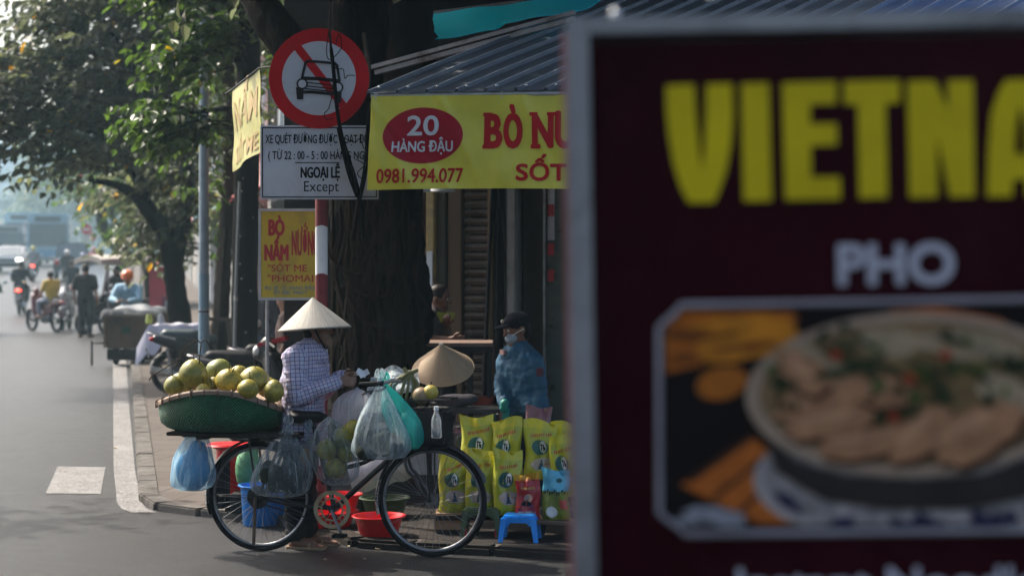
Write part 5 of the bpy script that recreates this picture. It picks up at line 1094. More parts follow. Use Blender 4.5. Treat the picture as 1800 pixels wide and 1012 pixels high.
# ------------------------------------------------------------------ green basket with pomelos
bc = Bw(389, 700, .03); bc.z = .995
BK = thing('fruit_basket', 'wide green woven bamboo basket with a tan rim across the bicycle carrier', 'basket', V((bc.x, bc.y, .78)))
gm, nt, p, out = newmat('green_woven'); tc = nd(nt, 'TexCoord').outputs['Object']; sp = nd(nt, 'SeparateXYZ'); nt.links.new(tc, sp.inputs[0]); at = nd(nt, 'Math', operation='ARCTAN2'); nt.links.new(sp.outputs[1], at.inputs[0]); nt.links.new(sp.outputs[0], at.inputs[1])
cx = nd(nt, 'CombineXYZ'); nt.links.new(at.outputs[0], cx.inputs[0]); nt.links.new(sp.outputs[2], cx.inputs[1])
def wave(rot, sx_):
    mp = nd(nt, 'Mapping'); mp.inputs['Scale'].default_value = (9, 26, 1); mp.inputs['Rotation'].default_value = (0, 0, rot); nt.links.new(cx.outputs[0], mp.inputs[0]); wv = nd(nt, 'TexWave'); wv.inputs['Scale'].default_value = .9; wv.inputs['Distortion'].default_value = 1.2; wv.inputs['Detail'].default_value = 2; nt.links.new(mp.outputs[0], wv.inputs[0]); return wv.outputs['Fac']
w1, w2_ = wave(.7, 9), wave(-.7, 9); mm = nd(nt, 'Math', operation='MULTIPLY'); nt.links.new(w1, mm.inputs[0]); nt.links.new(w2_, mm.inputs[1])
c = mixcol(nt, ramp(nt, mm.outputs[0], .05, .5), (.006, .06, .024), (.035, .34, .125)); c = mixcol(nt, ramp(nt, noise(nt, 6, 6, .7), .5, .75), c, (.012, .05, .022)); nt.links.new(c, p.inputs['Base Color']); p.inputs['Roughness'].default_value = .42; bump(nt, mm.outputs[0], p, .9, .02)
RB = .405
def droop(v): return V((v.x, v.y, v.z - (.62 if v.x < 0 else .82) * v.x * v.x * (.35 + .65 * max(0, min(1, v.z / .22)))))
mb = MB(); mb.lathe([(0, 0), (.18, .0), (.28, .015), (.345, .055), (.385, .11), (.40, .18), (.404, .265), (.392, .265), (.37, .19), (.32, .13), (.2, .10), (0, .09)], n=72); mb.v = [droop(v) for v in mb.v]; mb.build('bowl', gm, BK)
mb = MB(); tan = M('bamboo_rim', (.34, .24, .17), .65, .3, 9, dirt=(.2, .13, .09))
mb.lathe([(.405, .258), (.414, .26), (.416, .282), (.408, .292), (.392, .29), (.388, .262), (.405, .258)], n=80); mb.v = [droop(v) for v in mb.v]; rim = mb.build('rim', tan, BK)
mb = MB()
for i in range(30):
    a = i / 30 * 6.283; c_ = droop(V((.403 * math.cos(a), .403 * math.sin(a), .270))); mb.tube([c_ + V((.018 * math.cos(a), .018 * math.sin(a), -.026)), c_ + V((.018 * math.cos(a), .018 * math.sin(a), .02)), c_ + V((-.012 * math.cos(a), -.012 * math.sin(a), .027))], .0035 if i % 3 else .006, 5)
mb.build('binding', M('rattan_tie', (.10, .06, .04), .8), rim)
pmt, nt, p, out = newmat('pomelo_skin'); oi = nd(nt, 'ObjectInfo'); tc = nd(nt, 'TexCoord').outputs['Object']; va = nd(nt, 'VectorMath', operation='ADD'); nt.links.new(tc, va.inputs[0]); nt.links.new(oi.outputs['Location'], va.inputs[1])
c = mixcol(nt, oi.outputs['Random'], (.20, .215, .04), (.46, .34, .035)); c = mixcol(nt, ramp(nt, noise(nt, 11, 7, .75, va.outputs[0], .7), .42, .62), c, (.12, .14, .03)); c = mixcol(nt, ramp(nt, noise(nt, 26, 6, .75, va.outputs[0], 1),   .54, .66), c, (.075, .055, .02)); nt.links.new(c, p.inputs['Base Color'])
p.inputs['Roughness'].default_value = .45; bump(nt, noise(nt, 240, 2, .5, va.outputs[0]), p, .35, .004)
STEM = M('dry_stem', (.05, .04, .025), .8)
def pomelo(label, px, py, Y, r, sq=1, lean=0, stem=True, group='pomelos in the green basket', pear=.16):
    r *= 1.06 if 'basket' in group else 1; T = thing('pomelo', label, 'pomelo', P(px, py, Y), px * .7, group); mb = MB()
    n = 14; mb.lathe([(r * math.sin(math.pi * i / n) * (1 - pear * .5 * (1 - math.cos(math.pi * (1 - i / n)) * -1) * 0 - pear * max(0, -math.cos(math.pi * i / n))), -r * sq * math.cos(math.pi * i / n)) for i in range(n + 1)], n=26)
    Rl = Matrix.Rotation(lean, 3, 'Y'); mb.v = [Rl @ v for v in mb.v]; mb.build('fruit', pmt, T)
    if stem:
        t = Rl @ V((0, 0, r * sq * .98)); d = (Rl @ V((0, 0, 1))); m2 = MB(); m2.tube([t, t + d * .025 + V((.004, 0, 0)), t + d * .05 + V((.016, 0, .002))], [.0035, .0028, .002], 5); m2.build('stem', STEM, T)
    return T
for a in [('big yellow pomelo with a brown stained top, left of the middle of the basket', 339.5, 656, 11.72, .088, 1.0, .05), ('smallest whole pomelo at the left end of the basket rim', 306, 677, 11.74, .064, .95, -.2), ('yellow pomelo at the back, resting behind the second row', 386, 652, 11.95, .086, .92, .5), ('pale green pomelo with a dark tie, in the middle front of the basket', 402, 668, 11.66, .083, .86, .5),
          ('broad green pomelo, largest at the right of the basket', 447, 667, 11.74, .096, .86, .3), ('half hidden pale pomelo low behind the rim, right of middle', 436, 683, 11.56, .066, .9, -.2), ('yellow pear shaped pomelo at the right end of the basket', 481, 687, 11.66, .064, 1.1, -.15), ('small pomelo peeking over the rim between two bigger ones', 376, 676, 11.74, .05, 1, .1), ('greenish pomelo tucked under the brown stained one', 331, 679, 11.76, .05, 1, .3), ('barely visible pomelo just above the middle of the rim', 357, 688, 11.62, .05, 1, .2), ('greenish pomelo at the far side, left of the broad green one', 420, 660, 12.06, .07, .95, .2), ('pomelo at the far left, behind the smallest one', 316, 672, 12.0, .066, .95, .1), ('pomelo at the far right, behind the pear shaped one', 470, 680, 12.02, .068, .95, .3), ('mottled pomelo at the far side behind the brown stained one', 356, 662, 12.05, .07, .95, .3)]: pomelo(*a)
# long dead twigs on the fruit
mb = MB()
for pts in ([(318, 640), (322, 615), (345, 598), (352, 602), (362, 598), (370, 612)], [(312, 645), (316, 632), (300, 640), (285, 650), (268, 660), (262, 668)], [(350, 640), (352, 615), (354, 603)], [(396, 690), (402, 668), (410, 650), (412, 646)], [(375, 690), (372, 674), (368, 664)]): mb.tube(spline([P(x, y, 11.62) - P(340, 640, 11.62) for x, y in pts], 5), .0042, 5)
o = mb.build('dead_twigs', STEM); o.location = P(340, 640, 11.62); tag(o, 'bunch of bare dry fruit twigs sticking up over the pomelos', 'twigs')
# ------------------------------------------------------------------ plastic bags
def bag(label, top, bot, rx, ry, mat, seed, prof=None, loops=True, wr=.16, group='plastic bags on the bicycle', lean=0, solid=False):
    rng = random.Random(seed); Hh = top.z - bot.z; T = thing('plastic_bag', label, 'plastic bag', bot, BRZ, group)
    ph = [rng.uniform(0, 6.28) for _ in range(6)]
    prof = prof or [(.0, 0), (.45, .0), (.8, .03), (.96, .1), (1, .2), (.97, .32), (.86, .46), (.68, .6), (.47, .74), (.28, .86), (.13, .95), (.06, 1)]
    fine = []
    for (r0, z0), (r1, z1) in zip(prof, prof[1:]):
        for t in (0, .5): fine.append((lerp(r0, r1, t), lerp(z0, z1, t)))
    fine.append(prof[-1])
    def mod(t, z):
        h_ = z / Hh; a = wr * (.25 + .75 * min(1, h_ * 1.3)); return 1 + a * (.5 * math.sin(5 * t + ph[0] + 2 * h_) + .45 * math.sin(9 * t + ph[1] - 3 * h_) + .35 * math.sin(16 * t + ph[2]) + .25 * math.sin(23 * t + ph[3])) + .05 * math.sin(3 * t + h_ * 9 + ph[4])
    mb = MB(); mb.lathe([(r * rx, z * Hh) for r, z in fine], n=72, mod=mod, sy=ry / rx)
    dx = (top - bot); off = V((dx.dot(bex), dx.dot(bey), 0)); mb.v = [v + off * (v.z / Hh) ** 1.4 for v in mb.v]; mb.build('sack', mat, T, ang=80)
    mb = MB(); t_ = off + V((0, 0, Hh)); mb.ball(t_, (.016, .014, .014), nu=8, nv=6)
    if loops:
        for s in (-1, 1): mb.tube(spline([t_, t_ + V((s * .022, .01 * s, .03)), t_ + V((s * .012, 0, .06)), t_ + V((0, 0, .02))], 5), [.008] + [.010] * 10 + [.007] * 5, 6)
    mb.build('knot', mat, T); return T
CLR = film('clear_film', (.60, .68, .72), .08, .5); CLR2 = film('milky_film', (.66, .76, .80), .20, .5); TEAL = film('teal_film', (.05, .55, .50), .45, .4); WHB = film('white_film', (.70, .71, .76), .55, .4); BLU = film('pale_blue_film', (.50, .72, .85), .22, .55)
GRN = leafmat('wilted_greens', (.018, .028, .014), .1, .5)
def greens(label, c, r, n, seed):
    rng = random.Random(seed); tips = [(V((rng.uniform(-1, 1) * r[0], rng.uniform(-1, 1) * r[1], rng.uniform(-1, 1) * r[2])), (rng.gauss(0, 1), rng.gauss(0, 1), rng.gauss(0, .6))) for _ in range(n)]
    mb = MB()
    for p_, d_ in tips[:26]: mb.ball(p_ * .75, rng.uniform(.035, .06), nu=8, nv=6)
    o = link('leafy_greens', blob(mb, .012, 1), M('wilted_mass', (.020, .026, .016), .7, .6, 30, bmp=1, bscale=50))
    o.location = c; return tag(o, label, 'vegetables', 'dark greens in bags')
bag('clear bag of dark greens hung beside the rear wheel, left of the saddle post', Bw(507, 748, -.17), Bw(492, 872, -.17), .195, .11, CLR, 1); greens('dark wilted greens in the clear bag beside the rear wheel', Bw(497, 838, -.17), (.13, .065, .075), 90, 1)
bag('milky bag of greens hanging from the handlebar, the longest bag', Bw(668, 666, -.27), Bw(668, 806, -.27), .185, .12, CLR2, 2, prof=[(0, 0), (.5, 0), (.85, .02), (1, .10), (1, .2), (.88, .36), (.72, .5), (.55, .63), (.36, .76), (.22, .86), (.12, .94), (.06, 1)], wr=.12); greens('dark wilted greens in the milky bag under the handlebar', Bw(668, 782, -.27), (.145, .08, .075), 110, 2)
bag('bright teal bag swung out to the right from the handlebar', Bw(676, 672, -.18), Bw(722, 790, -.16), .105, .10, TEAL, 3, prof=[(0, 0), (.5, .02), (.85, .10), (1, .25), (1.02, .42), (.9, .58), (.7, .72), (.45, .84), (.2, .94), (.08, 1)], wr=.08)
o = MB(); o.ball((0, 0, 0), (.05, .045, .08), Matrix.Rotation(-.5, 3, 'Y')); o = link('wrapped_bundle', blob(o, .012, 1), M('white_bundle', (.35, .56, .54), .6, .25, 18, bmp=.6)); o.location = Bw(720, 744, -.16); tag(o, 'rounded white bundle showing through the teal bag', 'bundle')
bag('crumpled white bag with blue marks on the far side of the handlebar', Bw(628, 684, .2), Bw(617, 752, .2), .125, .10, WHB, 4, loops=False, prof=[(0, 0), (.6, .03), (.95, .2), (1, .4), (1.05, .6), (.9, .78), (.6, .9), (.2, 1)], wr=.2)
bag('blue and clear bag dangling from the left end of the fruit basket', Bw(347, 752, -.12), Bw(338, 862, -.12), .145, .10, BLU, 5, prof=[(0, 0), (.55, .01), (.9, .06), (1.0, .16), (1.0, .3), (.92, .46), (.76, .62), (.6, .76), (.45, .88), (.2, 1)], wr=.12)
mb = MB(); mb.ball((0, 0, 0), (.115, .075, .135)); mb.ball((.03, 0, .1), (.07, .05, .10)); o = link('blue_sack', blob(mb, .014, 2), M('blue_plastic_sack', (.07, .30, .52), .45, .35, 12, bmp=.5, bscale=18)); o.location = Bw(339, 826, -.12); tag(o, 'crumpled blue inner bag seen through the bag below the fruit basket', 'plastic bag')
mb = MB(); mb.tube(spline([(0, 0, 0), (.012, -.01, -.01), (.006, -.03, -.06), (.0, -.03, -.12), (.018, -.03, -.19)], 6), .004, 5); o = mb.build('orange_string', M('orange_string', (.50, .16, .05), .7)); o.location = Bw(352, 740, -.14); tag(o, 'thin orange string hanging over the blue bag', 'string')
bag('thin bag full of green pomelos slung inside the bicycle frame', Bw(578, 735, -.06), Bw(592, 852, -.06), .155, .12, CLR, 6, prof=[(0, 0), (.5, .01), (.85, .12), (1, .3), (1.02, .5), (.9, .68), (.7, .82), (.4, .93), (.15, 1)], wr=.08, loops=False)
for px, py, r, lb in [(575, 790, .072, 'left'), (605, 766, .070, 'upper right'), (610, 797, .060, 'right'), (590, 822, .072, 'lowest'), (621, 752, .058, 'topmost'), (596, 790, .06, 'middle')]: pomelo(lb + ' green pomelo in the thin bag inside the bicycle frame', px, py, 11.66 if lb != 'middle' else 11.76, r, .95, .2, False, 'pomelos in the frame bag', .05)
bag('small clear bag with orange fruit tied near the saddle', Bw(541, 755, -.06), Bw(537, 826, -.06), .048, .04, CLR, 7, wr=.1)
o = MB().ball((0, 0, 0), (.035, .03, .06)).build('papaya', M('papaya_orange', (.42, .20, .04), .5, .3)); o.location = Bw(537, 803, -.06); tag(o, 'orange papaya in the small bag by the saddle', 'fruit')
mb = MB(); mb.sheet(lambda u, v, w_: V(((u - .5) * .36 * (1 - .2 * v), (v - .5) * .30, .02 * math.sin(u * 9 + v * 4) + .015 * math.sin(v * 13) - .10 * abs(u - .45) ** 1.5 - .05 * v + w_)), 24, 14, .002); o = mb.build('plastic_sheet', CLR2); o.location = Bw(694, 662, .2); o.rotation_euler = (R(35), 0, 0); tag(o, 'loose clear plastic sheet spread over the front of the handlebar', 'plastic sheet')
mb = MB(); rng = random.Random(8)
for k in range(9):
    x = rng.uniform(-.05, .05); mb.tube(spline([(-.07 + x * .6, rng.uniform(-.03, .03), -.05 + rng.uniform(-.02, .02)), (-.02 + x * .4, rng.uniform(-.02, .02), .03), (.05, rng.uniform(-.01, .01), .085), (.07, 0, .10)], 4), [.011] * 6 + [.014] * 7, 7)
mb.tube([(.05, 0, .085), (.028, .0, .125)], [.018, .012], 8); mb.tube([(.06, 0, .085), (.12, .0, .112)], [.018, .011], 8); mb.tube(spline([(.08, 0, .08), (.10, -.01, .0), (.105, -.02, -.06)], 4), .013, 7)
for k in range(4): mb.tube(spline([(.06, 0, .09), (.03 + k * .03, -.02, .02), (.01 + k * .035, -.03, -.07)], 4), .010, 6)
o = mb.build('stalk_bundle', M('green_stalk', (.16, .15, .06), .7, .35, 12)); o.location = Bw(702, 680, .02); tag(o, 'bundle of forked green brown fruit stalks behind the handlebar', 'stalks')
for px, py, r, c, lb in [(741, 695, .058, (.30, .20, .11), 'brown round fruit on the left in the front wire basket'), (757, 689, .05, (.46, .36, .06), 'yellow round fruit on the right in the front wire basket')]:
    T = thing('melon', lb, 'fruit', Bw(px, py, -.02), 0, 'fruit in the front basket'); MB().ball((0, 0, 0), (r, r, r * .95), nu=20, nv=14).build('fruit', M('melon%d' % px, c, .55, .35, 14, bmp=.3), T); m_ = MB(); m_.tube([(0, 0, r * .9), (.006, 0, r * .95 + .02)], .004, 5); m_.build('stem', STEM, T)
o = Bw(767, 752, -.19); T = thing('water_bottle', 'clear water bottle with a white cap strapped to the front wire basket', 'bottle', o); mb = MB(); mb.lathe([(0, -.06), (.03, -.06), (.032, -.05), (.031, .03), (.028, .06), (.015, .095), (.013, .115)], n=24, mod=lambda t, z: 1 + .02 * math.sin(z * 260)); mb.build('bottle', film('bottle_film', (.7, .75, .78), .12, .5, .1), T)
mb = MB(); mb.tube([(0, 0, .112), (0, 0, .135)], .0155, 14); mb.build('cap', WHITEP, T)
T = thing('conical_hat', 'tan conical hat tilted towards the viewer, propped against the stall table', 'hat', P(779, 648, 13.3)); HAT2 = hatmat('palm_leaf_tan', (.38, .27, .17), 30); hm = hat_mesh(.226, .215).build('cone', HAT2, T); T.rotation_euler = (R(31), R(-3), 0)
mb = MB(); mb.ring((0, 0, 0), .222, .004, 'z', 48, 5); mb.build('rim_hoop', tan, T)
mb = MB(); mb.disc((0, 0, .213), .012, (0, 0, 1), 12); mb.ball((0, 0, .218), (.016, .016, .008)); mb.build('tip_cover', M('pale_tip', (.55, .52, .46), .6), T)
# ------------------------------------------------------------------ tubs and basins on the ground
PRED = M('red_plastic', (.60, .008, .012), .32, .12, 4); PBLUE = M('blue_plastic', (.012, .20, .62), .32, .12, 4, dirt=(.02, .16, .45)); PGRN = M('olive_plastic', (.055, .085, .032), .4, .25, 4)
def basin(name, label, px, Y, z, r, h, mat, cat='basin', grp='plastic basins by the kerb', taper=.72, mat_in=None):
    T = thing(name, label, cat, G(px, Y, z), 0, grp); t = .004; mb = MB()
    mb.lathe([(0, .002), (r * taper, .002), (r * taper + .008, .012), (r * .97, h * .95), (r, h - .006), (r + .012, h - .008), (r + .013, h), (r - .002, h + .002), (r * .95 - t, h * .9), (r * taper - t, .014), (0, .012)], n=48); mb.build('tub', mat, T)
    mb = MB(); mb.ring((0, 0, h - .002), r + .012, .005, 'z', 48, 6); mb.build('lip', mat, T); return T
basin('basin', 'bright red basin on the ground under the down tube, nearest the front wheel', 666, 12.13, PAVE, .165, .135, PRED)
basin('basin', 'red basin behind the chainwheel, partly hidden by the vendor', 580, 12.55, PAVE, .185, .11, PRED)
basin('basin', 'red basin stacked in the red one behind the chainwheel', 601, 12.62, PAVE + .115, .13, .10, PRED)
basin('basin', 'olive green basin behind the front wheel', 676, 13.0, PAVE, .17, .14, PGRN)
basin('basin', 'small olive basin almost hidden between the chainwheel and the green basin', 628, 13.1, PAVE, .10, .13, PGRN)
basin('bucket', 'blue bucket seen through the rear wheel spokes', 458, 12.95, 0, .145, .285, PBLUE, 'bucket', None, .80)
basin('bucket', 'blue tub behind the vendor legs, right of the blue bucket', 500, 13.1, 0, .11, .2, PBLUE, 'bucket', None, .85)
T = basin('tub', 'tall red plastic tub behind the top of the rear wheel', 410, 13.55, PAVE, .13, .44, PRED, 'tub', None, .8)
mb = MB(); mb.tube([(-.17, 0, .46), (.10, 0, .475)], .16, 32); mb.tube([(-.17, .0, .44), (-.16, 0, .46)], .14, 20); o = MB(); o.lathe([(0, .012), (.16, .004), (.17, -.008), (.165, -.012), (0, 0)], n=40); o = o.build('lid', PRED); o.location = G(402, 13.55, PAVE + .462); tag(o, 'red round lid lying on the tall red tub', 'lid')
mb = MB(); mb.ball((0, 0, .17), (.095, .09, .17)); mb.ball((.02, -.01, .30), (.06, .05, .07)); o = link('green_sack', blob(mb, .012, 2), M('green_white_sack', (.10, .30, .14), .5, .5, 12, bmp=.4)); o.location = G(436, 13.25, PAVE + .14); tag(o, 'puffy green bag behind the rear wheel, in front of the red tub', 'plastic bag')
mb = MB(); mb.box((0, 0, .07), (.24, .2, .14)); o = mb.build('crate', M('dark_crate', (.03, .03, .03), .7), bevel=.01); o.location = G(436, 13.25, PAVE); tag(o, 'low dark crate under the puffy green bag', 'crate')
mb = MB(); mb.box((0, 0, .20), (.036, .036, .4)); mb.box((-.05, 0, .2), (.10, .03, .34)); o = mb.build('dark_trouser_bundle', NAVY, bevel=.012); o.location = G(400, 13.2, PAVE); tag(o, 'dark cloth hanging beside the red tub behind the wheel', 'cloth')
# planter round the banyan and sheets leaning on it
T = thing('planter', 'grey concrete planter round the foot of the banyan behind the basins', 'planter', G(672, 14.0, PAVE)); mb = MB()
CON = M('grey_concrete', (.15, .145, .14), .9, .3, 4, bmp=.4, dirt=(.06, .055, .05))
for c_, d_ in (((0, 0, .17), (1.5, .12, .34)), ((-.69, .6, .17), (.12, 1.08, .34)), ((.69, .6, .17), (.12, 1.08, .34)), ((0, 1.2, .17), (1.5, .12, .34))): mb.box(c_, d_)
mb.build('wall', CON, T, bevel=.01); mb = MB(); mb.sheet(lambda u, v, w_: ((u - .5) * 1.24, .07 + v * 1.06, .27 + .02 * math.sin(u * 9 + v * 7) + w_), 10, 10, .01); mb.build('soil', M('soil', (.05, .038, .028), .95), T)
mb = MB(); mb.sheet(lambda u, v, w_: V((u * .42 + .05 * v, -.05 * math.sin(v * 3), (1 - v) * .22 + .12 * u + .008 * math.sin(u * 20) - w_)), 16, 8, .004); o = mb.build('printed_sheet', M('pale_sheet', (.50, .52, .58), .5, .2, 6, dirt=(.28, .3, .36))); o.location = P(610, 868, 13.2); tag(o, 'pale printed plastic sheet sloping behind the bicycle down tube', 'sheet')
mb = MB(); mb.box((0, 0, 0), (.34, .012, .16)); o = mb.build('paper_notice', M('grey_notice', (.32, .32, .35), .6), bevel=.002); o.location = P(742, 815, 13.6); tag(o, 'grey paper notice fixed to the dark crate behind the front wheel', 'notice')
mb = MB(); mb.box((0, 0, .27), (.62, .4, .54)); T = thing('dark_box', 'large dark box behind the front wheel, left of the yellow bags', 'box', G(735, 13.9, PAVE)); mb.build('carton', M('charcoal_box', (.03, .028, .03), .8, .3), T, bevel=.01); mb = MB(); mb.box((0, 0, .555), (.66, .44, .03)); mb.build('lid', M('charcoal_box', ()), T, bevel=.006)
# ------------------------------------------------------------------ stools, plank, wooden box
def stool(label, px, Y, s, h, mat, feet=None, rz=0):
    T = thing('stool', label, 'stool', G(px, Y, PAVE), rz, 'small plastic stools'); mb = MB(); t = .014; sp_ = s * .12
    mb.box((0, 0, h - .012), (s * .88, s * .80, .024)); mb.build('seat', mat, T, bevel=.008)
    for a in (-1, 1):
        for b in (-1, 1):
            m_ = MB(); x0, y0 = a * s * .40, b * s * .36; x1, y1 = a * s * .50, b * s * .45; w_ = .034
            vs = []
            for x, y, z, ww in ((x0, y0, h - .012, .042), (x1, y1, 0, .030)): vs += [(x - ww / 2, y - ww / 2, z), (x + ww / 2, y - ww / 2, z), (x + ww / 2, y + ww / 2, z), (x - ww / 2, y + ww / 2, z)]
            m_.add(vs, [(0, 1, 2, 3), (7, 6, 5, 4), (0, 4, 5, 1), (1, 5, 6, 2), (2, 6, 7, 3), (3, 7, 4, 0)]); lg = m_.build('leg', feet or mat, T, bevel=.004)
    for b in (-1, 1):
        m_ = MB(); ar = [(-s * .42, h - .02), (s * .42, h - .02), (s * .45, h * .62), (s * .30, h * .62), (s * .22, h * .74), (-s * .22, h * .74), (-s * .30, h * .62), (-s * .45, h * .62)]
        m_.prism(ar, .012, lambda u, v, w_: V((u, b * s * .385 - .006 + w_, v))); m_.build('apron', mat, T, bevel=.002)
    for a in (-1, 1):
        m_ = MB(); m_.prism([(-s * .38, h - .02), (s * .38, h - .02), (s * .40, h * .66), (-s * .40, h * .66)], .012, lambda u, v, w_: V((a * s * .425 - .006 + w_, u, v))); m_.build('apron', mat, T, bevel=.002)
    return T
stool('bright blue plastic stool under the end of the plank', 914, 11.93, .235, .172, M('sky_blue_plastic', (.01, .26, .78), .3, .1, 4), rz=-.12)
stool('dark olive stool with red feet holding up the yellow bags', 848, 12.15, .25, .195, PGRN, rz=-.1)
for dx, dy in ((-.115, -.10), (.115, -.10)):
    q = MB(); q.box((dx, dy, .03), (.045, .036, .058)); q.build('foot', M('red_foot', (.35, .02, .02), .4), [x for x in COL.objects if x.get('label', '').startswith('dark olive stool')][0], bevel=.004)
stool('shadowed dark stool under the plank, right of the blue stool', 985, 12.2, .25, .17, M('dark_stool', (.02, .03, .06), .5))
T = thing('plank', 'worn wooden plank laid across the stools under the red and blue packets', 'plank', P(950, 913, 12.05)); mb = MB(); mb.box((.06, 0, 0), (.52, .26, .022)); mb.build('board', M('plank_wood', (.11, .075, .055), .8, .4, 5, st=(.2, 1, 1)), T, bevel=.003); T.rotation_euler = (0, R(2), R(-8))
T = thing('wooden_box', 'low plywood box behind the front wheel under the yellow bags', 'box', G(790, 12.3, PAVE + .03)); mb = MB(); mb.box((0, 0, .055), (.19, .22, .11)); mb.build('box', M('plywood', (.34, .20, .10), .7, .3, 6, st=(.3, 1, 2)), T, bevel=.004); mb = MB(); mb.box((0, 0, -.015), (.17, .2, .029)); mb.build('base', BLACK, T)
T = thing('display_bench', 'dark low wooden bench carrying the back row of yellow bags', 'bench', G(905, 12.75, PAVE)); mb = MB(); mb.box((0, 0, .345), (.95, .32, .03)); mb.build('top', M('dark_bench', (.035, .027, .022), .8), T, bevel=.004)
for a in (-1, 1):
    for b in (-1, 1): mb = MB(); mb.box((a * .43, b * .12, .165), (.05, .05, .33)); mb.build('leg', M('dark_bench', ()), T)
# ------------------------------------------------------------------ bags of rice and seed mix
BY1 = M('lime_bag', (.40, .42, .028), .33, .25, 6, bmp=.7, bscale=11, dirt=(.22, .27, .05)); BY2 = M('lime_bag_top', (.52, .48, .02), .3, .2, 6, bmp=.7, bscale=13)
INK = M('ink_red', (.45, .06, .02), .5, .3); TEALI = M('ink_teal', (.012, .10, .085), .45, .4, 30); WHI = M('ink_white', (.62, .66, .66), .45, .12, 9); PNK = M('ink_pale_pink', (.48, .40, .36), .5, .3, 14); INKD = M('ink_dark', (.012, .03, .03), .5)
def sack(label, px, py, Y, w, h, d, seed, kind='lime', rz=0, lean=0, group='yellow bags of potting mix on the stall'):
    rng = random.Random(seed); T = thing('product_bag', label, 'bag', P(px, py, Y), rz, group); T.rotation_euler = (lean, 0, rz); ph = [rng.uniform(0, 6.3) for _ in range(5)]; skew = rng.uniform(-.05, .05)
    def S(u, v, side, off=0):       # u -1..1 across, v 0..1 up
        full = math.sin(math.pi * min(1, (v * .92 + .12))) ** .55 if v < .95 else 0
        b = d / 2 * max(.02, (1 - max(0, v - .62) / .38 * .93)) * min(1, .55 + v * 4); a = w / 2 * (1 - .05 * math.sin(math.pi * v) + .03 * (v > .8) * (v - .8) * 5)
        y = b * (1 - abs(u) ** 2.6) ** (1 / 2.2) if abs(u) < 1 else 0
        y += (.012 * math.sin(u * 4 + v * 7 + ph[0]) + .008 * math.sin(u * 9 - v * 11 + ph[1]) + .006 * math.sin(v * 17 + u * 6 + ph[2])) * (1 - u * u) + off
        z = h * v + h * (.035 * math.sin(u * 2.5 + ph[2]) + skew * u) * max(0, v - .6) / .4
        return V((a * u + .006 * math.sin(v * 9 + ph[3]), side * y + .018 * math.sin(u * 4 + ph[4]) * max(0, v - .75) * 4 * .6, z))
    mb = MB(); n, m_ = 17, 22
    for side in (-1, 1):
        o = len(mb.f); mb.grid(lambda a, b: S(math.sin((a - .5) * math.pi), b, side), n, m_)
        for k in range(o, len(mb.f)):
            if (k - o) // (n - 1) >= m_ * (.52 if kind == 'blue' else .80): mb.m[k] = 1
    mb.add([S(math.sin((i / (n - 1) - .5) * math.pi), 0, s) for s in (-1, 1) for i in range(n)], [(i, i + 1, n + i + 1, n + i) for i in range(n - 1)])
    mats = {'lime': [BY1, BY2], 'red': [M('red_packet', (.36, .012, .02), .3, .25, 8, bmp=.3, bscale=14), M('orange_packet_top', (.55, .28, .012), .35, .2, 8)], 'blue': [M('olive_packet', (.20, .24, .03), .35, .5, 14, bmp=.3), M('cyan_packet', (.10, .42, .58), .3, .3, 10, bmp=.4, bscale=16)], 'pink': [M('mauve_packet', (.20, .085, .11), .4, .25, 7, bmp=.3), M('mauve_packet', ())], 'clear': [film('shiny_black_film', (.10, .10, .11), .75, .2), M('mauve_packet', (.2, .085, .11))]}[kind]
    mb.build('sack', mats, T, ang=60)
    def dec(name, mat, fn_list, off):
        q = MB()
        for k_, a in fn_list:
            f = lambda uu, vv: S(uu, vv, -1, off)
            if k_ == 'e': disc(q, a[0], a[1], a[2], a[3], f, 4, 24)
            else: q.grid(lambda s, t: f(lerp(a[0], a[1], s) + (a[4] if len(a) > 4 else 0) * t, lerp(a[2], a[3], t)), 5, 4)
        q.build(name, mat, T)
    if kind == 'lime':
        rows = []
        x = -.62
        while x < .62: rows.append(('q', (x, x + rng.uniform(.05, .09), .735 + .03 * math.sin(x * 2), .785 + .03 * math.sin(x * 2), rng.uniform(-.02, .02)))); x += rng.uniform(.11, .15)
        dec('printing', INK, rows, .003)
        dec('oval_label', TEALI, [('e', (-.12, .55, .50, .125))], .003); dec('leaf_emblem', WHI, [('e', (.06, .56, .20, .10))], .0045); dec('emblem_mark', INKD, [('q', (-.06, .0, .50, .62)), ('q', (.06, .12, .52, .60)), ('q', (-.1, .16, .585, .6)), ('q', (.1, .2, .5, .56))], .006)
        dec('lower_label', PNK, [('e', (.05, .27, .72, .105))], .003); dec('tree_emblem', M('ink_navy', (.012, .05, .09), .5), [('q', (-.22, .18, .185, .20)), ('q', (-.18, .12, .20, .24)), ('q', (-.13, .07, .24, .29)), ('q', (-.08, .02, .29, .34))], .0045)
        dec('stripe', M('ink_pink', (.42, .22, .20), .5), [('q', (.2, .7, .255, .285))], .0045)
    elif kind == 'red':
        rows = [('q', (x, x + .1, .66, .71)) for x in (-.6, -.45, -.3, -.15, 0, .15, .3, .45)]; dec('printing', M('ink_yellow', (.5, .3, .05), .5), rows, .003); dec('face_oval', M('ink_peach', (.55, .32, .22), .5, .3, 20), [('e', (0, .46, .36, .10))], .003); dec('dark_mark', INKD, [('e', (-.05, .34, .42, .06))], .0035); dec('lower_label', PNK, [('q', (-.72, .72, .06, .17))], .003); dec('top_print', M('ink_red', ()), [('q', (-.5 + i * .2, -.38 + i * .2, .84, .9)) for i in range(5)], .003)
    elif kind == 'blue':
        dec('white_oval', WHI, [('e', (-.30, .16, .42, .11))], .003); dec('ring', M('ink_teal', ()), [('e', (.2, .80, .22, .05))], .003); dec('red_corner', M('ink_coral', (.55, .10, .08), .5), [('q', (.35, .9, .22, .40))], .003)
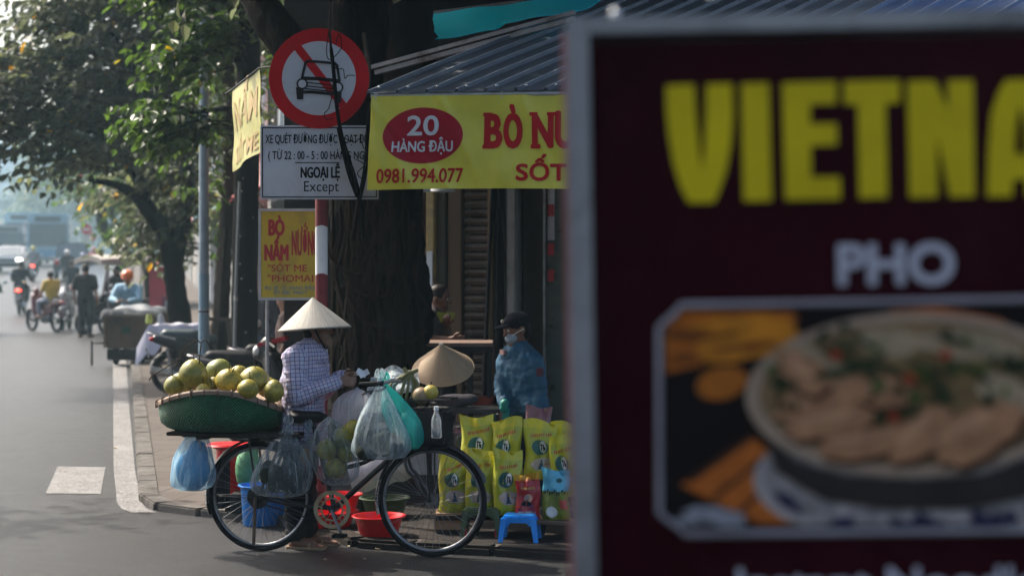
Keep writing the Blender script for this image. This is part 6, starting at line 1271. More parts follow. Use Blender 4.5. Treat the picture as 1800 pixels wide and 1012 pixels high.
        dec('dark_curve', INKD, [('q', (-.8 + i * .18, -.7 + i * .18, .52 + .03 * math.sin(i * 2), .58 + .03 * math.sin(i * 2))) for i in range(9)], .003)
    return T
bags = [('tallest yellow bag at the left of the back row', 839, 842, 12.62, .235, .44, .12, 1, .10), ('yellow bag second in the back row, with a smaller tilted emblem', 891, 842, 12.60, .215, .42, .12, 2, -.16), ('yellow bag third in the back row, above the red packet', 951, 842, 12.56, .235, .40, .13, 3, .06), ('yellow bag cut off by the dark board at the right of the back row', 994, 845, 12.72, .20, .41, .10, 4, 0),
        ('yellow bag seen through the front wheel, leftmost of the front row', 797, 899, 12.28, .205, .40, .12, 5, .14), ('yellow bag in the middle of the front row with a crinkled top', 845, 900, 12.22, .215, .425, .13, 6, -.06), ('yellow bag at the right of the front row beside the red packet', 892, 904, 12.12, .20, .43, .12, 7, .12), ('yellow bag just above the cyan topped packet', 990, 872, 12.45, .19, .42, .10, 8, 0)]
for lb, px, py, Y, w_, h, d, sd_, rz_ in bags: sack(lb, px, py, Y, w_, h, d, sd_, 'lime', rz_, (-.05, .03, -.07, .02, -.03, .04, -.02, .05)[sd_ - 1])
sack('small red packet with an orange top standing on the plank', 928, 911, 12.0, .165, .295, .06, 11, 'red', -.1, -.04, 'small packets on the plank'); sack('olive packet with a shiny cyan top standing on the plank', 977, 912, 12.0, .185, .33, .08, 12, 'blue', -.1, 0, 'small packets on the plank')
sack('folded mauve bag behind the yellow bags, below the seller', 950, 790, 12.95, .19, .31, .06, 13, 'pink', .2, -.25, 'loose packets behind the stall'); sack('shiny black plastic packet left of the yellow bags', 797, 812, 13.0, .13, .25, .08, 14, 'clear', 0, 0, 'loose packets behind the stall')
for lb, px, py, Y, w_, h in (('crate', 797, 899, 12.28, .2, .085),): pass
mb = MB(); mb.box((0, 0, 0), (.62, .20, .03)); o = mb.build('shelf_board', M('dark_bench', ())); o.location = P(848, 905, 12.26); o.location.z = P(848, 902, 12.24).z - .018; tag(o, 'dark shelf board under the front row of yellow bags', 'board')
# ------------------------------------------------------------------ stall table, rack
TY = 15.2; T = thing('stall_table', 'dark metal framed table behind the conical hat where the man rests his arms', 'table', G(800, TY, PAVE)); b = T.location; z1 = P(800, 605, TY).z - b.z; x0, x1 = P(735, 0, TY).x - b.x, P(866, 0, TY).x - b.x
MB().box(((x0 + x1) / 2, .2, z1), (x1 - x0, .55, .03)).build('top', M('table_top', (.20, .13, .10), .5, .3), T, bevel=.004); DM = M('dark_metal', (.03, .03, .032), .5)
for x in (x0 + .03, x1 - .03, x1 - .19):
    for y in (-.04, .44): MB().box((x, y, z1 / 2 - .01), (.035, .035, z1 - .03)).build('leg', DM, T)
m_ = MB(); m_.box(((x0 + x1) / 2, -.07, z1 - .04), (x1 - x0, .02, .05)); m_.box(((x0 + x1) / 2, .2, .62), (x1 - x0 - .1, .5, .02)); m_.build('shelf', DM, T)
T = thing('metal_rack', 'low dark metal rack rail running behind the yellow bags', 'rack', G(815, 13.5, PAVE)); b = T.location; z1 = P(815, 722, 13.5).z - b.z; m_ = MB()
for y in (0, .25): m_.box((0, y, z1), (.54, .035, .035))
m_.build('rail', M('rack_steel', (.05, .05, .05), .5, .3), T)
for x in (-.25, .25):
    for y in (0, .25): MB().box((x, y, z1 / 2 - .01), (.03, .03, z1 - .03)).build('leg', DM, T)
m_ = MB()
for i in range(7): m_.box((0, .03 + i * .032, z1 + .0195), (.52, .02, .003))
m_.build('slats', DM, T)
mb = MB(); mb.ball((0, 0, .05), (.16, .09, .05)); mb.ball((.1, .02, .06), (.08, .06, .04)); o = link('dark_bundle', blob(mb, .015, 2), M('grey_cloth', (.06, .055, .065), .9, .3, 8, bmp=.4)); o.location = G(800, 13.6, PAVE + z1 + .02); tag(o, 'dark grey cloth bundle lying on the metal rack', 'cloth')
mb = MB(); mb.lathe([(0, 0), (.09, 0), (.11, .06), (.105, .06), (.085, .01), (0, .01)], n=28); o = mb.build('red_bowl', M('brick_bowl', (.25, .05, .03), .4)); o.location = G(845, 15.1, PAVE); o.location.z = PAVE + .63; tag(o, 'dull red bowl on the lower shelf of the metal framed table', 'bowl')
# ------------------------------------------------------------------ sellers
SH = M('sky_blue_uniform', (.017, .092, .17), .75, .3, 9, bmp=1, bscale=9); YS = 13.7; sp0 = G(918, YS, PAVE); kk = YS / F
SRZ = R(213); Ri = Matrix.Rotation(-SRZ, 3, 'Z')
sq = lambda px, py, dy=0: Ri @ V(((px - 918) * kk, dy, H - (py - HY) * kk - PAVE))      # photo pixel and depth behind the seller's own plane
ST, sj, sR = human('seller in a blue uniform with cap and face mask behind the yellow bags', sp0, SRZ, dict(pel=sq(926, 708), ch=sq(916, 642), nk=sq(911, 603), hd=sq(908, 578, -.02), face=Ri @ V((-.88, -.42, -.25)), sl=sq(940, 633, -.10), sr=sq(890, 631, .10), el=sq(950, 684, -.12), wl=sq(940, 728, -.16), er=sq(880, 678, .02), wr=sq(887, 716, -.12),
     hl=sq(940, 714, -.06), hr=sq(910, 714, .06), kl=sq(942, 800, -.08), kr=sq(905, 800, .0), al=sq(945, 885, -.05), ar=sq(912, 885, .06), tl=sq(920, 898, -.15), tr=sq(886, 898, -.04)), 1.0, SKIN_D, SH, M('dark_trousers', (.03, .045, .07), .8), 'long', 'nape', .010, True, BLACK, None, .7, hdl=Ri @ V((-.1, -.1, -1)), hdr=Ri @ V((-.1, -.1, -1)), loose=.014, hem=.74, it=1)
h = sj['hd']; C = MB(); C.ball(h + sR @ V((-.012, 0, .055)), (.112, .094, .075), sR); C.ball(h + sR @ V((.10, 0, .048)), (.075, .075, .012), sR); CP = M('navy_cap', (.010, .012, .020), .8); cp = link('cap', blob(C, .008, 1), CP, ST)
m_ = MB(); m_.ball(h + sR @ V((.098, 0, .085)), .016); m_.build('badge', M('cap_badge', (.5, .42, .35), .5), cp)
C = MB(); C.ball(h + sR @ V((.055, 0, -.052)), (.052, .060, .046), sR); fm = link('face_mask', blob(C, .007, 1), M('mask_blue', (.26, .34, .40), .8, .1), ST)
m_ = MB()
for s in (-1, 1): m_.tube(spline([h + sR @ V((.075, s * .055, -.03)), h + sR @ V((.03, s * .082, -.01)), h + sR @ V((-.02, s * .088, .0))], 5), .003, 5)
m_.build('ear_loop', WHITEP, fm)
GLV = M('green_glove', (.008, .22, .17), .5, .25, 8); C = MB()
for c in hand_caps(sj['wr'], Ri @ V((-.1, -.1, -1)), Ri @ V((-1, -.2, 0)), .4, 1.25): C.cap(c[0], c[1] + .003, c[2], c[3] + .003, 8)
C.cap(sj['wr'] + V((0, 0, .04)), .036, sj['wr'], .034); link('glove', blob(C, .007, 1), GLV, ST)
m_ = MB()
m_.box(sj['el'] * .35 + sj['sl'] * .65 + Ri @ V((.02, -.066, 0)), (.05, .05, .06), Matrix.Rotation(-SRZ, 3, 'Z')); m_.build('arm_patch', M('patch_maroon', (.10, .015, .03), .7), ST, bevel=.004)
m_ = MB(); m_.box(lerp(sj['ch'], sj['nk'], .6) + V((.112, -.05, 0)), (.03, .05, .035)); m_.build('chest_badge', M('badge_pink', (.45, .25, .22), .6), ST)
YM = 16.1; mp0 = G(768, YM, PAVE); kk2 = YM / F; mq = lambda px, py, y=0: ((px - 768) * kk2, y, H - (py - HY) * kk2 - PAVE)
MT, mj, mR = human('man in a dark top sitting behind the metal framed table holding a yellow fan', mp0, 0, dict(pel=mq(758, 640), ch=mq(760, 575), nk=mq(764, 546), hd=mq(773, 525), face=(.9, -.3, -.15), sl=mq(762, 560, .16), sr=mq(752, 560, -.17), er=mq(756, 594, -.22), wr=mq(795, 594, -.28), el=mq(785, 592, .2), wl=mq(786, 570, -.05), hl=mq(756, 650, .09), hr=mq(756, 650, -.09), kl=mq(790, 655, .1), kr=mq(790, 655, -.1), al=mq(788, 745, .1), ar=mq(788, 745, -.1), tl=mq(812, 752, .1), tr=mq(812, 752, -.1)), 1.0, M('skin_shade', (.16, .075, .05), .55), M('grey_tee', (.065, .055, .058), .9), NAVY, 'short', 'short', .015, True, None, None, .8)
T = thing('hand_fan', 'yellow green leaf shaped fan held by the man behind the table', 'fan', P(783, 556, YM - .12)); m_ = MB(); m_.prism([(-.085, -.01), (-.07, .045), (-.02, .03), (.02, .04), (.085, .035), (.07, -.02), (.03, -.055), (-.05, -.05)], .006, lambda u, v, w_: V((u, w_, v))); m_.build('blade', M('fan_lime', (.30, .36, .04), .6), T, bevel=.002); m_ = MB(); m_.tube([(0, .003, -.05), (-.01, .003, -.17)], .007, 6); m_.build('handle', W1, T)
MB_ = G(757, YM + .05, PAVE); T = thing('stool', 'dark stool under the man behind the table', 'stool', MB_, 0, None); zz = mj['pel'].z - .10; m_ = MB(); m_.box((0, 0, zz - .02), (.32, .32, .04)); m_.build('seat', DM, T, bevel=.01)
for a in (-1, 1):
    for b_ in (-1, 1): MB().box((a * .13, b_ * .13, (zz - .04) / 2), (.03, .03, zz - .04)).build('leg', DM, T)
# people glimpsed behind the post
human('person with black hair seen behind the vendor hat, head turned right', G(503, 19.5, PAVE), R(180), dict(face=(-.3, .6, -.1)), .92, SKIN, M('brown_top', (.16, .11, .09), .9), NAVY, 'short', 'nape', .02, False, BLACK)
human('person in a loose grey shirt below the yellow board, seen from behind', G(466, 25.5, PAVE), R(80), dict(), .93, SKIN, M('light_grey_top', (.09, .095, .105), .9), M('grey_blue_pants', (.14, .19, .26), .9), 'long', 'short', .02, False, BLACK)
# ------------------------------------------------------------------ motorbikes
def motorbike(label, loc, rz, c, wheels='spoke', seatc=None, tail=True, basket=False, group='motorbikes on the street', lit=False, rail=False, mirrors=True, lam=False, trim=None):
    T = thing('motorbike', label, 'motorbike', loc, rz, group); wb = 1.22; wr = .285
    for x0 in (0, wb):
        mb = MB(); mb.ring((x0, 0, wr), .225, .014, 'y', 40, 7); mb.tube([(x0, -.055, wr), (x0, .055, wr)], .055, 16)
        for i in range(10):
            a = i / 10 * 6.283; mb.tube([(x0, .03 * (-1) ** i, wr), (x0 + .22 * math.cos(a), 0, wr + .22 * math.sin(a))], .012 if wheels == 'mag' else .004, 5)
        w_ = mb.build('wheel', CHROME, T); mb = MB(); mb.ring((x0, 0, wr), .243, .042, 'y', 44, 9); mb.build('tyre', RUBBER, w_)
    C = MB(); C.cap((-.22, 0, .74), .06, (.10, 0, .68), .12); C.cap((.10, 0, .66), .12, (.46, 0, .60), .12); C.cap((.1, 0, .55), .09, (.5, 0, .45), .10); C.cap((.50, 0, .42), .09, (.86, 0, .40), .07)
    for s in (-1, 1): C.cap((.98, s * .10, .86), .07, (.84, s * .15, .45), .05); C.cap((1.0, s * .05, .9), .06, (.93, s * .13, .62), .06)
    C.cap((1.03, 0, .93), .09, (.93, 0, .55), .08); C.cap((1.02, 0, 1.0), .085, (1.12, 0, .90), .07); body = link('body', blob(C, .022, 2), c, T)
    C = MB(); C.cap((-.08, 0, .79), .085, (.28, 0, .765), .11); C.cap((.28, 0, .765), .11, (.52, 0, .72), .08); link('seat', blob(C, .022, 2), seatc or M('seat_vinyl', (.016, .016, .018), .5), T)
    C = MB(); C.cap((.32, 0, .34), .11, (.62, 0, .33), .12); C.cap((.0, -.07, .30), .06, (.36, -.06, .32), .07); link('engine', blob(C, .025, 1), M('engine_metal', (.07, .07, .075), .5, .3, metal=.5), T)
    mb = MB(); mb.tube([(.45, -.12, .22), (.2, -.15, .25), (-.28, -.16, .34)], [.03, .05, .055], 10); mb.build('exhaust', CHROME, T)
    mb = MB()
    for x0, a0, a1 in ((0, 30, 165), (wb, 20, 175)):
        vs = []
        for p in arc((x0, 0, wr), .315, a0, a1, 16):
            for k in range(5): t = (k - 2) / 2; d = (p - V((x0, 0, wr))).normalized(); vs.append(p + V((0, t * .06, 0)) - d * .03 * t * t)
        mb.add(vs, [(i * 5 + k, i * 5 + k + 1, (i + 1) * 5 + k + 1, (i + 1) * 5 + k) for i in range(16) for k in range(4)])
    mb.build('fender', c, T); mb = MB()
    for s in (-1, 1): mb.tube([(wb, s * .07, wr), (1.06, s * .07, .72)], .025, 8); mb.tube([(0, s * .10, wr), (-.06, s * .12, .62)], .025, 8)
    mb.tube([(1.06, 0, .6), (1.0, 0, 1.0)], .025, 8); mb.build('fork', STEEL, T)
    mb = MB(); mb.tube(spline([(.88, -.34, .98), (.96, -.2, 1.01), (1.0, 0, 1.0), (.96, .2, 1.01), (.88, .34, .98)], 5), .014, 8); hb_ = mb.build('handlebar', BLACK, T)
    if mirrors:
        for s in (-1, 1):
            mb = MB(); mb.tube(spline([(.93, s * .24, 1.0), (.95, s * .30, 1.13), (.94, s * .36, 1.2)], 4), .006, 6); mb.ball((.94, s * .38, 1.23), (.02, .065, .042)); mo = mb.build('mirror', BLACK, hb_); mb = MB(); mb.ball((.931, s * .38, 1.23), (.014, .055, .034)); mb.build('mirror_glass', M('mirror_glass', (.75, .82, .85), .06, 0, metal=1), hb_)
    if trim:
        q = MB(); q.box((.98, 0, 1.02), (.30, .16, .05), Matrix.Rotation(.25, 3, 'Y')); q.build('trim', trim, T, bevel=.015)
    mb = MB(); mb.ball((1.13, 0, .93), (.05, .085, .06)); mb.build('headlight', M('lamp_on', (1, .95, .85), .3, 0, emit=6) if lit else M('lamp_glass', (.6, .62, .62), .12), T)
    mb = MB(); mb.ball((-.27, 0, .74), (.04, .09, .035)); mb.build('tail_light', M('tail_on', (1, .05, .03), .3, 0, emit=5) if lam else M('tail_red', (.45, .01, .015), .2), T)
    mb = MB(); mb.box((-.33, 0, .56), (.012, .19, .14), Matrix.Rotation(-.35, 3, 'Y')); mb.build('number_plate', M('plate_white', (.6, .6, .6), .5), T, bevel=.004)
    mb = MB(); mb.tube(spline([(.05, .17, .74), (-.2, .16, .80), (-.30, .1, .82), (-.32, 0, .82), (-.30, -.1, .82), (-.2, -.16, .80), (.05, -.17, .74)], 5), .013, 7); mb.build('grab_rail', CHROME if rail else STEEL, T)
    return T
def rider(label, Tm, J=None, **k):
    d = dict(pel=(.22, 0, .90), ch=(.27, 0, 1.19), nk=(.30, 0, 1.36), hd=(.34, 0, 1.50), sl=(.28, .18, 1.32), sr=(.28, -.18, 1.32), el=(.46, .27, 1.10), er=(.46, -.27, 1.10), wl=(.80, .28, 1.02), wr=(.80, -.28, 1.02), hl=(.25, .10, .88), hr=(.25, -.10, .88), kl=(.66, .17, .80), kr=(.66, -.17, .80), al=(.62, .17, .45), ar=(.62, -.17, .45), tl=(.78, .17, .42), tr=(.78, -.17, .42))
    d.update(J or {}); return human(label, Tm.location, Tm.rotation_euler.z, d, vox=.02, group='riders on the street', **k)
HELM = {}
def helmet(T, j, Rm, c, nm):
    C = MB(); C.ball(j['hd'] + Rm @ V((-.005, 0, .045)), (.135, .115, .105), Rm); C.ball(j['hd'] + Rm @ V((.09, 0, .03)), (.06, .09, .014), Rm); link('helmet', blob(C, .014, 1), M(nm, c, .3, .1), T)
mc = lambda n, c: M(n, c, .3, .2, 5)
BLKB = mc('bike_gloss_black', (.012, .012, .014))
up = math.atan2(1, -.22)                    # heading up the street
motorbike('dark motorbike parked on the pavement with its spoked rear wheel towards the white cloth table', G(303, 24.3, PAVE), R(8), BLKB, group='parked motorbikes', seatc=M('seat_teal_black', (.03, .05, .055), .4))
motorbike('black motorbike with a silver grab rail parked behind the pomelos', P(385, 700, 19.0) * 1, R(6), mc('bike_black_white', (.02, .02, .022)), group='parked motorbikes', rail=True)
bpy.context.view_layer.update()
o = [x for x in COL.objects if x.get('label', '').startswith('black motorbike with a silver')][0]; o.location.z = PAVE
motorbike('black motorbike with red trim and bright mirror, partly hidden behind the vendor', G(655, 17.6, PAVE), R(174), BLKB, trim=mc('bike_red', (.34, .012, .02)), group='parked motorbikes')
motorbike('grey silver motorbike parked between lamp pole and propped tree', G(455, 20.3, PAVE), R(2), mc('bike_silver', (.25, .27, .29)), group='parked motorbikes')
# street riders
T1 = motorbike('motorbike with a glowing tail light ridden away by the man in black', G(34, 55.5), up - R(4), BLKB, lam=True); h_ = rider('rider in black with a dark helmet, riding away at the far left', T1, top=NAVY, bottom=NAVY, shoe=BLACK); helmet(*h_, (.03, .03, .035), 'helmet_dark')
T2 = motorbike('maroon motorbike turned sideways across the road with the child in yellow', G(100, 44.2), R(133), mc('bike_maroon', (.10, .016, .028)), lit=False); h_ = rider('child in a yellow shirt sitting on the sideways maroon motorbike', T2, k=.92, top=M('yellow_shirt', (.55, .36, .03), .8), bottom=M('grey_jeans', (.22, .24, .30), .9), sleeve='short', shoe=None, J=dict(wl=(.60, .16, .98), wr=(.60, -.16, .98), el=(.40, .22, 1.08), er=(.40, -.22, 1.08), face=(.6, -.8, 0)))
motorbike('white motorbike seen from its front, between the maroon one and the man in black', G(122, 46.5), R(-84), mc('bike_white', (.55, .58, .60)))
T3 = motorbike('motorbike with a red tail light ridden away by two people, beneath the dark van', G(118, 76), up, BLKB, lam=True); h_ = rider('rider in dark clothes on the motorbike behind the dark van', T3, top=NAVY, bottom=NAVY); helmet(*h_, (.5, .5, .52), 'helmet_pale')
T4 = motorbike('dark motorbike riding away just left of the standing man in black', G(127, 58), up, mc('bike_blue_grey', (.06, .08, .1))); h_ = rider('rider in a dark jacket leaning beside the standing man in black', T4, top=M('dark_jacket', (.03, .035, .04), .8), bottom=NAVY)
T5 = motorbike('motorbike carrying the rider in red beyond the three wheeler', G(165, 82), up, BLKB); h_ = rider('rider in a red shirt beyond the three wheeler', T5, top=M('red_shirt', (.40, .03, .045), .8), bottom=NAVY); helmet(*h_, (.3, .05, .07), 'helmet_red')
T6 = motorbike('motorbike entering from the left edge with the rider in a green jacket', G(-24, 43), up, BLKB); h_ = rider('rider in a green jacket cut off by the left edge', T6, top=M('green_jacket', (.02, .10, .07), .7), bottom=NAVY, shoe=BLACK)
T7 = motorbike('motorbike with a tail light, between the white car and the dark van', G(58, 84), up, mc('bike_teal', (.03, .10, .12)), lam=True); h_ = rider('rider in a grey shirt beneath the blue bus', T7, top=M('grey_shirt', (.2, .22, .24), .8), bottom=NAVY); helmet(*h_, (.45, .45, .1), 'helmet_yellow')
T8 = motorbike('motorbike ridden away close to the three wheeler, its rider in pale blue', G(146, 70), up, mc('bike_wine', (.12, .02, .03))); h_ = rider('rider in a pale blue shirt just past the three wheeler', T8, top=M('pale_shirt', (.3, .4, .5), .8), bottom=NAVY); helmet(*h_, (.05, .08, .2), 'helmet_blue')
motorbike('dark motorbike standing between the man in black and the three wheeler', G(180, 44.5), R(-95), mc('bike_dark_green', (.02, .03, .03)))
human('man all in black standing in the road with his back turned', G(150, 41.8), R(80), dict(sl=(0, .18, 1.30), sr=(0, -.18, 1.30), el=(-.03, .25, 1.03), er=(-.03, -.25, 1.03), wl=(.06, .25, .80), wr=(.06, -.25, .80), al=(-.06, .10, .085), tl=(.10, .14, .03)), 1.05, SKIN, NAVY, NAVY, 'short', 'short', .015, False, M('brown_shoe', (.10, .05, .03), .6), loose=.026)
# ------------------------------------------------------------------ handcart and its pusher
T = thing('handcart', 'high boxed waste handcart with a dark tarp on top, standing in the road', 'cart', G(240, 31.5), R(-4)); CB = M('cart_brown', (.12, .078, .048), .75, .4, 4, bmp=.3, dirt=(.035, .028, .022))
C = MB(); C.add([(-.42, -.4, .30), (.42, -.4, .30), (.42, .55, .30), (-.42, .55, .30), (-.45, -.45, .88), (.47, -.45, .88), (.47, .62, .88), (-.45, .62, .88)], [(0, 3, 2, 1), (4, 5, 6, 7), (0, 1, 5, 4), (1, 2, 6, 5), (2, 3, 7, 6), (3, 0, 4, 7)]); C.build('body', CB, T, bevel=.015)
mb = MB(); mb.box((0, -.40, .20), (.80, .03, .19)); mb.build('lower_panel', M('cart_dark', (.02, .018, .017), .8), T, bevel=.01)
mb = MB(); mb.sheet(lambda u, v, w_: (-.50 + u * 1.02, -.48 + v * 1.12, .90 + .12 * max(0, math.sin(math.pi * u)) ** .5 * math.sin(math.pi * (.15 + .7 * v)) + .012 * math.sin(u * 17 + v * 9) + .02 * math.sin(v * 11 + u * 5) - .10 * (v < .02) + w_), 22, 14, .01); mb.build('tarp', M('cart_tarp', (.06, .075, .085), .45, .5, 7, bmp=.5), T)
mb = MB()
for x in (-.43, .44): mb.box((x, -.455, .60), (.03, .03, .56))
mb.box((0, -.465, .87), (.92, .03, .035)); mb.build('edge_frame', M('cart_edge', (.20, .15, .09), .7), T); mb = MB(); mb.box((-.06, -.446, .62), (.16, .006, .11)); mb.build('emblem', M('cart_green', (.03, .07, .045), .7), T)
for x in (-.37, .36):
    mb = MB(); mb.ring((x, .05, .17), .14, .035, 'x', 28, 8); mb.tube([(x - .03, .05, .17), (x + .03, .05, .17)], .1, 16); mb.build('wheel', RUBBER, T)
mb = MB(); mb.tube([(.22, -.43, .11), (.22, -.43, .3)], .02, 8); mb.ring((.22, -.43, .1), .075, .028, 'x', 22, 8); mb.build('caster', RUBBER, T)
mb = MB(); mb.tube([(-.42, -.4, .40), (-.62, -.55, .40), (-.62, -.55, .02)], .022, 8); mb.tube([(-.62, -.55, .40), (-.62, -.55, .44)], .02, 8); mb.build('stand', DM, T)
h_ = human('worker in a pale blue shirt and orange helmet bending over the cart', G(231, 33.6), R(-96), dict(ch=(.10, 0, 1.10), nk=(.17, 0, 1.24), hd=(.22, 0, 1.37), sl=(.15, .18, 1.20), sr=(.15, -.18, 1.20), el=(.30, .24, 1.0), er=(.30, -.24, 1.0), wl=(.46, .10, .98), wr=(.46, -.10, .98), pel=(-.05, 0, .86), face=(.9, 0, -.3)), 1.08, SKIN, M('pale_blue_shirt', (.24, .40, .52), .8, .25, 6, bmp=.4), M('work_trousers', (.05, .08, .12), .9), 'long', None, .016, False, BLACK); helmet(*h_, (.60, .14, .03), 'helmet_orange')
# ------------------------------------------------------------------ motor three wheeler
T = thing('three_wheeler', 'motor three wheeler with a beige canopy and upright windscreen behind the waste cart', 'three wheeler', G(216, 44, 0), R(-132)); T.scale = (.92, .84, .98); CAN = M('canopy_beige', (.36, .33, .29), .8, .2, 3)
mb = MB(); mb.sheet(lambda u, v, w_: (-1.1 + u * 2.2, -.66 + v * 1.32, 1.68 + .10 * (1 - (2 * v - 1) ** 2) - .03 * math.sin(u * 6) + w_), 12, 10, .13); mb.build('canopy', CAN, T)
mb = MB(); mb.sheet(lambda u, v, w_: (-1.1 + u * 2.2, (-.665 if v < .5 else .665), 1.76 - .16 * (v if v < .5 else 1 - v) * 2 + w_ * 0), 3, 3, .01)
mb = MB()
for x in (-1.0, .1, .86):
    for y in (-.62, .62): mb.tube([(x, y, .5), (x, y, 1.76)], .02, 7)
mb.build('post', STEEL, T)
mb = MB(); mb.box((.95, 0, 1.36), (.02, 1.16, .72), Matrix.Rotation(-.22, 3, 'Y')); mb.build('windscreen', M('windscreen_pale', (.50, .58, .62), .12, .3, 3, spec=.8), T); mb = MB()
for y in (-.6, .6): mb.bar((1.04, y, .98), (.87, y, 1.74), .05)
mb.bar((1.04, -.6, .98), (1.04, .6, .98), .05); mb.bar((.87, -.6, 1.74), (.87, .6, 1.74), .05); mb.build('windscreen_frame', M('pale_frame', (.5, .52, .5), .5), T)
C = MB(); C.box((-.35, 0, .62), (1.5, 1.2, .44)); C.build('body', M('trike_body', (.10, .11, .11), .5, .3, 3), T, bevel=.03)
C = MB(); C.cap((.55, 0, .68), .12, (1.0, 0, .62), .10); C.cap((1.02, 0, .98), .10, (1.05, 0, .72), .10); C.cap((.6, 0, .40), .13, (.8, 0, .4), .13); link('front_body', blob(C, .03, 1), BLKB, T)
for x, y in ((1.22, 0), (-.6, .55), (-.6, -.55)):
    mb = MB(); mb.ring((x, y, .28), .235, .048, 'y', 36, 8); w_ = mb.build('wheel', RUBBER, T); mb = MB(); mb.ring((x, y, .28), .19, .02, 'y', 30, 6); mb.tube([(x, y - .06, .28), (x, y + .06, .28)], .07, 14); mb.build('rim', CHROME, w_)
mb = MB()
for s in (-1, 1): mb.tube([(1.22, s * .08, .28), (1.04, s * .08, .95)], .028, 8)
mb.tube(spline([(.88, -.36, 1.02), (1.0, 0, 1.02), (.88, .36, 1.02)], 6), .016, 8); mb.build('fork', STEEL, T)
mb = MB(); mb.ball((1.17, 0, .95), (.06, .09, .08)); mb.build('headlight', M('lamp_glass', ()), T)
human('driver in dark clothes sitting in the three wheeler', G(216, 44), R(-132), dict(pel=(.1, 0, .95), ch=(.12, 0, 1.22), nk=(.15, 0, 1.38), hd=(.18, 0, 1.5), sl=(.13, .17, 1.34), sr=(.13, -.17, 1.34), el=(.35, .24, 1.14), er=(.35, -.24, 1.14), wl=(.7, .26, 1.05), wr=(.7, -.26, 1.05), hl=(.1, .1, .93), hr=(.1, -.1, .93), kl=(.5, .14, .86), kr=(.5, -.14, .86), al=(.6, .14, .5), ar=(.6, -.14, .5), tl=(.76, .14, .46), tr=(.76, -.14, .46)), 1, SKIN, NAVY, NAVY, 'long', 'short', .02)
# ------------------------------------------------------------------ cloth table, red stall
T = thing('cloth_table', 'table under a draped white cloth beside the parked dark motorbike', 'table', G(298, 28, PAVE)); mb = MB(); z0 = P(298, 570, 28).z - PAVE; wx = .34
def cloth(u, v, w_):
    x = lerp(-wx, .5, u); y = lerp(-.42, .42, v); ex_ = max(0, (.10 - u) / .10); return V((x - ex_ * .10, y, z0 - ex_ * .42 * (.8 + .3 * v) - .5 * max(0, (.12 - v) / .12) * (.6 + .3 * math.sin(u * 9)) + .012 * math.sin(u * 19 + v * 5) + w_))
mb.sheet(cloth, 30, 24, .006); mb.build('cloth', M('white_cloth', (.58, .57, .66), .9, .12, 5), T)
for x in (-.2, .42):
    for y in (-.3, .3): MB().box((x, y, z0 / 2 - .02), (.04, .04, z0 - .06)).build('leg', W1, T)
for px, py, c_, lb in ((262, 563, (.35, .42, .08), 'green jar'), (283, 564, (.4, .42, .45), 'pale jar')):
    o = MB().lathe([(0, 0), (.05, 0), (.055, .06), (.04, .11), (.03, .14), (0, .145)], n=18).build('jar', M('jar_%d' % px, c_, .4)); o.location = P(px, 0, 28) * 1; o.location.z = PAVE + z0 + .016; tag(o, lb + ' standing on the white cloth table', 'jar', 'jars on the cloth table')
T = thing('red_stall', 'red panelled street stall under the tree behind the waste cart', 'stall', G(278, 40, PAVE)); RS = M('stall_red', (.40, .045, .06), .7, .3, 3, dirt=(.22, .04, .05)); k = 40 / F
MB().box((0, .5, 1.0), (.42, .9, 1.15)).build('panel', RS, T, bevel=.02); MB().box((-.05, .5, .22), (.5, .9, .42)).build('base', M('stall_dark', (.08, .05, .045), .8), T, bevel=.02); mb = MB(); mb.sheet(lambda u, v, w_: (-.25 + u * .5, -.1 + v * 1.3, 1.62 + .3 * v * u + w_), 4, 4, .02); mb.build('roof', RS, T)
T = thing('maroon_cabinet', 'maroon ribbed cabinet standing right of the red stall', 'cabinet', G(299, 37, PAVE)); mb = MB(); mb.box((0, .2, .52), (.36, .4, 1.0)); mb.build('body', M('cabinet_maroon', (.17, .03, .055), .6, .25), T, bevel=.015); mb = MB()
for i in range(8): mb.box((-.14 + i * .04, -.004, .3), (.012, .012, .5))
mb.build('rib', M('cabinet_maroon', ()), T); mb = MB(); mb.box((0, -.004, .78), (.22, .014, .26)); mb.build('window', M('grey_pane', (.25, .3, .33), .3), T)
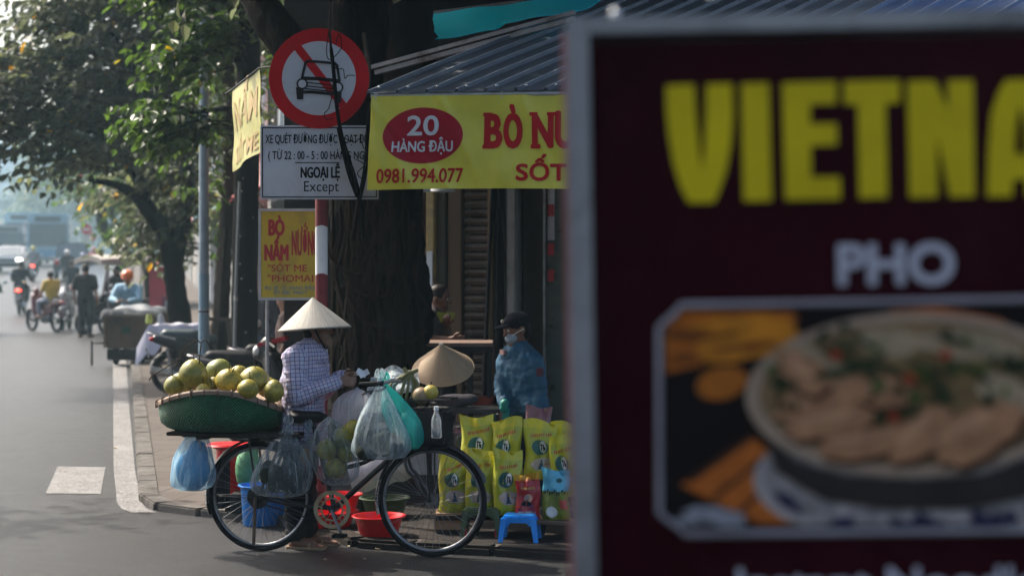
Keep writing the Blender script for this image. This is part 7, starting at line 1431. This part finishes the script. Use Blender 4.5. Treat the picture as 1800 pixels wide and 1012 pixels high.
# ------------------------------------------------------------------ bus, coach, truck, car, van
WIN = M('bus_glass', (.10, .13, .15), .1, .3, 1.5, spec=.8)
def bus(label, loc, rz, L, W_, Hh, c1, c2, kind='bus', name='bus', lit=True):
    T = thing(name, label, kind, loc, rz); mb = MB(); mb.box((-L / 2, 0, .35 + (Hh - .35) / 2), (L, W_, Hh - .35)); mb.m = [0] * 6; mb.build('body', c1, T, bevel=.12)
    mb = MB(); mb.box((-L / 2 + .03, 0, .72), (L + .03, W_ + .05, .62)); mb.build('lower_panel', c2, T, bevel=.06)
    mb = MB(); mb.box((.02, 0, .35 + (Hh - .35) * .55), (.06, W_ * .88, (Hh - .35) * .46)); mb.build('windscreen', WIN, T, bevel=.03)
    mb = MB(); mb.box((.03, 0, Hh - .32), (.06, W_ * .62, .3)); mb.build('destination_panel', M('panel_dark', (.05, .06, .06), .4), T, bevel=.02)
    for s in (-1, 1):
        n = int(L / 1.5)
        for i in range(n): mb = MB(); mb.box((-.9 - i * (L - 1.2) / n, s * W_ / 2, .35 + (Hh - .35) * .58), ((L - 1.2) / n - .12, .05, (Hh - .35) * .36)); mb.build('window', WIN, T)
        mb = MB(); mb.ball((.05, s * W_ * .36, .78), (.05, .2, .10)); mb.build('headlight', M('headlamp_on', (1, .97, .9), .3, 0, emit=4) if lit else M('lamp_glass', ()), T)
        mb = MB(); mb.tube([(-.05, s * (W_ / 2 - .05), Hh - .5), (.28, s * (W_ / 2 + .12), Hh - .55), (.3, s * (W_ / 2 + .14), Hh - .8)], .03, 6); mb.ball((.3, s * (W_ / 2 + .14), Hh - 1.05), (.06, .11, .26)); mb.build('mirror', WHITEP, T)
        for x in (-1.6, -L + 2.2): mb = MB(); mb.ring((x, s * (W_ / 2 - .12), .47), .34, .13, 'y', 28, 8); mb.tube([(x, s * (W_ / 2 - .2), .47), (x, s * (W_ / 2 - .05), .47)], .24, 16); mb.build('wheel', RUBBER, T)
    mb = MB(); mb.box((.06, 0, .48), (.14, W_ * .98, .22)); mb.build('bumper', M('bumper_grey', (.2, .22, .24), .5), T, bevel=.05)
    for s in (-1, 1): mb = MB(); mb.bar((.065, s * .35 - .3, 1.35), (.075, s * .35 + .3, 1.6), .03); mb.build('wiper', BLACK, T)
    return T
down = math.atan2(-1, .22)
BUSB = M('bus_blue', (.12, .30, .48), .4, .12, 1); BUSW = M('bus_pale_blue', (.24, .40, .50), .4, .1, 1)
bus('pale blue and white town bus coming head on through the haze', G(84, 112), down - R(3), 9.5, 2.5, 3.25, BUSW, BUSB)
bus('white and blue coach behind the town bus, only its roof showing', G(38, 132), down - R(3), 10, 2.5, 3.7, BUSW, M('coach_blue', (.1, .3, .5), .4), name='coach', kind='coach')
bus('grey box truck at the far left behind the white car', G(12, 126), down, 7, 2.4, 2.75, M('truck_grey', (.30, .33, .35), .5), M('truck_dark', (.12, .13, .14), .5), 'truck', 'truck', False)
def car(label, loc, rz, c, lit=True, name='car', tall=1.0, back=False):
    T = thing(name, label, name, loc, rz); C = MB(); C.box((-2.1, 0, .62), (4.3, 1.7, .62)); C.add([(-.95, -.78, .9), (-.95, .78, .9), (-4.1, .8, .9), (-4.1, -.8, .9), (-1.75, -.62, 1.45 * tall), (-1.75, .62, 1.45 * tall), (-3.7, .64, 1.45 * tall), (-3.7, -.64, 1.45 * tall)], [(0, 1, 5, 4), (1, 2, 6, 5), (2, 3, 7, 6), (3, 0, 4, 7), (4, 5, 6, 7), (3, 2, 1, 0)]); C.build('body', c, T, bevel=.10)
    q = MB(); d = V((-.8, 0, .55 * tall)).normalized(); n = V((d.z, 0, -d.x)); a = V((-1.0, 0, .95)) + n * .01; e_ = V((-1.72, 0, .93 + .5 * tall * .96)) + n * .02
    q.add([a + V((0, -.70, 0)), a + V((0, .70, 0)), e_ + V((0, .56, 0)), e_ + V((0, -.56, 0))], [(0, 1, 2, 3)]); q.add([V((-4.12, -.7, 1.0)), V((-4.12, .7, 1.0)), V((-3.78, .58, 1.4 * tall)), V((-3.78, -.58, 1.4 * tall))], [(0, 3, 2, 1)]); q.build('windscreen', WIN, T)
    for s in (-1, 1):
        q = MB(); q.box((-2.6, s * .745, 1.17), (1.9, .03, .34 * tall), Matrix.Rotation(s * .16, 3, 'X')); q.build('window', WIN, T)
        q = MB(); q.ball((.03, s * .62, .72), (.05, .17, .09)); q.build('headlight', M('headlamp_on', ()) if lit else M('lamp_glass', ()), T)
        q = MB(); q.ball((-4.24, s * .68, .8), (.05, .12, .14)); q.build('tail_light', M('tail_red', ()), T)
        q = MB(); q.ball((-1.2, s * .9, .98), (.08, .1, .07)); q.build('mirror', c, T)
        for x in (-.85, -3.35): q = MB(); q.ring((x, s * .76, .32), .25, .085, 'y', 28, 8); q.tube([(x, s * .7, .32), (x, s * .82, .32)], .19, 16); q.build('wheel', RUBBER, T)
    q = MB(); q.box((.05, 0, .45), (.14, 1.62, .2)); q.build('bumper', DARKPL, T, bevel=.04); q = MB(); q.box((.055, 0, .68), (.03, .8, .14)); q.build('grille', BLACK, T); return T
car('white car coming with its headlights on at the far left edge', G(12, 96), down - R(4), WHITEP)
car('dark van driving away beside the bus, with a glint on its rear glass', G(130, 88), up, M('van_dark', (.035, .05, .06), .3), False, 'van', 1.18)
